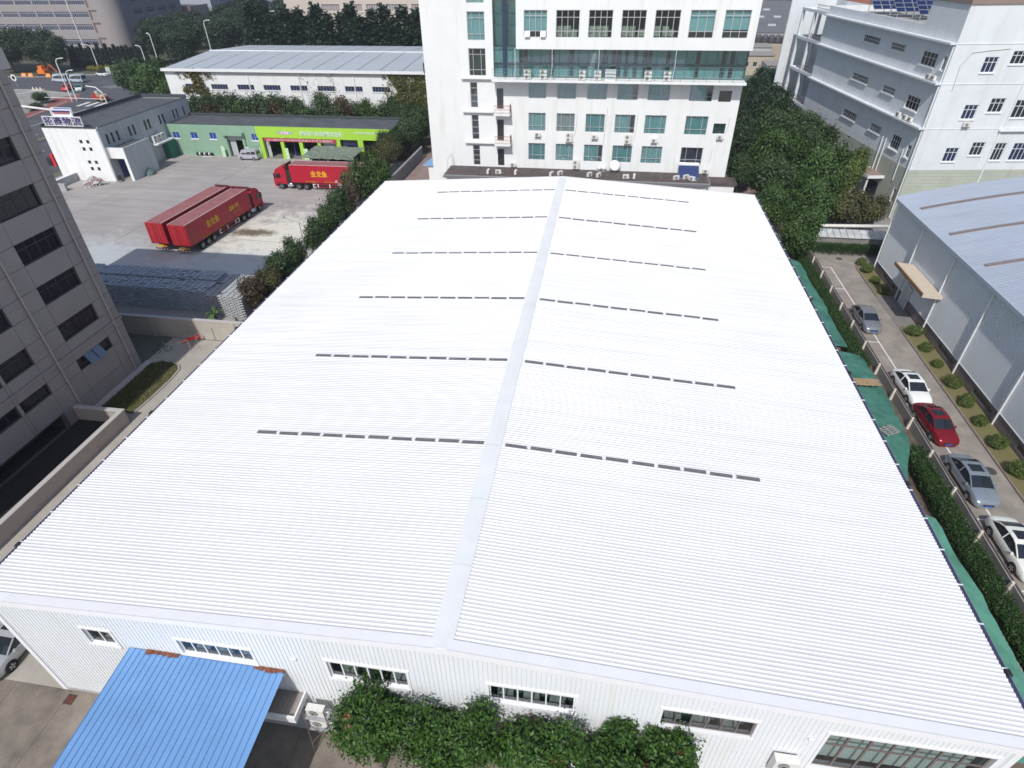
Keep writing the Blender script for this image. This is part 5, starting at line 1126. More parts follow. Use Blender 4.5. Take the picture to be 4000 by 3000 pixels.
# ------------------------------------------------------------------ red articulated lorries
redt = mat('lorry_red', (.42, .012, .03), .4, var=.05, vscale=.5); redroof = mat('lorry_roof_dusty', (.30, .115, .115), .8, var=.2, vscale=1.2); reddoor = mat('lorry_door_red', (.42, .02, .03), .4, var=.1, vscale=2)
yel = mat('yellow_lettering', (.85, .55, .02), .5); gold = mat('gold_lettering', (.62, .36, .05), .5)
def lorry(lab, x, y, rz):
    t = thing('articulated_lorry', lab, 'truck', (x, y, 0), rz, 'red articulated lorries in the yard'); ORG[t] = Vector(); W = 1.3; TL = 14.4
    def B(nm, m, *bs, par=None, **k):
        b = MB()
        for q in bs: b.box(*q)
        return b.build(nm, m, par or t, local=True, **k)
    box = B('trailer_box', redt, (-W, W, .05, TL, 1.25, 3.98))
    B('roof_panel', redroof, (-W+.02, W-.02, .07, TL-.02, 3.982, 4.0), par=box)
    B('roof_rail', mat('rail_dusty_pink', (.52, .38, .38), .7), (-W+.05, -W+.2, .1, TL-.05, 4.0, 4.04), (W-.2, W-.05, .1, TL-.05, 4.0, 4.04), par=box)
    B('bottom_rail', mat('lorry_red_dark', (.22, .012, .018), .5), (-W-.02, W+.02, .05, TL, 1.18, 1.3), par=box)
    for k in range(17): 
        yy = .6+k*.83; B('side_rib', redt, (-W-.014, -W-.001, yy, yy+.05, 1.31, 3.9), (W+.001, W+.014, yy, yy+.05, 1.31, 3.9), par=box)
    for s in (0, 1):
        d = B('rear_door', reddoor, (-W+.05+s*W, -.03+s*W, .0, .049, 1.3, 3.92))
        for z in (1.9, 2.5, 3.1, 3.6): B('door_rib', reddoor, (-W+.08+s*W, -.06+s*W, -.03, -.001, z, z+.1), par=d)
        for xx in (-W+.35+s*W, -.3+s*W): B('lock_bar', mat('lock_bar', (.3, .05, .05), .4), (xx-.02, xx+.02, -.06, -.031, 1.3, 3.92), par=d)
    B('bumper', redt, (-.95, .95, .0, .1, .45, .6)); 
    for k in range(8): B('bumper_stripe', whitef if k % 2 else redl, (-.92+k*.23, -.71+k*.23, -.01, -.001, .47, .58))
    B('number_plate', mat('yellow_plate', (.7, .42, .02), .5), (-.42, .42, .02, .05, .75, 1.05)); B('tail_lights', mat('amber_lamp', (.7, .25, .02), .3), (-.85, -.5, .03, .06, .78, .95), (.5, .85, .03, .06, .78, .95))
    B('chassis', dark, (-.5, .5, .3, 16.8, .75, 1.15))
    for s in (-1, 1):
        g = B('side_guard', mat('guard_red', (.34, .02, .03), .5), *((s*W-.04*(s > 0), s*W+.04*(s < 0), 6.0, 10.9, z, z+.12) if s > 0 else (-W, -W+.04, 6.0, 10.9, z, z+.12) for z in (.55, .95)))
        for yy in (6.1, 7.9, 9.9, 10.7): B('guard_marker', whitef, ((W-.045 if s > 0 else -W-.006), (W+.006 if s > 0 else -W+.045), yy, yy+.14, .53, 1.1), par=g)
        for yy in (6.1, 10.2): B('guard_flag', whitef, ((W-.045 if s > 0 else -W-.006), (W+.006 if s > 0 else -W+.045), yy+.14, yy+.5, .53, .62), ((W-.045 if s > 0 else -W-.006), (W+.006 if s > 0 else -W+.045), yy+.14, yy+.5, 1.0, 1.09), par=g)
        for yy in (2.25, 3.56, 4.87, 12.1, 13.4, 16.4): put_wheel(t, s*1.08, yy, .51, TW)
        b = MB(); b.tube([(s*.95, 14.35, .8), (s*.95, 15.3, .8)], .3, 12); b.build('fuel_tank', chrome, t, smooth=True, local=True)
        for yy in (14.45, 14.75, 15.05): b = MB(); b.tube([(s*1.2, yy, .62), (s*1.2, yy+.18, .62)], .13, 10); b.build('air_tank', alu, t, local=True)
    prof = [(15.25, .95), (15.25, 3.2), (15.4, 3.5), (15.8, 3.62), (16.5, 3.5), (17.05, 3.15), (17.3, 2.45), (17.5, 1.75), (17.54, .6), (17.15, .42), (17.05, .95)]
    b = MB(); b.loft([[(sx*(1.24-.1*(z > 3)), yy, z) for yy, z in prof] for sx in (-1, 1)]); cab = b.build('cab', redt, t, local=True, auto=25)
    b = MB(); b.hexa(((-1.1, 17.49, 1.78), (1.1, 17.49, 1.78), (1.1, 17.52, 1.78), (-1.1, 17.52, 1.78), (-1.04, 17.23, 2.72), (1.04, 17.23, 2.72), (1.04, 17.265, 2.72), (-1.04, 17.265, 2.72))); b.build('windscreen', carg, cab, local=True)
    for s in (1, -1):
        b = MB(); xs = s*1.245; b.poly([(xs, 16.25, 1.85), (xs, 17.15, 1.85), (xs, 17.05, 2.5), (xs, 16.85, 2.6), (xs, 16.25, 2.6)]); b.build('side_window', carg, cab, local=True)
        b = MB(); b.box(s*1.32-.09, s*1.32+.09, 17.25, 17.35, 1.9, 2.6); b.tube([(s*1.15, 17.2, 2.65), (s*1.32, 17.3, 2.65)], .02, 6); b.build('mirror', dark, cab, local=True)
        b = MB(); b.box(s*.85-.22, s*.85+.22, 17.5, 17.57, .75, .95); b.build('headlight', lampm, cab, local=True)
        b = MB(); b.box(s*1.25-.005, s*1.25+.005, 16.2, 17.4, 1.05, 1.2); b.build('door_trim', mat('lorry_red_dark', (.22, .012, .018), .5), cab, local=True)
    b = MB(); b.box(-.9, .9, 17.52, 17.57, 1.05, 1.55); b.build('grille', dark, cab, local=True)
    b = MB(); b.hexa(((-1.05, 15.05, 3.62), (1.05, 15.05, 3.62), (1.0, 15.7, 3.66), (-1.0, 15.7, 3.66), (-1.05, 15.05, 4.1), (1.05, 15.05, 4.1), (1.0, 15.6, 3.72), (-1.0, 15.6, 3.72))); b.build('wind_deflector', mat('deflector', (.12, .03, .035), .5), cab, local=True)
    B('cab_gap_shade', black, (-1.05, 1.05, 14.43, 15.23, 1.0, 3.1), par=cab)  # black block filling the cab gap, painting the shade between cab and trailer
    for s in (1, -1):
        f = Frame((s*(W+.018), 0, 0), (0, s, 0), (s, 0, 0))
        k1, k2 = (5.3, 10.4) if s > 0 else (9.5, 4.4)
        text(box, '金龙鱼', f, s*k1, 2.72, 0, .95, yel, width=2.75, bold=.003)
        text(box, '温暖·大家', f, s*k2, 2.85, 0, .62, yel, width=2.3, bold=.0)
        text(box, '食用油专用运输车', f, s*(k2+.4*s), 2.2, 0, .22, gold, width=2.0)
        for yy in (3.5, 6.6): text(box, '益海嘉里食品营销有限公司', f, s*(yy if s > 0 else 14.4-yy), 1.46, 0, .12, gold, width=2.2)
    return t
lorry('red articulated lorry of the side by side pair, the one showing its lettered flank', -53.4, 64.95, -.05)
lorry('red articulated lorry parked beyond its twin, only roof and rear doors clear', -56.88, 65.4, -.05)
lorry('red articulated lorry standing across the yard before the lime green garage', -36.3, 92.6, R_(90.6))
# ------------------------------------------------------------------ stacked grey sacks
def sack_mesh(m, nm):
    b = MB(); l, w, h = .285, .195, .064
    def ring(s, z): return [(-l*s, -w*s*.7, z), (-l*s*.85, -w*s, z), (l*s*.85, -w*s, z), (l*s, -w*s*.7, z), (l*s, w*s*.7, z), (l*s*.85, w*s, z), (-l*s*.85, w*s, z), (-l*s, w*s*.7, z)]
    b.loft([ring(.72, -h), ring(1, -h*.3), ring(1, h*.3), ring(.72, h)]); return b.mesh(nm, m), b
shadesack = mat('grey_block_shade_blue', (.37, .41, .48), .85, var=.15, vscale=1.2, col2=(.48, .52, .57)); palesack = mat('grey_block_pale', (.37, .38, .39), .85, var=.12, vscale=1.5)  # blue tint puts the tower's shade into the colour of the long stacks
def sackstack(lab, x0, x1, y0, y1, layers, m, seed, jit=1.):
    t = thing('sack_stack', lab, 'stack', ((x0+x1)/2, (y0+y1)/2, 0), group='stacks of grey sacks'); me, proto = sack_mesh(m, 'sack'); rg = random.Random(seed)
    nx, ny = int((x1-x0)/.64), int((y1-y0)/.44); ox, oy = (x0+x1)/2, (y0+y1)/2; cand = []
    hts = [[layers - (1 if rg.random() < .05 else 0) for j in range(ny)] for i in range(nx)]
    for i in range(nx):
        for j in range(ny):
            for k in range(hts[i][j]):
                top = k >= hts[i][j]-1; front = j == 0; side = i == nx-1
                if not (top or front or side or (k > layers-4)): continue
                if k < layers-3 and not (front or side): continue
                x = x0+.32+i*.64+rg.uniform(-.04, .04)*jit+(.3 if k % 2 else 0); y = y0+.22+j*.44+rg.uniform(-.05, .05)*jit+(.04 if k % 2 else 0); z = .08+k*.147
                cand.append((0 if top and j < 3 else 1 if front and k > layers-6 else 2 if top else 3, x, y, z, rg.uniform(-.06, .06)))
    cand.sort(key=lambda c: c[0])
    for (p, x, y, z, a) in cand[:290]: place('sack', me, t, (x-ox, y-oy, z), a)
    rest = cand[290:]
    if rest:
        pv = np.array(proto.v); n = len(pv); b = MB()
        for (p, x, y, z, a) in rest:
            c, s = math.cos(a), math.sin(a); base = len(b.v)
            b.v += [(c*v[0]-s*v[1]+x, s*v[0]+c*v[1]+y, v[2]+z) for v in pv]; b.f += [tuple(q+base for q in f) for f in proto.f]; b.m += [0]*len(proto.f)
        tag(b.build('sacks', m, t), kind='stuff')
    b = MB(); b.box(x0+.25, x1-.25, y0+.25, y1-.2, .01, layers*.147-.3); b.build('core', m, t)
sackstack('long front stack of grey sacks tinted blue for the beige block shade', -61.5, -41.6, 51.3, 53.5, 18, shadesack, 1)
sackstack('long rear stack of grey sacks tinted blue for shade, a step behind the front stack', -60.5, -41.4, 53.95, 56.3, 18, shadesack, 2)
sackstack('pale sunlit stack of grey sacks beside the boundary hedge', -41.2, -37.3, 50.6, 56.0, 17, palesack, 3, .4)

# ------------------------------------------------------------------ boundary wall between yard and rear drive
yw = thing('yard_wall', 'long grey masonry wall with rounded coping under the boundary shrubs', 'wall', (-34.3, 80, 0))
ywm = mat('yard_wall_render', (.24, .235, .235), .9, var=.2, vscale=.8, streak=.1)
for k in range(21):
    y0 = 46.3+k*3.1; b = MB(); b.box(-34.42, -34.2, y0, y0+3.08, 0, 1.9); b.build('wall_bay', ywm, yw)
    b = MB(); b.tube([(-34.31, y0+.02, 1.98), (-34.31, y0+3.06, 1.98)], .19, 8); b.build('coping', mat('coping_grey', (.36, .36, .37), .9, var=.15), yw)

# ------------------------------------------------------------------ yard lamp posts
def yardlamp(lab, x, y, h, dx, dy):
    t = thing('yard_lamp', lab, 'lamp post', (x, y, 0), group='yard lamp posts')
    b = MB(); b.tube([(x, y, 0), (x, y, h)], [.07, .05], 8); b.build('post', steel, t)
    b = MB(); b.tube([(x, y, h), (x+dx, y+dy, h+.35)], .03, 6); b.build('arm', steel, t)
    b = MB(); b.box(x+dx-.12, x+dx+.12, y+dy-.16, y+dy+.16, h+.28, h+.5); b.build('lamp_head', alu, t)
yardlamp('slim grey lamp post with a long arm over the sunlit yard edge', -36.4, 64.9, 5.2, -2.2, .5)
yardlamp('slim grey lamp post among the shrubs below the third lorry', -37.3, 80.8, 4.6, -.9, .3)

# ------------------------------------------------------------------ logistics office
yo = thing('logistics_office', 'white two storey yard office with a roof sign in purple characters', 'building', (-89, 104, 0))
X0, X1, Y0, Y1, HT = -93.7, -83.7, 91.8, 117.4, 8.6
fo1 = Frame((0, Y0, 0), (1, 0, 0), (0, -1, 0)); fo2 = Frame((X1, 0, 0), (0, 1, 0), (1, 0, 0))
greyblue = mat('grey_blue_render', (.52, .55, .57), .85, var=.06, vscale=.4, streak=.08)
H1 = [(x, x+.58, z, z+.58) for x in (-87.6, -86.32) for z in (6.18, 5.0, 2.85, 1.75)]
H2 = [(a, c, 5.7, 7.3) for a, c in ((93.4, 93.95), (94.6, 95.15), (95.85, 96.5), (98.95, 99.55), (100.1, 100.7), (103.3, 103.85), (104.35, 104.95), (107.55, 108.1), (108.6, 109.2), (111.9, 112.4), (113.0, 113.5), (115.2, 115.7))]
wall('front_wall', fo1, X0, X1, 0, HT, H1, offwhite, yo, .18)
wall('side_wall', fo2, Y0, Y1, 0, HT, H2, greyblue, yo, .18)
b = MB(); b.poly(((X0, Y1, 0), (X0, Y0, 0), (X0, Y0, HT), (X0, Y1, HT))); b.poly(((X1, Y1, 0), (X0, Y1, 0), (X0, Y1, HT), (X1, Y1, HT))); b.build('rear_wall', greyblue, yo)
b = MB(); b.box(X0+.2, X1-.2, Y0+.2, Y1-.2, HT-.35, HT-.25); b.build('roof', mat('dark_bitumen', (.085, .09, .10), .85, var=.25, vscale=.4), yo)
b = MB(); b.box(X0-.1, X0+.25, Y0, Y1+.1, HT-.002, HT+.5); b.box(X0, X1, Y1-.2, Y1+.1, HT-.002, HT+.495); b.box(X0-.1, X1+.08, Y0-.08, Y0+.2, HT-.001, HT+.12); b.box(X1-.2, X1+.08, Y0+.2, Y1-.2, HT-.001, HT+.08); b.build('parapet', mat('dark_parapet', (.06, .065, .075), .8), yo)
for h in H1: window(yo, fo1, *h, [.5], [], dark, darkg, None, depth=.1, fw=.04, panes=False)
for h in H2: window(yo, fo2, *h, [], [.3], dark, darkg, None, depth=.1, fw=.04, sill=.06, sillm=greyblue)
for y in (97.4, 102.0, 106.2):
    b = MB(); b.tube([(X1+.08, y, .1), (X1+.08, y, HT-.2)], .05, 6); b.build('downpipe', whitef, yo)
b = MB(); b.tube([(X1+.1, Y0-.05, .1), (X1+.1, Y0-.05, HT-.1), (X1+.25, Y0+.3, HT+.15)], .06, 8); b.tube([(X1+.28, Y0-.02, .1), (X1+.28, Y0-.02, HT-.3)], .05, 8); b.build('downpipe', whitef, yo)
# porch
px = -80.5; pr_ = MB(); pr_.box(px-.22, px, 92.62, 99.3, 0, 5.45); pr_ = pr_.build('porch_wall', greyblue, yo)
b = MB(); b.box(X1+.01, px, 92.4, 92.6, 3.7, 5.46); b.box(px-.5, px-.001, 92.4, 92.6, 0, 3.7); b.build('porch_front', offwhite, yo)
b = MB(); b.box(X1+.02, px-.221, 92.62, 99.3, 5.0, 5.1); b.build('porch_roof', mat('dark_bitumen', (.085, .09, .10), .85), yo)
b = MB(); b.box(X1+.01, X1+.1, 94.0, 96.4, .05, 2.9); b.build('blue_door', mat('blue_door', (.04, .09, .26), .4), yo)
b = MB(); b.box(X1+.002, X1+1.6, 103.0, 107.9, 3.1, 3.35); b.build('shelf', offwhite, yo)
b = MB(); b.box(X1+.02, X1+1.3, 106.0, 108.4, .02, 3.0); b.build('green_closet', mat('green_closet', (.02, .16, .10), .7), yo)
for q, y in enumerate((103.7, 104.9, 106.1)): ac(2, X1+.8, y, 3.35, f'white twin fan air conditioner on the office shelf, {("first", "second", "third")[q]} from the porch', 'air conditioners on the yard office shelf', math.pi/2, hose=False)
# roof sign
sg = thing('roof_sign', 'white framed roof sign with four large purple characters on the yard office', 'sign', (-89.7, 92.5, HT))
fs = Frame((0, 92.4, 0), (1, 0, 0), (0, -1, 0)); purple = mat('sign_purple', (.045, .03, .16), .5)
b = MB()
for (u0, u1, z0, z1) in ((-93.3, -86.1, 8.75, 8.85), (-93.3, -86.1, 10.15, 10.25), (-93.3, -93.2, 8.85, 10.15), (-86.2, -86.1, 8.85, 10.15), (-91.62, -91.5, 8.85, 10.15), (-89.8, -89.68, 8.85, 10.15), (-88.0, -87.88, 8.85, 10.15), (-91.2, -91.0, 10.25, 11.2), (-87.5, -87.3, 10.25, 11.2), (-91.2, -87.3, 11.2, 11.36)): b.wbox(fs, u0, u1, z0, z1, -.1, .06)
b.build('frame', whitef, sg)
b = MB(); b.wbox(fs, -93.2, -86.2, 8.85, 10.15, -.09, -.05); b.build('backing', mat('sign_backing', (.5, .49, .52), .7), sg)
text(sg, '招商物流', fs, -89.7, 9.5, .0, 1.3, purple, width=6.9, bold=.009)
b = MB(); b.wbox(fs, -91.0, -87.5, 10.26, 11.19, -.08, -.04); b.build('top_panel', whitef, sg)
b = MB(); b.wbox(fs, -90.9, -87.6, 10.86, 11.1, -.039, .0); b.build('purple_line', purple, sg); b = MB(); b.wbox(fs, -90.7, -87.8, 10.62, 10.8, -.039, .0); b.build('red_line', mat('sign_red', (.45, .1, .1), .6), sg)
b = MB()
for x in (-93, -89.7, -86.4): b.tube([(x, 92.5, 10.0), (x, 94.2, HT-.2)], .05, 6)
b.build('stay', steel, sg)
# side wall by the office, rubble, motorbike, tarp heap
lw2 = thing('gate_wall', 'low grey gate wall beside the rubble pile at the yard office', 'wall', (-89, 88.6, 0))
b = MB(); b.box(-91.2, -90.8, 85.8, 91.6, 0, 1.25); b.build('wall', mat('gate_wall_grey', (.36, .37, .37), .9, var=.12), lw2); b = MB(); b.box(-90.79, -88.4, 86.0, 86.4, 0, 1.2); b.build('return', mat('gate_wall_grey', (.36, .37, .37), .9), lw2); b = MB(); b.box(-91.3, -90.7, 85.7, 91.62, 1.25, 1.36); b.build('coping', whitef, lw2)
rb_ = thing('rubble_heap', 'heap of white rubble and sacks against the white office wall', 'rubble', (-86.3, 90.0, 0)); rg = random.Random(9)
rbm = [mat('rubble_white', (.62, .6, .6), .9), mat('rubble_red', (.4, .2, .18), .9), mat('rubble_grey', (.3, .3, .32), .9)]
b = MB()
for _ in range(760):
    r = abs(rg.gauss(0, .5)); a = rg.uniform(0, 6.28); x, y = -86.3+1.7*r*math.cos(a), 90.0+1.2*r*math.sin(a); hh = max(.05, 1.45*(1-r*.62)); z = rg.uniform(.25, 1)*hh; s = rg.uniform(.08, .24); q = rg.uniform(0, 3); c, n = math.cos(q)*s, math.sin(q)*s
    b.hexa(((x-c, y-n, z-.04), (x+n, y-c, z-.06), (x+c, y+n, z-.03), (x-n, y+c, z-.05), (x-c, y-n, z+.05), (x+n, y-c, z+.07), (x+c, y+n, z+.04), (x-n, y+c, z+.06)), 0 if rg.random() < .72 else rg.choice((1, 2)))
tag(b.build('rubble', rbm, rb_), kind='stuff')
mo = thing('scooter', 'dark scooter parked at the corner of the white yard office', 'scooter', (-82.9, 92.0, 0), .5); ORG[mo] = Vector()
for y in (-.6, .6): place('wheel', wme, mo, (0, y, .25), rz=math.pi/2, sc=(.75, .9, .75))
b = MB(); b.box(-.14, .14, -.7, -.05, .4, .75); b.box(-.12, .12, -.05, .45, .22, .34); b.box(-.15, .15, .4, .55, .25, .95); b.build('body', dark, mo, local=True); b = MB(); b.box(-.13, .13, -.65, .0, .75, .84); b.build('saddle', black, mo, local=True); b = MB(); b.tube([(-.3, .42, 1.05), (0, .5, 1.0), (.3, .42, 1.05)], .02, 6); b.build('handlebar', steel, mo, local=True)
th = thing('tarpaulin_heap', 'green grey tarpaulin heap at the foot of the porch wall', 'tarpaulin', (-80.0, 96.2, 0)); b = MB(); rg = random.Random(4)
rr = [[(-80.1+(.75*f)*math.cos(2*math.pi*k/12)*rg.uniform(.8, 1.15), 96.2+1.2*f*math.sin(2*math.pi*k/12)*rg.uniform(.85, 1.1), z) for k in range(12)] for f, z in ((1, .0), (.9, .35), (.55, .75), (.2, .95))]; b.loft(rr); b.build('tarpaulin', mat('grey_green_tarp', (.10, .16, .15), .8, var=.2, vscale=3), th)

# ------------------------------------------------------------------ green garage
GY = 108.6
ga = thing('green_garage', 'low green car repair garage with a lime fascia and open bays', 'building', (-61, 112, 0))
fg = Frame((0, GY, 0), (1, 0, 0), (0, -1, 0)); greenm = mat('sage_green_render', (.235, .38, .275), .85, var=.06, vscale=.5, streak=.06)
HG = [(-82.75, -81.3, 3.02, 4.13), (-79.0, -77.55, 3.02, 4.17), (-75.08, -73.7, 3.02, 4.2), (-66.5, -65.2, 3.0, 4.2)]; HDr = (-71.5, -68.5, .0, 3.9)
wall('front_wall', fg, -83.65, -64.9, 0, 5.6, HG+[HDr], greenm, ga, .25)
for h in HG: window(ga, fg, *h, [.5], [], whitef, mat('blue_pane', (.025, .06, .30), .1, spec=.8), None, depth=.1, fw=.05, sill=.08)
b = MB(); b.wbox(fg, -71.5, -68.5, 2.95, 3.88, -.2, -.1); b.build('roller_shutter', mat('shutter_grey', (.42, .44, .44), .5), ga)
b = MB(); b.wbox(fg, -71.4, -70.2, 0.02, 2.94, -.5, -.42); b.build('door_leaf', mat('shutter_grey', (.42, .44, .44), .5), ga)
b = MB(); b.wbox(fg, -72.05, -67.85, 3.95, 4.4, .002, .9); b.wbox(fg, -72.05, -71.55, 0, 3.94, .002, .25); b.wbox(fg, -68.4, -67.9, 0, 3.94, .002, .25); b.build('door_surround', greenm, ga)
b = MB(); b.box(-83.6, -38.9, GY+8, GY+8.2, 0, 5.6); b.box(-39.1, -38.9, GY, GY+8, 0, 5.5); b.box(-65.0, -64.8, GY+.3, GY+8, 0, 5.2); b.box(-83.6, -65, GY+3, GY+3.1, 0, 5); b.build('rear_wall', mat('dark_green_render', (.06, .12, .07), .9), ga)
b = MB(); b.box(-83.6, -38.9, GY+.01, GY+8.0, 5.3, 5.44); b.build('roof', mat('dark_bitumen', (.085, .09, .10), .85), ga)
b = MB(); b.box(-83.6, -38.8, GY+7.9, GY+8.3, 5.6, 5.85); b.box(-83.65, -64.9, GY, GY+.3, 5.6, 5.68); b.build('parapet', mat('dark_parapet', (.06, .065, .075), .8), ga)
lime = mat('lime_fascia', (.36, .62, .055), .5, var=.03, vscale=.6)
f9 = Frame((0, 107.95, 0), (1, 0, 0), (0, -1, 0))
b = MB(); b.box(-65.0, -39.1, 107.95, 108.55, 3.76, 5.62); fas = b.build('fascia', lime, ga)
for n, (x0, x1) in enumerate(((-64.7, -64.0), (-60.55, -59.9), (-56.85, -56.15), (-53.2, -52.6), (-49.5, -48.7), (-45.3, -44.3))):
    b = MB(); b.box(x0, x1, 107.97, 108.6, 0, 3.76); b.build('pillar', lime, ga)
for (x0, x1) in ((-59.8, -59.2), (-56.1, -55.3), (-72.9, -72.2), (-67.8, -67.1), (-64.95, -64.72)):
    b = MB(); b.box(x0, x1, 107.75, 107.8, .05, 2.0); b.build('advert_board', mat('pale_green_board', (.5, .64, .45), .7, var=.25, vscale=2.5), ga)
text(fas, '捷车易汽车快捷服务连锁', f9, -52.2, 4.68, .02, .85, bold=.008, m= mat('silver_letters', (.66, .70, .74), .35), width=8.2)
text(fas, '专业保养维修轮胎钣金美容装潢', f9, -43.2, 4.98, .02, .34, whitef, width=5.2)
b = MB()
for s in (-1, 1): b.poly([f9.p(-59.2+s*q, 4.66+z, .03) for q, z in ((0, .36), (.7, .3), (1.75, .18), (1.5, .02), (1.2, -.1), (.7, -.22), (0, -.34))][::s])
b.build('badge_wings', mat('badge_grey', (.36, .42, .45), .4), fas)
b = MB(); b.poly([f9.p(-59.2+.75*math.cos(a), 4.66+.26*math.sin(a), .05) for a in np.linspace(0, 2*math.pi, 20, endpoint=False)]); b.build('badge_oval', whitef, fas)
text(fas, 'ISC', f9, -59.2, 4.66, .07, .34, mat('badge_red', (.55, .03, .05), .5), width=1.05)
bn = thing('red_banner', 'long red banner with white characters under the lime fascia', 'banner', (-56.4, 107.9, 3.2)); fbn = Frame((0, 107.88, 0), (1, 0, 0), (0, -1, 0))
b = MB(); n = 24
for k in range(n):
    u0, u1 = -63.6+14.2*k/n, -63.6+14.2*(k+1)/n; b.poly((fbn.p(u0, 3.14, .01*math.sin(k)), fbn.p(u1, 3.14, .01*math.sin(k+1)), fbn.p(u1, 3.72, .01*math.sin(k+1)), fbn.p(u0, 3.72, .01*math.sin(k))))
b.build('cloth', mat('banner_red', (.42, .03, .06), .8, var=.1), bn); text(bn, '2016捷车易汽车快修连锁盛大开业优惠酬宾', fbn, -56.6, 3.43, .03, .38, mat('banner_white', (.7, .6, .6), .7), width=13.0)
for q in ((-63.9, -63.2, GY+.2, GY+.3, 0, 3.1), (-52.4, -49.6, GY+.05, GY+.15, 2.0, 3.7)): b = MB(); b.box(*q); b.build('roller_shutter', mat('shutter_grey', (.42, .44, .44), .5), ga)
b = MB(); b.box(-48.6, -45.4, GY+.05, GY+.1, .1, 3.6); b.build('show_window', bluedg, ga)
b = MB(); b.box(-64.8, -44, GY-.6, GY+8, .002, .03); b.build('bay_floor', conc_d, ga)
lf = thing('car_lift', 'blue two post car lift inside the second garage bay', 'car lift', (-58.2, 110, 0))
for x in (-59.0, -57.4): b = MB(); b.box(x-.12, x+.12, 110, 110.25, .03, 2.6); b.build('post', mat('lift_blue', (.03, .07, .3), .5), lf)
b = MB(); b.box(-59.1, -57.3, 109.95, 110.3, .03, .08); b.build('base', dark, lf)
random.seed(8)
ty = thing('parts_heap', 'silver wheels and parts lined up before the green wall', 'wheels', (-76.5, 108, 0))
for k in range(7): b = MB(); x = -78.4+k*.5; b.lathe([(.3, -.1), (.34, 0), (.3, .1), (.1, .06)], 14, (x, 108.2, .33), 'x'); b.build('wheel', alu if k % 2 else black, ty)
b = MB(); b.tube([(-79, 107.8, .06), (-77, 107.4, .05), (-75, 107.7, .08), (-74.3, 107.4, .05)], .08, 6); b.build('hose', steel, ty)
van('silver minivan parked nose out at the green garage door', -66.9, 107.0, R_(90), carpaint('van_silver', (.50, .50, .56), .3))
# camouflage shelter with cars beneath
cs = thing('camouflage_shelter', 'camouflage tarpaulin shelter in front of the lime garage', 'shelter', (-48.2, 104.3, 0))
cam_ = mat('camouflage_cloth', (.15, .20, .15), .9, var=.4, vscale=1.6, col2=(.26, .30, .25))
b = MB(); rows = []
for i in range(13):
    f = i/12; rows.append([(-53.3+f*9.7+(.6-.2*j/5)*(1-j/5)*(0), 107.4-(j/5)*6.1-(.4*f), 2.75+.05*math.sin(i*2+j)-.12*math.sin(f*math.pi)*math.sin(j/5*math.pi)-.12*(j/5)) for j in range(6)])
b.loft(rows, closed=False); b.build('cloth', cam_, cs, smooth=True)
b = MB(); [b.poly(((-53.3+k*.97, 101.3-.033*k, 2.6), (-52.33+k*.97, 101.27-.033*k, 2.6), (-52.33+k*.97, 101.22-.033*k, 2.2+.1*(k % 2)), (-53.3+k*.97, 101.25-.033*k, 2.2+.1*((k+1) % 2)))) for k in range(10)]; b.build('valance', cam_, cs)
for x, y in ((-53.2, 107.2), (-53.2, 101.4), (-48.5, 101.2), (-43.8, 101.0), (-43.8, 107.0)): b = MB(); b.tube([(x, y, 0), (x, y, 2.7)], .05, 6); b.build('pole', steel, cs)
S_ = 'cars under the camouflage shelter'
sedan('white car nosing out under the camouflage shelter', -52.0, 104.2, math.pi, whitec, S_, sun=False)
sedan('grey car under the open end of the camouflage shelter', -45.2, 103.2, math.pi-.1, silver, S_, sun=False)
sedan('black car in the middle of the camouflage shelter', -48.7, 104.0, math.pi, carpaint('black_car_paint', (.012, .012, .015), 0), S_, sun=False)
# ------------------------------------------------------------------ foliage
barkm = mat('bark', (.12, .09, .07), .95, var=.3, vscale=5, bump=.4)
def leaves(centers, nl, spread, size, seed, up=.35, outc=None, aspect=.5):
    """numpy leaf quads scattered round clump centres; returns verts (n,4,3)"""
    rs = np.random.RandomState(seed); C_ = np.repeat(centers, nl, 0); n = len(C_)
    p = C_ + rs.normal(0, 1, (n, 3))*spread
    d = rs.normal(0, 1, (n, 3))
    if outc is not None: o = p-outc; o /= np.linalg.norm(o, axis=1, keepdims=True)+1e-6; nrm = o*1.1+d*.75
    else: nrm = d
    nrm[:, 2] += up; nrm /= np.linalg.norm(nrm, axis=1, keepdims=True)
    t = rs.normal(0, 1, (n, 3)); t -= (t*nrm).sum(1, keepdims=True)*nrm; t /= np.linalg.norm(t, axis=1, keepdims=True)+1e-6
    bt = np.cross(nrm, t); s = (size*rs.uniform(.65, 1.3, n))[:, None]
    return np.stack([p-t*s*.5, p+bt*s*aspect*.5+nrm*s*.06, p+t*s*.5, p-bt*s*aspect*.5+nrm*s*.06], 1)
def quadmesh(name, q, m):
    n = len(q); me = bpy.data.meshes.new(name); me.vertices.add(n*4); me.loops.add(n*4); me.polygons.add(n)
    me.vertices.foreach_set('co', q.reshape(-1).astype(np.float32)); me.loops.foreach_set('vertex_index', np.arange(n*4, dtype=np.int32))
    me.polygons.foreach_set('loop_start', np.arange(0, n*4, 4, dtype=np.int32)); me.polygons.foreach_set('loop_total', np.full(n, 4, np.int32))
    me.materials.append(m); me.update(calc_edges=True); me.validate(); return me
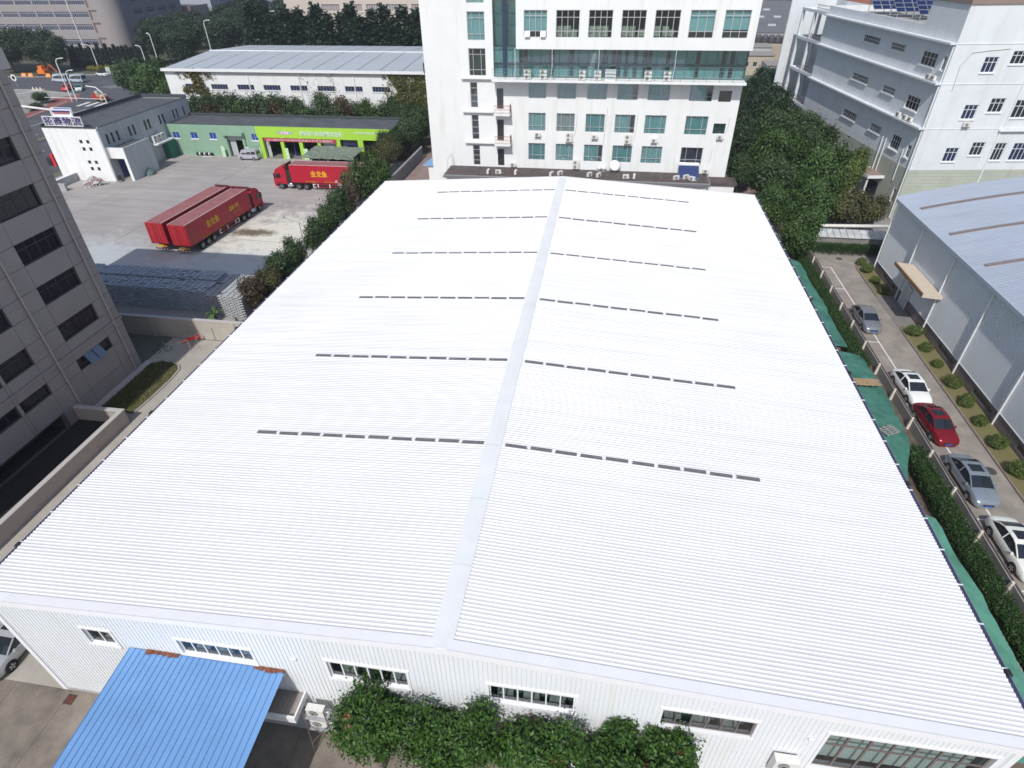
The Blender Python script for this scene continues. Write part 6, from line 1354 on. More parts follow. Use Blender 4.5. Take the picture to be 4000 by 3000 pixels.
def blob_centers(n, c, r, seed, lobes=5, shell=.5):
    rs = np.random.RandomState(seed); d = rs.normal(0, 1, (n, 3)); d /= np.linalg.norm(d, axis=1, keepdims=True)
    L = rs.normal(0, 1, (lobes, 3)); L /= np.linalg.norm(L, axis=1, keepdims=True)
    k = .74+.34*np.max(np.clip(d@L.T, 0, 1)**3, axis=1)+rs.uniform(-.06, .06, n)
    rad = k*(shell+(1-shell)*rs.uniform(0, 1, n)**.6)
    return np.array(c)+d*rad[:, None]*np.array(r)
def tree_meshes(h, rx, ry, rz_, cz, m, seed, nc=170, nl=26, size=.22, spread=.24, trunk=.12, lobes=6, limbs=7, shell=.5, sub=5):
    c = np.array((0, 0, cz)); r0 = np.random.RandomState(seed+9); parts = [blob_centers(nc//2, c, (rx*.82, ry*.82, rz_*.85), seed, lobes, shell)]
    for k in range(sub):                     # smaller boughs that break the outline
        a = 6.28*k/sub+r0.uniform(-.5, .5); e = r0.uniform(-.4, 1.0); f = r0.uniform(.3, .5)
        parts.append(blob_centers(nc//(2*sub)+8, c+np.array((math.cos(a)*rx*.62, math.sin(a)*ry*.62, e*rz_*.8)), (rx*f, ry*f, rz_*f*.9), seed+31+k, 4, .6))
    cc = np.concatenate(parts); nc = len(cc)
    q = leaves(cc, nl, spread, size, seed+1, outc=c)
    b = MB(); rg = random.Random(seed); b.tube([(0, 0, 0), (.04, .03, cz*.5), (0, .05, cz+rz_*.3)], [trunk, trunk*.75, trunk*.25], 8)
    for k in range(limbs):
        i = rg.randrange(nc); e = cc[i]; z0 = cz*rg.uniform(.45, .95); b.tube([(0, .03, z0), tuple((np.array((0, .03, z0))+e)/2+np.array((0, 0, .15))), tuple(e)], [trunk*.45, trunk*.28, trunk*.1], 5)
    return quadmesh('crown', q, m), b.mesh('trunk', barkm, smooth=True)
def tree(name, lab, x, y, meshes, rz=0., sc=(1, 1, 1), group=None, cat='tree', z=0):
    t = thing(name, lab, cat, (x, y, z), rz, group); ORG[t] = Vector(); t.scale = sc
    place('crown', meshes[0], t); place('trunk', meshes[1], t); return t
magm = leafmat('glossy_magnolia_leaf', (.008, .028, .007), (.068, .15, .024), 1.6)
rust_leaf = leafmat('dry_leaf', (.10, .04, .015), (.22, .09, .04), 2)
M_ = 'broadleaf trees along the warehouse front'
for i, (x, y, rx, ry, rz_, cz, lab) in enumerate((
        (-8.3, 10.9, 1.75, 1.35, 2.4, 4.1, 'glossy dark green tree beside the air conditioner rack'),
        (-4.7, 10.85, 2.2, 1.35, 2.45, 4.05, 'widest glossy tree, below the gap between two white windows'),
        (-1.0, 10.95, 2.05, 1.25, 2.35, 4.0, 'glossy tree with dry brown leaves below the third big window'),
        (2.2, 10.95, 1.55, 1.2, 2.15, 3.9, 'smaller glossy tree between the brown leaved trees'),
        (4.5, 11.0, 1.2, 1.05, 2.1, 3.85, 'narrow glossy tree with rusty leaves at the end of the row'))):
    ms = tree_meshes(6.5, rx, ry, rz_, cz, magm, 20+i, nc=420, nl=34, size=.18, spread=.2, trunk=.11, lobes=9, shell=.55, sub=8)
    t = tree('broadleaf_tree', lab, x, y, ms, group=M_)
    rs = np.random.RandomState(40+i); k = (3, 2, 6, 2, 8)[i]; cc = blob_centers(k, (0, 0, cz+.5), (rx*.95, ry*.95, rz_*.9), 60+i, 4, .9)
    cc = cc[(cc[:, 2] > cz-.3)]
    if len(cc): place('dry_leaves', quadmesh('dry_leaves', leaves(cc, 9, .13, .2, 70+i, outc=np.array((0, 0, cz))), rust_leaf), t)
# AC rack by the porch
rk = thing('steel_rack', 'rusty splayed steel rack carrying two air conditioners by the porch', 'rack', (-11.3, 11.45, 0))
b = MB()
for x0, x1 in ((-11.9, -11.75), (-10.55, -10.7)):
    for y0, y1 in ((11.0, 11.2), (11.85, 11.7)): b.tube([(x0, y0, 0), (x1, y1, 4.0)], .025, 6)
b.tube([(-11.85, 11.05, 1.0), (-10.65, 11.15, 3.0)], .02, 5); b.tube([(-10.62, 11.1, 1.0), (-11.8, 11.15, 3.0)], .02, 5); b.build('legs', mat('rusty_steel', (.16, .12, .10), .8, var=.3, vscale=4), rk)
for z in (2.2, 3.3): b = MB(); b.box(-11.82, -10.62, 11.15, 11.75, z-.05, z); b.build('shelf', steel, rk)
ac(1, -11.25, 11.45, 3.3, 'air conditioner on the upper shelf of the splayed steel rack', 'air conditioners on the steel rack')
ac(1, -11.3, 11.45, 2.2, 'air conditioner on the lower shelf of the splayed steel rack', 'air conditioners on the steel rack')
ac(2, 9.25, 11.75, 4.0, 'air conditioner mounted on the white wall beside the wide brown framed window', 'air conditioners on the steel rack', bracket=True)['group'] = 'air conditioner by the wide window'

# shrubs and trees along the yard wall
drk = leafmat('dark_shrub_leaf', (.013, .030, .013), (.064, .112, .036), 1.2); olv = leafmat('olive_shrub_leaf', (.035, .045, .016), (.12, .115, .045), 1.1); brn = leafmat('brownish_shrub_leaf', (.035, .03, .016), (.105, .075, .04), 1.2)
grn = leafmat('mid_green_leaf', (.013, .036, .011), (.072, .138, .03), .9); ltg = leafmat('light_green_leaf', (.04, .075, .018), (.15, .20, .05), .8); con = leafmat('conifer_needles', (.008, .022, .012), (.03, .06, .03), .7)
SH = [tree_meshes(3.6, 1.5, 1.5, 1.7, 1.9, m, 100+i, nc=190, nl=26, size=.24, spread=.26, trunk=.07, lobes=8, shell=.45) for i, m in enumerate((drk, olv, grn, brn))]
BR = [tree_meshes(8, 3.4, 3.4, 3.2, 5.0, m, 120+i, nc=420, nl=32, size=.4, spread=.42, trunk=.2, lobes=12, shell=.6, sub=7) for i, m in enumerate((grn, drk, ltg, olv))]
FTm = leafmat('far_tree_leaf', (.010, .024, .014), (.044, .08, .036), .5); FT = [tree_meshes(8, 3.4, 3.4, 3.2, 5.0, FTm, 140+i, nc=420, nl=30, size=.42, spread=.42, trunk=.2, lobes=12, shell=.6, sub=7) for i in range(2)]
def tl(name, grp, cat, rows):
    for (x, y, ms, s, lab) in rows: tree(name, lab, x, y, ms, rz=(x*1.7+y) % 6.28, sc=s if isinstance(s, tuple) else (s, s, s), group=grp, cat=cat)
tl('boundary_shrub', 'shrubs along the yard wall', 'shrub', [
    (-36.2, 52.3, SH[3], (.95, 1.0, 1.15), 'brownish shrub pressed against the pale sack stack'), (-36.0, 55.0, SH[1], (.9, 1, 1.1), 'olive shrub just behind the pale sack stack'),
    (-36.2, 58.2, SH[0], (1, 1.1, 1.1), 'dark shrub after the sack stacks along the yard wall'), (-36.0, 61.2, SH[0], (.95, 1.1, 1.2), 'dark shrub one before the long armed yard lamp'),
    (-35.9, 67.0, SH[0], (.9, 1.1, 1.25), 'dark shrub just past the long armed yard lamp'), (-36.0, 69.8, SH[2], (.9, 1.1, 1.2), 'green shrub second past the long armed yard lamp'),
    (-36.3, 73.2, SH[0], (1.1, 1.2, 1.3), 'broad dark shrub beside the cream dusted concrete'), (-36.2, 76.6, SH[0], (1, 1.2, 1.45), 'tall dark shrub halfway along the yard wall'),
    (-36.6, 79.6, SH[3], (1, 1.1, 1.35), 'brown leaved shrub in front of the second yard lamp'), (-37.4, 84.4, SH[1], (.95, 1, 1.65), 'sparse yellowish shrub below the third lorry tail'),
    (-35.9, 86.0, SH[2], (1.3, 1.5, 1.75), 'big round green shrub hiding the third lorry tail'), (-35.6, 90.6, SH[2], (1.0, 1.3, 1.7), 'bushy green shrub touching the third lorry rear')])
tl('yard_end_tree', 'trees between garage and office', 'tree', [
    (-37.6, 96.5, BR[3], (.62, .62, .72), 'olive tree behind the third lorry'), (-37.4, 101.5, BR[3], (.6, .6, .75), 'olive tree beside the camouflage shelter end'),
    (-38.6, 107, BR[1], (.7, .7, .72), 'brown tinged dark tree at the lime fascia end'), (-36.8, 112, BR[1], (.75, .75, .85), 'dark tree past the garage corner'),
    (-36.5, 119, BR[1], (.8, .8, .9), 'dark tree nearest the white office left edge'), (-41.0, 124, BR[1], (.85, .85, .8), 'dark tree before the ivy covered warehouse end'), (-33.0, 124, BR[1], (.8, .8, .75), 'shadowy tree deep in the gap beside the white office')])
rows = []
for k in range(17):
    x = -89.5+k*2.95; lab = f'evergreen shrub in the row behind the garage roof, {("first", "second", "third", "fourth", "fifth", "sixth", "seventh", "eighth", "ninth", "tenth", "eleventh", "twelfth", "thirteenth", "fourteenth", "fifteenth", "sixteenth", "seventeenth")[k]} from the west'
    rows.append((x, 126.0+.8*math.sin(k*2.1), SH[(0, 0, 3, 0, 2)[k % 5]], (1.75+.2*math.sin(k*1.3), 1.5, 1.85+.25*math.sin(k*2.7)+(.3 if k == 6 else 0)), lab))
tl('evergreen_shrub', 'shrub row behind the garage', 'shrub', rows)
tl('courtyard_tree', 'trees between the office and the pale works building', 'tree', [
    (23.5, 71.5, BR[0], (.72, .72, .85), 'green tree overhanging the far corner of the white roof'), (22.0, 79.5, BR[0], (.72, .72, .85), 'leafy tree behind the far corner of the white roof'),
    (27.2, 81.5, BR[0], (.9, .9, .95), 'round green tree over the lagged pipe'), (31.6, 82.6, BR[3], (.85, .85, .75), 'yellowish tree before the works building porch'), (35.2, 83.4, BR[3], (.62, .62, .62), 'small yellow green tree next to the porch steps'),
    (24.0, 89.5, BR[1], (1, 1, 1.0), 'dark tree beside the annex end block'), (29.6, 90, BR[0], (1.05, 1.05, 1.15), 'tall green tree in the middle of the courtyard'), (34.4, 92.5, BR[2], (.7, .7, 1.0), 'bright green tree against the ledged side wall'),
    (25.4, 99, BR[0], (1.05, 1.05, 1.1), 'green tree close to the office corner'), (31.5, 101, BR[1], (1.1, 1.1, 1.2), 'large dark tree under the second ledge'), (27.0, 110, BR[1], (1.1, 1.1, 1.25), 'deep green tree further up the gap'),
    (32.2, 114, BR[1], (1.05, 1.05, 1.15), 'dark crown below the gallery end'), (28.4, 122, FT[0], (1.1, 1.1, 1.25), 'dense tree midway up the gap beside the office'), (32, 134, FT[1], (1.1, 1.1, 1.1), 'dark tree near the top of the gap'),
    (34, 150, FT[0], (1.1, 1.1, 1.0), 'far tree at the top of the gap by the gallery'), (38, 168, FT[1], (1.1, 1.1, .9), 'farthest tree in the gap below the tan rooftops'), (20.8, 97.5, BR[1], (.62, .62, .8), 'dark tree hugging the office wall corner'), (21.4, 106, FT[0], (.8, .8, .95), 'shaded tree tight against the office side'), (22.4, 117, FT[1], (.85, .85, 1.05), 'shaded tree further along the office side'), (24.5, 131, FT[0], (.95, .95, 1.1), 'dark tree at the rear corner of the office'), (27.5, 144, FT[1], (1.0, 1.0, 1.05), 'dark tree beyond the rear office corner')])
# clipped round bushes
bush_q = leaves(blob_centers(300, (0, 0, .5), (.72, .72, .56), 5, 2, .85), 14, .05, .085, 6, outc=np.array((0, 0, .35)))
clipm = leafmat('clipped_bush_leaf', (.04, .075, .015), (.13, .175, .04), 3); BMS = [quadmesh('foliage', leaves(blob_centers(300, (0, 0, .5), (a_, b_, c_), 5+k_, l_, .85), 14, .05, .085, 6+k_, outc=np.array((0, 0, .35))), clipm) for k_, (a_, b_, c_, l_) in enumerate(((.72, .72, .56, 2), (.82, .68, .48, 4), (.64, .72, .6, 3)))]
bs_ = MB(); bs_.tube([(0, 0, 0), (0, 0, .4)], .04, 6); BST = bs_.mesh('stem', barkm)
for k, (y, lab) in enumerate(((72.6, 'clipped round bush half in the shade at the back hedge'), (70.5, 'clipped round bush nearest the lane end'), (67.65, 'clipped round bush in the middle of the far bed'), (64.95, 'clipped round bush next to the door apron'), (56.05, 'clipped round bush first after the tan canopy'), (53.2, 'clipped round bush second after the tan canopy'), (50.45, 'clipped round bush third after the tan canopy'), (47.4, 'clipped round bush fourth after the tan canopy, level with the white car'), (44.7, 'clipped round bush fifth after the tan canopy'), (42.2, 'clipped round bush level with the red car'), (39.4, 'large clipped bush just past the red car nose'), (36.35, 'large clipped bush level with the blue silver car'), (33.4, 'clipped bush near the edge of view by the bed end'))):
    t = thing('clipped_bush', lab, 'bush', (31.95, y, .08), k*.7, 'clipped round bushes in the bed'); s = .95+.17*math.sin(k*1.9)+(.12 if k > 8 else 0); t.scale = (s, s, s*.95); ORG[t] = Vector(); place('foliage', BMS[k % 3], t); place('stem', BST, t)
# clipped hedges
def hedge(lab, x0, x1, y0, y1, h, m, seed, n, size=.13):
    rs = np.random.RandomState(seed); t = thing('clipped_hedge', lab, 'hedge', ((x0+x1)/2, (y0+y1)/2, 0)); c = np.stack([rs.uniform(x0, x1, n), rs.uniform(y0, y1, n), rs.uniform(.12, 1, n)**.6*h], 1)
    top = rs.uniform(0, 1, n) < .45; c[top, 2] = h+rs.normal(0, .05, top.sum()); sd = (~top) & (rs.uniform(0, 1, n) < .6); c[sd, 0] = np.where(rs.uniform(0, 1, sd.sum()) < .6, x0, x1)+rs.normal(0, .06, sd.sum())
    sy = (~top) & (~sd) & (rs.uniform(0, 1, n) < .6); c[sy, 1] = np.where(rs.uniform(0, 1, sy.sum()) < .85, y0, y1)+rs.normal(0, .05, sy.sum()) if x1-x0 > 3 else c[sy, 1]
    q = leaves(c, 9, .09, size, seed+1, up=.8); off = np.array(t.location); o = place('foliage', quadmesh('foliage', q-off, m), t)
    b = MB(); 
    for k in range(int(max(x1-x0, y1-y0)/1.2)): 
        x, y = ((x0+x1)/2, y0+.6+k*1.2) if y1-y0 > x1-x0 else (x0+.6+k*1.2, (y0+y1)/2); b.tube([(x, y, 0), (x+.05, y+.04, h*.8)], .03, 5)
    b.build('stems', barkm, t)
hm = leafmat('hedge_leaf', (.012, .032, .010), (.045, .10, .022), 1.8)
hedge('long clipped hedge running along the lane wall, nearer stretch', 24.3, 25.4, 12, 37.5, 1.15, hm, 301, 5200)
hedge('long clipped hedge running along the lane wall, farther stretch', 24.2, 25.3, 48.5, 75, 1.1, hm, 302, 5200)
hedge('clipped hedge closing the far end of the parking lane', 26.4, 36, 75.1, 75.85, 1.25, hm, 303, 2600)
# ------------------------------------------------------------------ white warehouse with ivy
iv = thing('ivy_warehouse', 'long white warehouse with grey lined roof and browning ivy', 'warehouse', (-68, 132, 0))
VX0, VX1, VY, VE_, VR, VYR, VYB = -97.5, -38.3, 132.0, 11.3, 12.35, 151.0, 169.5
fv = Frame((0, VY, 0), (1, 0, 0), (0, -1, 0)); ivw = mat('white_render_far', (.74, .75, .75), .85, var=.04, vscale=.3, streak=.07)
HV = [(x, x+3.9, 7.35, 8.4) for x in (-93.4, -87.2, -81.0, -74.9, -68.7, -62.5, -56.3, -50.2, -44.2)]
wall('front_wall', fv, VX0, VX1, 0, VE_, HV, ivw, iv, .2)
for (a, c, e, g) in HV: window(iv, fv, a, c, e, g, [k/6 for k in range(1, 6)], [], mat('window_slate', (.3, .32, .36), .5), bluedg, None, depth=.12, fw=.06, mw=.06, panes=True, sill=.1, sillm=ivw)
b = MB(); b.poly(((VX0, VYB, 0), (VX0, VY, 0), (VX0, VY, VE_), (VX0, VYR, VR), (VX0, VYB, VE_))); b.poly(((VX1, VY, 0), (VX1, VYB, 0), (VX1, VYB, VE_), (VX1, VYR, VR), (VX1, VY, VE_))); b.poly(((VX1, VYB, 0), (VX0, VYB, 0), (VX0, VYB, VE_), (VX1, VYB, VE_))); b.build('end_wall', ivw, iv)
ivr = mat('grey_metal_roof', (.43, .46, .49), .5, var=.05, vscale=.15); n = 12; wv = (VX1-VX0)/n
irf = place('roof', None, iv)
for i in range(n):
    for (ya, za, yb, zb) in ((VY-.4, VE_, VYR, VR), (VYR, VR, VYB, VE_)):
        b = MB(); x0 = VX0+i*wv; b.hexa(((x0+.12, ya, za), (x0+wv-.12, ya, za), (x0+wv-.12, yb, zb), (x0+.12, yb, zb), (x0+.12, ya, za+.1), (x0+wv-.12, ya, za+.1), (x0+wv-.12, yb, zb+.1), (x0+.12, yb, zb+.1))); b.build('roof_panel', ivr, irf)
        b = MB(); b.hexa(((x0-.12, ya+.8, za+.02), (x0+.12, ya+.8, za+.02), (x0+.12, yb-.8, zb), (x0-.12, yb-.8, zb), (x0-.12, ya+.8, za+.07), (x0+.12, ya+.8, za+.07), (x0+.12, yb-.8, zb+.06), (x0-.12, yb-.8, zb+.06))); b.build('skylight_strip', mat('dark_strip', (.2, .21, .23), .6), irf)
b = MB(); b.box(VX0-.2, VX1+.2, VY-.75, VY-.02, VE_-.35, VE_+.15); b.build('gutter', whitef, iv); b = MB(); b.box(VX0, VX1, VYR-.2, VYR+.2, VR+.06, VR+.22); b.build('ridge', whitef, iv)
for x in (-90, -78, -66.3, -54, -42): b = MB(); b.tube([(x, VY-.12, .1), (x, VY-.12, VE_-.3)], .1, 6); b.build('downpipe', whitef, iv)
ivm = leafmat('ivy_brown_green', (.06, .055, .02), (.19, .165, .05), .8); rs = np.random.RandomState(77)
def ivy(lab, pts, n, m, seed, size=.42):
    r = np.random.RandomState(seed); c = []
    while len(c) < n:
        u, z = r.uniform(pts[0], pts[1]), r.uniform(0, VE_)
        f = 1-(VE_-z)/VE_; w = pts[2](u, z)
        if r.uniform() < w: c.append((u, VY-.12-abs(r.normal(0, .12)), z))
    c = np.array(c); t = thing('ivy', lab, 'ivy', ((pts[0]+pts[1])/2, VY, 0)); off = np.array(t.location)
    q = leaves(c, 3, .16, size, seed+1, up=.1, outc=None); q[:, :, 1] = np.minimum(q[:, :, 1], VY-.03); place('foliage', quadmesh('foliage', q-off, m), t)
    b = MB(); b.tube([((pts[0]+pts[1])/2, VY-.1, 0), ((pts[0]+pts[1])/2+.6, VY-.08, VE_*.6)], .06, 5); b.build('stem', barkm, t)
nz = lambda u, z: .5+.5*math.sin(u*1.9+z*.7)*math.sin(u*.8-z*1.3)
ivy('browning ivy climbing the left bay of the white warehouse', (-95, -85.5, lambda u, z: max(0, (1.0 if abs(u+89.3+.25*(z-6)) < 1.2+.25*(z < 5) else .0)+(.75 if -94 < u < -88 and abs(z-7.2) < .6 else 0)+(.3*nz(u, z) if z > 9.6 else 0))), 1500, ivm, 91)
ivy('thick yellow green ivy covering the right end of the white warehouse', (-47.6, -38.2, lambda u, z: 1. if u > -45.6+.8*math.sin(z) else .45*nz(u, z)), 3000, leafmat('ivy_yellow_green', (.05, .06, .015), (.16, .17, .04), .8), 93)
ivy('thin bare ivy stems streaking the middle of the white warehouse', (-66.5, -57.5, lambda u, z: .12*nz(u*2, z*.2)+(.5 if abs(u+58.8+.2*math.sin(z*2)) < .15 else 0)+(.4 if abs(u+65.5-.12*z) < .1 else 0)), 420, leafmat('ivy_dry', (.16, .14, .12), (.36, .34, .3), .8), 95, .2)
st = thing('rusty_stair_tower', 'dark rusty stair tower at the ivy warehouse end beside the office', 'stair tower', (-36.6, 133, 0)); dr = mat('dark_rust', (.055, .04, .04), .8, var=.3)
b = MB(); b.box(-38.1, -35.2, 131.5, 134.5, 0, 11.2); b.build('shaft', dr, st)
for z in np.arange(.6, 11, .45): b = MB(); b.box(-38.0, -35.3, 131.44, 131.498, z, z+.1); b.build('louvre', mat('rust_louvre', (.10, .07, .065), .8), st)
b = MB(); b.tube([(-38.2, 131, 11.4), (-38.2, 131, 13), (-37.6, 131, 13.6), (-36.6, 131, 13.4), (-36.2, 131, 12.6), (-36.2, 131, 11.4)], .18, 8); b.build('flue', dr, st)

# ------------------------------------------------------------------ conifers, street trees, far trees
def conifer(seed, h, r, m):
    rs = np.random.RandomState(seed); n = 330; z = rs.uniform(.02, .99, n)**1.1; rad = r*(1-z)**.75*(.7+.3*rs.uniform(0, 1, n)); a = rs.uniform(0, 6.28, n)
    c = np.stack([rad*np.cos(a), rad*np.sin(a), z*h], 1); q = leaves(c, 13, .17*r, .3*r, seed+1, up=-.1, outc=np.array((0, 0, h*.3)), aspect=.6)
    b = MB(); b.tube([(0, 0, 0), (0, 0, h*.9)], [.2, .04], 6); return quadmesh('crown', q, m), b.mesh('trunk', barkm)
CF = [conifer(400+i, 18.5, 2.9, con) for i in range(3)]
ordn = ('first', 'second', 'third', 'fourth', 'fifth', 'sixth', 'seventh', 'eighth', 'ninth', 'tenth', 'eleventh', 'twelfth', 'thirteenth', 'fourteenth', 'fifteenth', 'sixteenth', 'seventeenth', 'eighteenth', 'nineteenth', 'twentieth')
for k in range(16):
    x = -106.5+k*3.25+(1.2 if k > 2 else 0); s = (1.05, 1.02, .92)[k] if k < 3 else .95+.08*math.sin(k*2.3)
    tree('tall_conifer', f'tall dark conifer behind the white warehouse roof, {ordn[k]} from the west', x, 190+1.5*math.sin(k*1.7), CF[k % 3], rz=k, sc=(s*1.4, s*1.4, s), group='tall conifer row')
CY = [conifer(420+i, 6.8, 1.1, leafmat('cypress_needles', (.008, .018, .014), (.025, .045, .03), .7)) for i in range(2)]
for k in range(19):
    tree('cypress', f'pointed cypress in the hedge line before the slab block, {ordn[k]} from the west', -184+k*1.5, 204.5+.25*k*.3, CY[k % 2], rz=k*1.3, sc=(1.15, 1.15, .95+.12*math.sin(k*2.9)), group='pointed cypress row')
tl('street_tree', 'street trees at the junction', 'tree', [
    (-196, 192, FT[0], (1.9, 1.9, 1.45), 'big dark street tree at the top left of the junction'), (-187, 195.5, FT[0], (1.6, 1.6, 1.4), 'dark street tree left of the cypress line'), (-180, 193, FT[0], (1.3, 1.3, 1.15), 'dark street tree behind the orange barriers'),
    (-208, 196, FT[0], (1.9, 1.9, 1.4), 'dark street tree cut by the picture edge'),
    (-118.5, 150, BR[1], (1.7, 1.7, 1.3), 'full green tree at the road corner behind the yard office'), (-110.5, 145, BR[0], (1.6, 1.6, 1.25), 'green tree between road and yard office roof'), (-104, 139, BR[0], (1.25, 1.25, 1.05), 'green tree touching the ivy warehouse corner'), (-124, 158, BR[1], (1.3, 1.3, 1.1), 'green tree farthest out at the road corner'),
    (-157, 212, FT[0], (1.5, 1.5, 1.4), 'dark roadside tree after the cypress line'), (-150, 222, FT[0], (1.6, 1.6, 1.45), 'dark roadside tree below the shaded slab end'), (-152, 240, FT[0], (1.7, 1.7, 1.35), 'dark roadside tree before the brown block')])
tl('far_tree', 'far trees along the avenue', 'tree', [
    (-146, 258, FT[1], (1.9, 1.9, 1.5), 'far tree left of the white road lamps'), (-136, 262, FT[0], (2, 2, 1.45), 'far tree behind the first white road lamp'), (-127, 255, FT[1], (1.8, 1.8, 1.4), 'far tree above the ivy warehouse roof corner'), (-139, 282, FT[1], (2, 2, 1.6), 'farther tree in the second rank, left of centre'), (-124, 278, FT[1], (2, 2, 1.5), 'farther tree in the second rank near the hoarding'), (-117, 262, FT[1], (1.6, 1.6, 1.15), 'olive tree in front of the small hoarding'),
    (-112, 296, FT[0], (2.1, 2.1, 1.5), 'farther tree right behind the hoarding'), (-150, 300, FT[0], (2.2, 2.2, 1.6), 'farther tree beneath the pale end wall'), (-128, 318, FT[0], (2.3, 2.3, 1.5), 'distant tree in the last rank'), (-86, 178, SH[1], (1.8, 1.5, 1.3), 'yellow green shrub at the foot of the conifers'),
    (-143, 206, FT[0], (1.5, 1.5, 1.3), 'dark tree nearest the ivy warehouse roof along the avenue'), (-136, 218, FT[0], (1.7, 1.7, 1.45), 'dark tree behind the corner lamp on the avenue'), (-141, 234, FT[0], (1.9, 1.9, 1.5), 'dark tree midway up the avenue'), (-127, 228, FT[0], (1.8, 1.8, 1.4), 'dark tree above the ivy warehouse ridge'), (-118, 240, FT[0], (1.9, 1.9, 1.4), 'dark tree left of the slatted hoarding'), (-163, 226, FT[0], (1.7, 1.7, 1.5), 'dark tree against the shaded slab end'), (-166, 248, FT[0], (1.8, 1.8, 1.5), 'dark tree under the shaded slab windows'), (-160, 268, FT[0], (2, 2, 1.5), 'dark tree beneath the brown block'), (-172, 290, FT[1], (2.2, 2.2, 1.5), 'green tree right of the brown block'), (-156, 322, FT[0], (2.6, 2.6, 1.7), 'blue dark tree before the far office'), (-184, 330, FT[0], (2.6, 2.6, 1.7), 'blue dark tree at the pale block foot'), (-112, 330, FT[0], (2.4, 2.4, 1.5), 'distant tree left of the beige office')])
ym = leafmat('yellow_flower_shrub', (.10, .10, .02), (.36, .32, .05), 2); YS = tree_meshes(1.8, 1.3, 1.0, .8, .9, ym, 500, nc=60, nl=16, size=.25, spread=.2, trunk=.04)
for k in range(9): tree('yellow_shrub', f'low yellow leaved shrub along the far verge, {ordn[k]} from the west', -172+k*2.6, 197.2+k*.75, YS, rz=k, sc=(1.1, 1, 1), group='yellow verge shrubs', cat='shrub')
tl('verge_bush', 'dark bushes on the corner pavement', 'bush', [(-148.5, 149.5, SH[0], (1.2, 1.6, .7), 'dark round bush beside the grey bus shelter'), (-144.6, 142.5, SH[0], (.8, 2.2, .35), 'low dark hedge bush along the red paving'), (-146.5, 135, SH[0], (1.0, 1.8, .35), 'low dark hedge bush nearest the beige block edge')])

# ------------------------------------------------------------------ far buildings
sb_ = thing('slab_block', 'long beige slab block with banded windows at the top left', 'building', (-215, 235, 0)); SBY = 235.0
fsb = Frame((0, SBY, 0), (1, 0, 0), (0, -1, 0)); beige = mat('far_beige_render', (.315, .285, .285), .85, var=.03, vscale=.2)
UW = [-249+7.5*k for k in range(7)]; ZW = [(3.0, 5.0), (8.0, 9.95), (12.15, 14.0), (16.2, 18.1), (20.2, 22.1)]
HSB = [(u, u+6.75, z0, z1) for u in UW for (z0, z1) in ZW]
wall('front_wall', fsb, -262, -192.5, 0, 24, HSB, beige, sb_, .35)
for (a, c, e, g) in HSB:
    window(sb_, fsb, a, c, e, g, [k/9 for k in range(1, 9)], [.74], mat('slab_frame', (.46, .46, .5), .6), bluedg, None, depth=.16, fw=.09, mw=.12, panes=False)
b = MB()
arc = [(-192.5+5.5*math.sin(R_(90*k/8)), SBY+5.5*(1-math.cos(R_(90*k/8)))) for k in range(9)]
for (p, q) in zip(arc[:-1], arc[1:]): b.poly(((p[0], p[1], 0), (q[0], q[1], 0), (q[0], q[1], 24), (p[0], p[1], 24)))
b.build('rounded_corner', beige, sb_, smooth=True)
brownb = mat('far_brown', (.15, .11, .10), .8)
for (z0, z1) in ZW:
    b = MB(); b.wbox(fsb, -196.7, -195.9, z0-.8, z1+.6, .002, .06); b.wbox(fsb, -195.9, -193.4, z1, z1+.6, .002, .06); b.build('stair_slot', brownb, sb_)
b = MB(); b.tube([(-204.4, SBY-.2, 0), (-204.4, SBY-.2, 24)], .16, 8); b.build('downpipe', whitef, sb_)
fs2 = Frame((-187.0, 0, 0), (0, 1, 0), (1, 0, 0)); endshade = mat('far_beige_shade', (.19, .19, .25), .85, var=.04, vscale=.2)  # end wall's shade put into the colour: a darker, bluer tone than the front
HS2 = [(y, y+5.2, z0, z1) for y in (247, 254.5, 262, 269.5) for (z0, z1) in ZW]
wall('end_wall', fs2, 240.5, 278, 0, 24, HS2, endshade, sb_, .35)
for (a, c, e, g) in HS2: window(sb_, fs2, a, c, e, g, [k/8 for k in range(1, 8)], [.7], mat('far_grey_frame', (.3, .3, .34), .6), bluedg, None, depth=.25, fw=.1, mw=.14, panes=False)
b = MB(); b.poly(((-262, 235, 24), (-192.5, 235, 24), (-187, 240.5, 24), (-187, 278, 24), (-262, 278, 24))); b.build('roof', conc_d, sb_)
bb_ = thing('brown_block', 'small purple brown block behind the slab block', 'building', (-180, 284, 0)); fbb = Frame((0, 280, 0), (1, 0, 0), (0, -1, 0))
HBB = [(x, x+1.6, 8.3, 10.2) for x in (-194, -190.5, -187)]+[(x, x+1.6, 3.6, 5.5) for x in (-194, -190.5, -187)]
wall('front_wall', fbb, -198, -184.6, 0, 12.6, HBB, mat('far_brown_render', (.18, .13, .135), .85), bb_, .3)
for h in HBB: window(bb_, fbb, *h, [.5], [], whitef, bluedg, None, depth=.2, panes=False)
b = MB(); b.box(-198, -184.6, 280.01, 294, 12.4, 12.6); b.poly(((-184.6, 280, 0), (-184.6, 294, 0), (-184.6, 294, 12.6), (-184.6, 280, 12.6))); b.build('roof', mat('far_brown_roof', (.32, .28, .28), .8), bb_)
pe = thing('pale_end_block', 'tall pale blue grey block end with two small windows', 'building', (-190, 320, 0)); fpe = Frame((0, 316, 0), (1, 0, 0), (0, -1, 0))
HPE = [(-207, -204.5, 13.5, 15.5), (-207, -204.5, 8.2, 10.2)]
wall('front_wall', fpe, -226, -196.5, 0, 26, HPE, mat('far_pale_blue_render', (.36, .39, .45), .85), pe, .3)
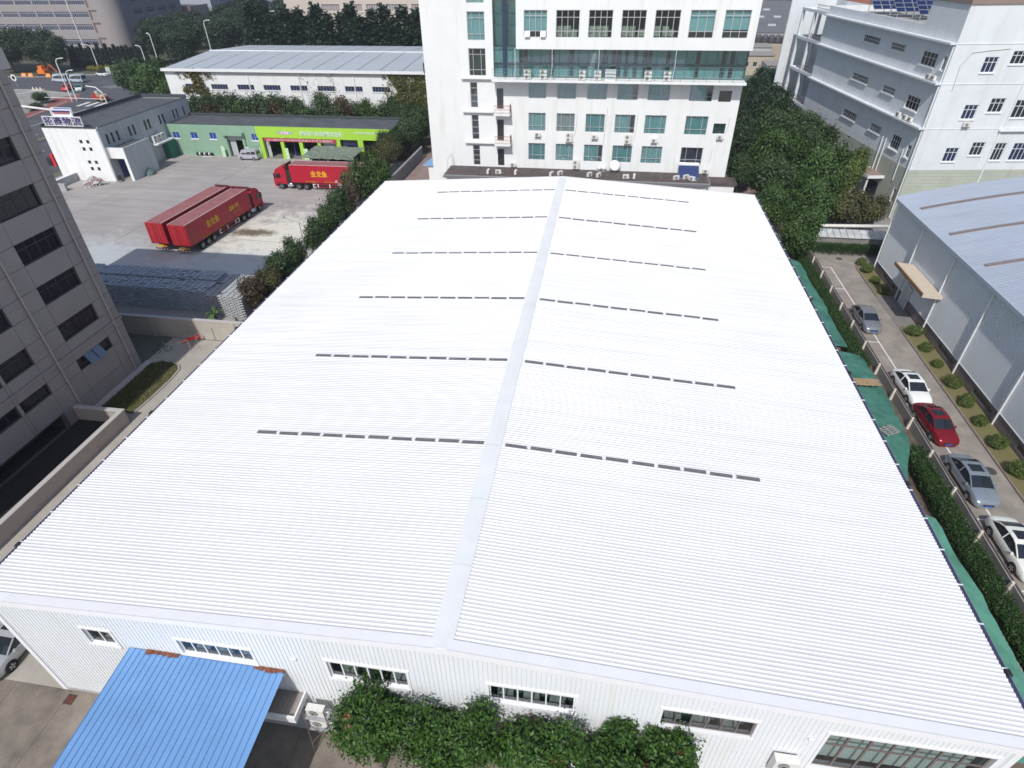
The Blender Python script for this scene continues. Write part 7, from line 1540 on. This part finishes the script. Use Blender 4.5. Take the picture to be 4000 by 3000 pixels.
for h in HPE: window(pe, fpe, *h, [.5], [], dark, bluedg, None, depth=.2, panes=False)
b = MB(); b.poly(((-196.5, 316, 0), (-196.5, 350, 0), (-196.5, 350, 26), (-196.5, 316, 26))); b.poly(((-226, 316, 26), (-196.5, 316, 26), (-196.5, 350, 26), (-226, 350, 26))); b.build('side_wall', MATS['far_pale_blue_render'], pe)
gb_ = thing('far_blue_office', 'hazy blue grey office front above the far trees', 'building', (-160, 330, 0)); fgb = Frame((0, 345, 0), (1, 0, 0), (0, -1, 0))
HGB = [(x, x+4.5, z, z+2.2) for x in np.arange(-204, -160, 6.2) for z in (4.0, 8.2, 12.6, 17)]
wall('front_wall', fgb, -208, -157, 0, 24, HGB, mat('far_blue_render', (.26, .30, .37), .85), gb_, .3)
for h in HGB: window(gb_, fgb, *h, [.2, .4, .6, .8], [], mat('far_grey_frame', (.3, .3, .34), .6), bluedg, None, depth=.25, fw=.1, mw=.12, panes=False)
b = MB(); b.box(-157, -150, 344, 360, 0, 24); b.build('brown_end', brownb, gb_)
tb_ = thing('far_beige_office', 'wide beige office behind the conifer row', 'building', (-100, 290, 0)); ftb = Frame((0, 262, 0), (1, 0, 0), (0, -1, 0))
HTB = [(x, x+7.5, z, z+2.4) for x in np.arange(-116, -70, 9.2) for z in (12.0, 16.6)]
wall('front_wall', ftb, -131.5, -70, 0, 24, HTB, mat('far_beige_light', (.56, .49, .43), .85, var=.03, vscale=.2), tb_, .4)
for h in HTB: window(tb_, ftb, *h, [k/8 for k in range(1, 8)], [], mat('far_white_frame', (.62, .62, .64), .6), mat('far_pink_glass', (.30, .26, .26), .3), None, depth=.3, fw=.1, mw=.12, panes=False)
ftb2 = Frame((-70, 0, 0), (0, 1, 0), (1, 0, 0)); HT2 = [(y, y+8, z, z+2) for y in (264, 274, 284) for z in (7.4, 12, 16.6)]
wall('end_wall', ftb2, 262, 296, 0, 24, HT2, mat('far_grey_render', (.36, .35, .36), .85), tb_, .4)
for h in HT2: window(tb_, ftb2, *h, [k/8 for k in range(1, 8)], [], mat('far_grey_frame', (.3, .3, .34), .6), bluedg, None, depth=.3, fw=.1, mw=.12, panes=False)
b = MB(); b.box(-131.5, -70, 262.01, 296, 23.8, 24); b.build('roof', conc_d, tb_)
hd = thing('hoarding', 'small grey slatted hoarding among the far trees', 'hoarding', (-108, 262, 0))
for k in range(6): b = MB(); b.box(-113, -104.5, 247.9, 248, 6.4+k*.5, 6.84+k*.5); b.build('slat', mat('hoarding_grey', (.45, .45, .46), .7), hd)
b = MB(); b.box(-112.5, -112.2, 248.01, 248.3, 0, 9.3); b.box(-105.4, -105.1, 248.01, 248.3, 0, 9.3); b.build('post', steel, hd)
# seen through the gap right of the office
rf = thing('grey_shed', 'grey roofed industrial shed beyond the gap by the office', 'shed', (66, 290, 0)); 
b = MB(); b.hexa(((46, 236, 8), (96, 236, 8), (96, 330, 8), (46, 330, 8), (46, 236, 8.2), (96, 236, 8.2), (96, 330, 11), (46, 330, 11))); b.build('roof', mat('far_shed_roof', (.16, .165, .175), .7, var=.1, vscale=.1), rf)
for k in range(10): b = MB(); x, y = 52+(k % 4)*6, 250+(k//4)*22; z = 8.2+(y-236)/94*2.8; b.box(x, x+2.6, y, y+1.5, z, z+.5); b.build('roof_light', mat('roof_light', (.5, .52, .55), .5), rf)
b = MB(); b.box(46.2, 95, 236.2, 329, 0, 7.99); b.build('wall', mat('far_shed_wall', (.33, .33, .34), .8), rf)
dk_ = thing('ribbed_tank_row', 'row of dark ribbed ventilators beneath the grey shed', 'ventilator', (50, 226, 0)); dvm = mat('dark_ventilator', (.07, .07, .08), .6, var=.3)
for k in range(9): b = MB(); b.lathe([(.9, 0), (1.1, .5), (1.1, 1.6), (.7, 2.2), (.1, 2.4)], 12, (45+k*1.9, 226-k*.4, 6.2)); b.build('ventilator', dvm, dk_)
b = MB(); b.box(43, 64, 220, 232, 0, 6.2); b.build('base', mat('far_tan_wall', (.40, .34, .26), .85, var=.1), dk_)
for q, (x, y, h, w, lab, c) in enumerate(((42, 206, 5.2, 9, 'small tan flat roofed house in the gap', (.45, .40, .31)), (47, 196, 4, 8, 'small white lean-to house in the gap', (.55, .56, .56)), (44, 214, 6.4, 6, 'narrow grey house in the gap', (.40, .41, .42)))):
    t = thing('gap_house', lab, 'house', (x, y, 0), group='small houses in the gap'); m = mat(f'gap_house_{q}', c, .85, var=.1); f_ = Frame((0, y, 0), (1, 0, 0), (0, -1, 0))
    HH = [(x-w/2+1+2.4*k, x-w/2+2.2+2.4*k, h*.45, h*.45+1.2) for k in range(int(w/2.6))]
    wall('wall', f_, x-w/2, x+w/2, 0, h, HH, m, t, .2)
    for hh in HH: window(t, f_, *hh, [.5], [], whitef, darkg, None, depth=.1, panes=False)
    b = MB(); b.box(x-w/2, x-w/2+.1, y+.01, y+8, 0, h); b.box(x+w/2-.1, x+w/2, y+.01, y+8, 0, h); b.build('side_wall', m, t); b = MB(); b.box(x-w/2-.3, x+w/2+.3, y-.3, y+8, h+.002, h+.25); b.build('roof', mat('gap_roof', (.3, .28, .27), .8), t)
bk_ = thing('brick_block', 'red brick block with a window band at the top edge', 'building', (92, 372, 0)); fbk = Frame((0, 360, 0), (1, 0, 0), (0, -1, 0)); HBK = [(x, x+7, 8.5, 11) for x in (72, 80.5, 89, 97.5)]
wall('front_wall', fbk, 62, 120, 0, 20, HBK, mat('far_brick', (.30, .115, .075), .85, var=.1, vscale=.3), bk_, .3)
for h in HBK: window(bk_, fbk, *h, [k/8 for k in range(1, 8)], [], mat('far_white_frame', (.62, .62, .64), .6), bluedg, None, depth=.2, panes=False)
b = MB(); b.box(62, 120, 360.01, 390, 19.8, 20); b.build('roof', conc_d, bk_)
bt = thing('far_brick_hall', 'brown brick hall top behind the tall works corner', 'building', (90, 160, 0)); b = MB(); b.box(62, 130, 150, 180, 0, 24.0); b.build('wall', mat('far_brown_brick', (.26, .15, .11), .85, var=.1, vscale=.3), bt); b = MB(); b.box(61.5, 130.5, 149.5, 180.5, 24.0, 24.6); b.build('coping', mat('brown_coping', (.28, .2, .17), .8), bt)

# ------------------------------------------------------------------ street furniture and traffic
def streetlamp(lab, x, y, h, dx, dy):
    t = thing('street_lamp', lab, 'street lamp', (x, y, 0), group='white street lamps'); b = MB(); b.tube([(x, y, 0), (x, y, h-.9), (x+dx*.12, y+dy*.12, h-.3), (x+dx*.45, y+dy*.45, h), (x+dx, y+dy, h+.1)], [.14, .11, .1, .09, .08], 8); b.build('mast', whitef, t)
    b = MB(); b.box(x+dx-.15, x+dx+.6, y+dy-.15, y+dy+.15, h+.02, h+.2); b.build('lantern', whitef, t); b = MB(); b.tube([(x, y, 0), (x, y, .6)], .2, 8); b.build('base', steel, t)
streetlamp('tall white street lamp rising from the red paving', -141.6, 151.6, 10.2, 1.5, .4); streetlamp('shorter white street lamp on the red paving corner', -141.0, 152.6, 7.3, 1.5, .3)
streetlamp('white street lamp by the green utility boxes', -152.5, 199, 7.4, -1.6, 0); streetlamp('slim tall lamp at the ivy warehouse corner', -150.7, 202.8, 10.4, -1, .2); streetlamp('grey street lamp behind the police car', -170.5, 198.8, 7.6, -3.0, 0)
streetlamp('white street lamp above the ivy warehouse roof edge', -135, 210, 13.5, 1.8, 0); streetlamp('white street lamp among the far trees', -122, 230, 14.5, 1.8, 0)
rsn = thing('road_sign', 'blue overhead road sign on a white cantilever arm', 'road sign', (-118.5, 112.2, 0)); fr_ = Frame((0, 112, 0), (1, 0, 0), (0, -1, 0))
b = MB(); b.tube([(-118.8, 112.2, 0), (-118.8, 112.2, 7.4)], .28, 10); b.build('mast', whitef, rsn); b = MB(); b.tube([(-118.8, 112.2, 7.5), (-114, 112.2, 7.1), (-106, 112.2, 6.4)], [.26, .22, .16], 10); b.build('arm', mat('pale_pink_white', (.72, .68, .68), .5), rsn)
b = MB(); b.wbox(fr_, -110.2, -105.6, 5.2, 7.3, -.05, .02); b.build('frame', whitef, rsn); b = MB(); b.wbox(fr_, -109.6, -105.75, 5.3, 7.2, .021, .04); pn = b.build('panel', mat('road_sign_blue', (.02, .14, .5), .4), rsn); text(pn, '祁连山路', fr_, -107.8, 6.8, .05, .4, whitef, width=1.7)
tlm = thing('traffic_light_mast', 'curved white traffic light mast by the junction', 'traffic light', (-127.8, 147.5, 0)); b = MB(); b.tube([(-127.8, 147.5, 0), (-128.2, 147.5, 3.2), (-129.5, 147.6, 4.4), (-132.5, 147.8, 4.7)], .12, 8); b.build('mast', whitef, tlm); b = MB(); b.tube([(-127.8, 147.4, 1.7), (-140, 142, 3.0)], .06, 6); b.build('boom', whitef, tlm)
b = MB(); b.box(-133.2, -132.4, 147.6, 148, 4.5, 4.9); b.build('signal_head', dark, tlm); b = MB(); b.box(-129.1, -128.4, 147.0, 147.35, 1.5, 2.4); b.build('control_box', mat('amber_box', (.5, .3, .1), .6), tlm)
shl = thing('bus_shelter', 'white framed bus shelter with scalloped cream roof', 'bus shelter', (-149, 146, 0))
for x, y in ((-150.5, 143.5), (-147.8, 149.3)): b = MB(); b.tube([(x, y, 0), (x, y, 3.1)], .07, 6); b.build('post', whitef, shl)
b = MB(); b.tube([(-150.5, 143.5, 3.1), (-147.8, 149.3, 3.1)], .08, 6); b.build('beam', whitef, shl); b = MB(); b.box(-150.0, -147.0, 149.3, 150.6, 3.1, 3.25); b.build('roof', mat('cream_shelter', (.62, .58, .5), .7), shl)
for k in range(3): b = MB(); x = -149.9+k*1.1; b.poly([(x, 149.28, 3.26), (x+.8, 149.28, 3.26), (x+.4, 149.28, 4.0)]); b.poly([(x+.8, 149.4, 3.26), (x, 149.4, 3.26), (x+.4, 149.4, 4.0)]); b.poly([(x, 149.28, 3.26), (x+.4, 149.28, 4.0), (x+.4, 149.4, 4.0), (x, 149.4, 3.26)]); b.poly([(x+.8, 149.4, 3.26), (x+.4, 149.4, 4.0), (x+.4, 149.28, 4.0), (x+.8, 149.28, 3.26)]); b.build('scallop', mat('cream_shelter', (.62, .58, .5), .7), shl)
rd = thing('round_traffic_sign', 'round white ringed traffic sign on a thin post', 'traffic sign', (-152.3, 147.9, 0)); b = MB(); b.tube([(-152.3, 147.9, 0), (-152.3, 147.9, 6.2)], .06, 6); b.build('post', steel, rd); b = MB(); b.lathe([(.75, 0), (.75, .06), (.45, .06), (.45, 0)], 20, (-152.3, 147.8, 6.3), 'y'); b.build('disc', whitef, rd); b = MB(); b.lathe([(.44, .01), (.44, .04)], 20, (-152.3, 147.8, 6.3), 'y'); b.build('face', mat('sign_dark_blue', (.02, .03, .12), .4), rd)
for q, (x, y, lab) in enumerate(((-157.5, 196.6, 'pale green utility box on the far verge beside the white lamp'), (-152, 197.8, 'white utility box in front of the corner trees'), (-162.5, 193.0, 'small white utility board right of the police car'))):
    t = thing('utility_box', lab, 'utility box', (x, y, 0), group='utility boxes on the verge'); b = MB(); b.box(x-.7, x+.7, y, y+.5, .15, 1.9); b.build('cabinet', mat('pale_green_box', (.5, .58, .53), .6), t); b = MB(); b.box(x-.75, x+.75, y-.05, y+.55, 0, .15); b.build('base', conc, t); b = MB(); b.box(x-.03, x+.03, y-.02, y-.001, .25, 1.8); b.build('door_seam', dark, t)
sedan('white and black police car by the far kerb', -161.8, 189.2, R_(70), carpaint('police_white', (.75, .76, .78), 0), name='police_car', sun=True, cat='car', roofm=carpaint('police_black', (.02, .02, .025), 0))
van('grey white minibus waiting at the junction', -167.5, 178.6, R_(85), carpaint('bus_pale', (.5, .56, .62), .1), L=5.4, W=1.9, Hh=2.3, name='minibus'); van('pale blue minibus second in the queue', -161.8, 178.6, R_(85), carpaint('bus_pale2', (.45, .52, .6), .1), L=5.0, W=1.9, Hh=2.3, name='minibus')
sedan('white and green taxi turning at the corner kerb', -151.6, 166.6, R_(215), carpaint('taxi_white', (.66, .7, .69), 0), name='taxi', sun=False, roofm=carpaint('taxi_green', (.05, .30, .2), 0)); sedan('red car beside the green taxi', -155.6, 166.8, R_(200), carpaint('bright_red_paint', (.6, .04, .03), 0), name='red_car', sun=False)
ld = thing('loaded_tricycle', 'red cargo tricycle piled with sacks and a white roll', 'tricycle', (-134.2, 153.5, 0), R_(75)); ORG[ld] = Vector(); rdm = mat('tricycle_red', (.42, .03, .035), .5)
def LB(nm, m, *bs):
    b = MB(); [b.box(*q) for q in bs]; return b.build(nm, m, ld, local=True)
LB('cargo_bed', rdm, (-.9, .9, -1.8, 1.0, .6, .7), (-.9, -.84, -1.8, 1.0, .7, 1.2), (.84, .9, -1.8, 1.0, .7, 1.2), (-.84, .84, -1.8, -1.74, .7, 1.2)); LB('cab', rdm, (-.85, .85, 1.05, 2.5, .5, 1.3), (-.8, .8, 1.05, 2.0, 1.301, 2.1)); LB('windscreen', carg, (-.7, .7, 2.001, 2.02, 1.4, 2.0)); LB('load', mat('brown_sack', (.34, .24, .15), .9, var=.2), (-.75, .75, -.8, .9, .71, 2.0)); LB('blue_load', mat('pale_teal_load', (.4, .5, .5), .8), (-.7, .7, .0, .95, 2.001, 2.5)); LB('tail_load', mat('cream_load', (.62, .58, .5), .8), (-.8, .8, -1.7, -.85, .71, 1.7))
for s in (1, -1): put_wheel(ld, s*.85, -1.2, .36, CW)
put_wheel(ld, .1, 2.0, .36, CW)
ob = thing('orange_digger', 'orange road machine behind barriers on the far kerb', 'digger', (-180.5, 188, 0)); orm = mat('machine_orange', (.75, .2, .02), .5)
b = MB(); b.box(-183, -180.4, 187, 189.5, .7, 1.8); b.box(-182.6, -181.2, 187.4, 189.1, 1.8, 2.9); b.build('body', orm, ob); b = MB(); b.box(-183.2, -180.2, 186.8, 187.4, 0, .7); b.box(-183.2, -180.2, 189.1, 189.7, 0, .7); b.build('track', black, ob); b = MB(); b.tube([(-180.5, 188.2, 1.5), (-178.6, 188.2, 3.2), (-176.8, 188.2, 1.2)], .2, 6); b.build('arm', mat('machine_red', (.45, .05, .03), .5), ob)
for q, x in enumerate((-187, -184.6, -178.2)): t = thing('orange_barrier', f'orange water filled road barrier, {ordn[q]} along the far kerb', 'barrier', (x, 185.8, 0), group='orange road barriers'); b = MB(); b.hexa(((x-.9, 185.5, 0), (x+.9, 185.5, 0), (x+.9, 186.1, 0), (x-.9, 186.1, 0), (x-.8, 185.7, 1.1), (x+.8, 185.7, 1.1), (x+.8, 185.9, 1.1), (x-.8, 185.9, 1.1))); b.build('body', mat('barrier_orange', (.8, .28, .03), .5), t); b = MB(); b.box(x-.6, x+.6, 185.45, 185.55, .4, .6); b.build('reflector', whitef, t)
rb2 = thing('red_street_stall', 'red street stall glimpsed past the beige block edge', 'stall', (-101, 101, 0)); b = MB(); b.box(-101.5, -100.9, 98.5, 104, .0, 2.2); b.build('screen', mat('stall_red', (.6, .03, .04), .6), rb2); b = MB(); b.box(-104, -102, 98.8, 101, 0, 1.2); b.build('counter', dark, rb2)

# ------------------------------------------------------------------ thin city air
hz = MB(); hz.box(-905, 905, -305, 1505, -1, 34.5)
hm_ = bpy.data.materials.new('haze'); hm_.use_nodes = True; _n = hm_.node_tree.nodes; _n.remove(_n['Principled BSDF'])
_v = _n.new('ShaderNodeVolumePrincipled'); _v.inputs['Color'].default_value = (.86, .9, 1, 1); _v.inputs['Density'].default_value = .0003; _v.inputs['Anisotropy'].default_value = .2
hm_.node_tree.links.new(_v.outputs[0], _n['Material Output'].inputs['Volume'])
tag(hz.build('haze', hm_), kind='stuff')
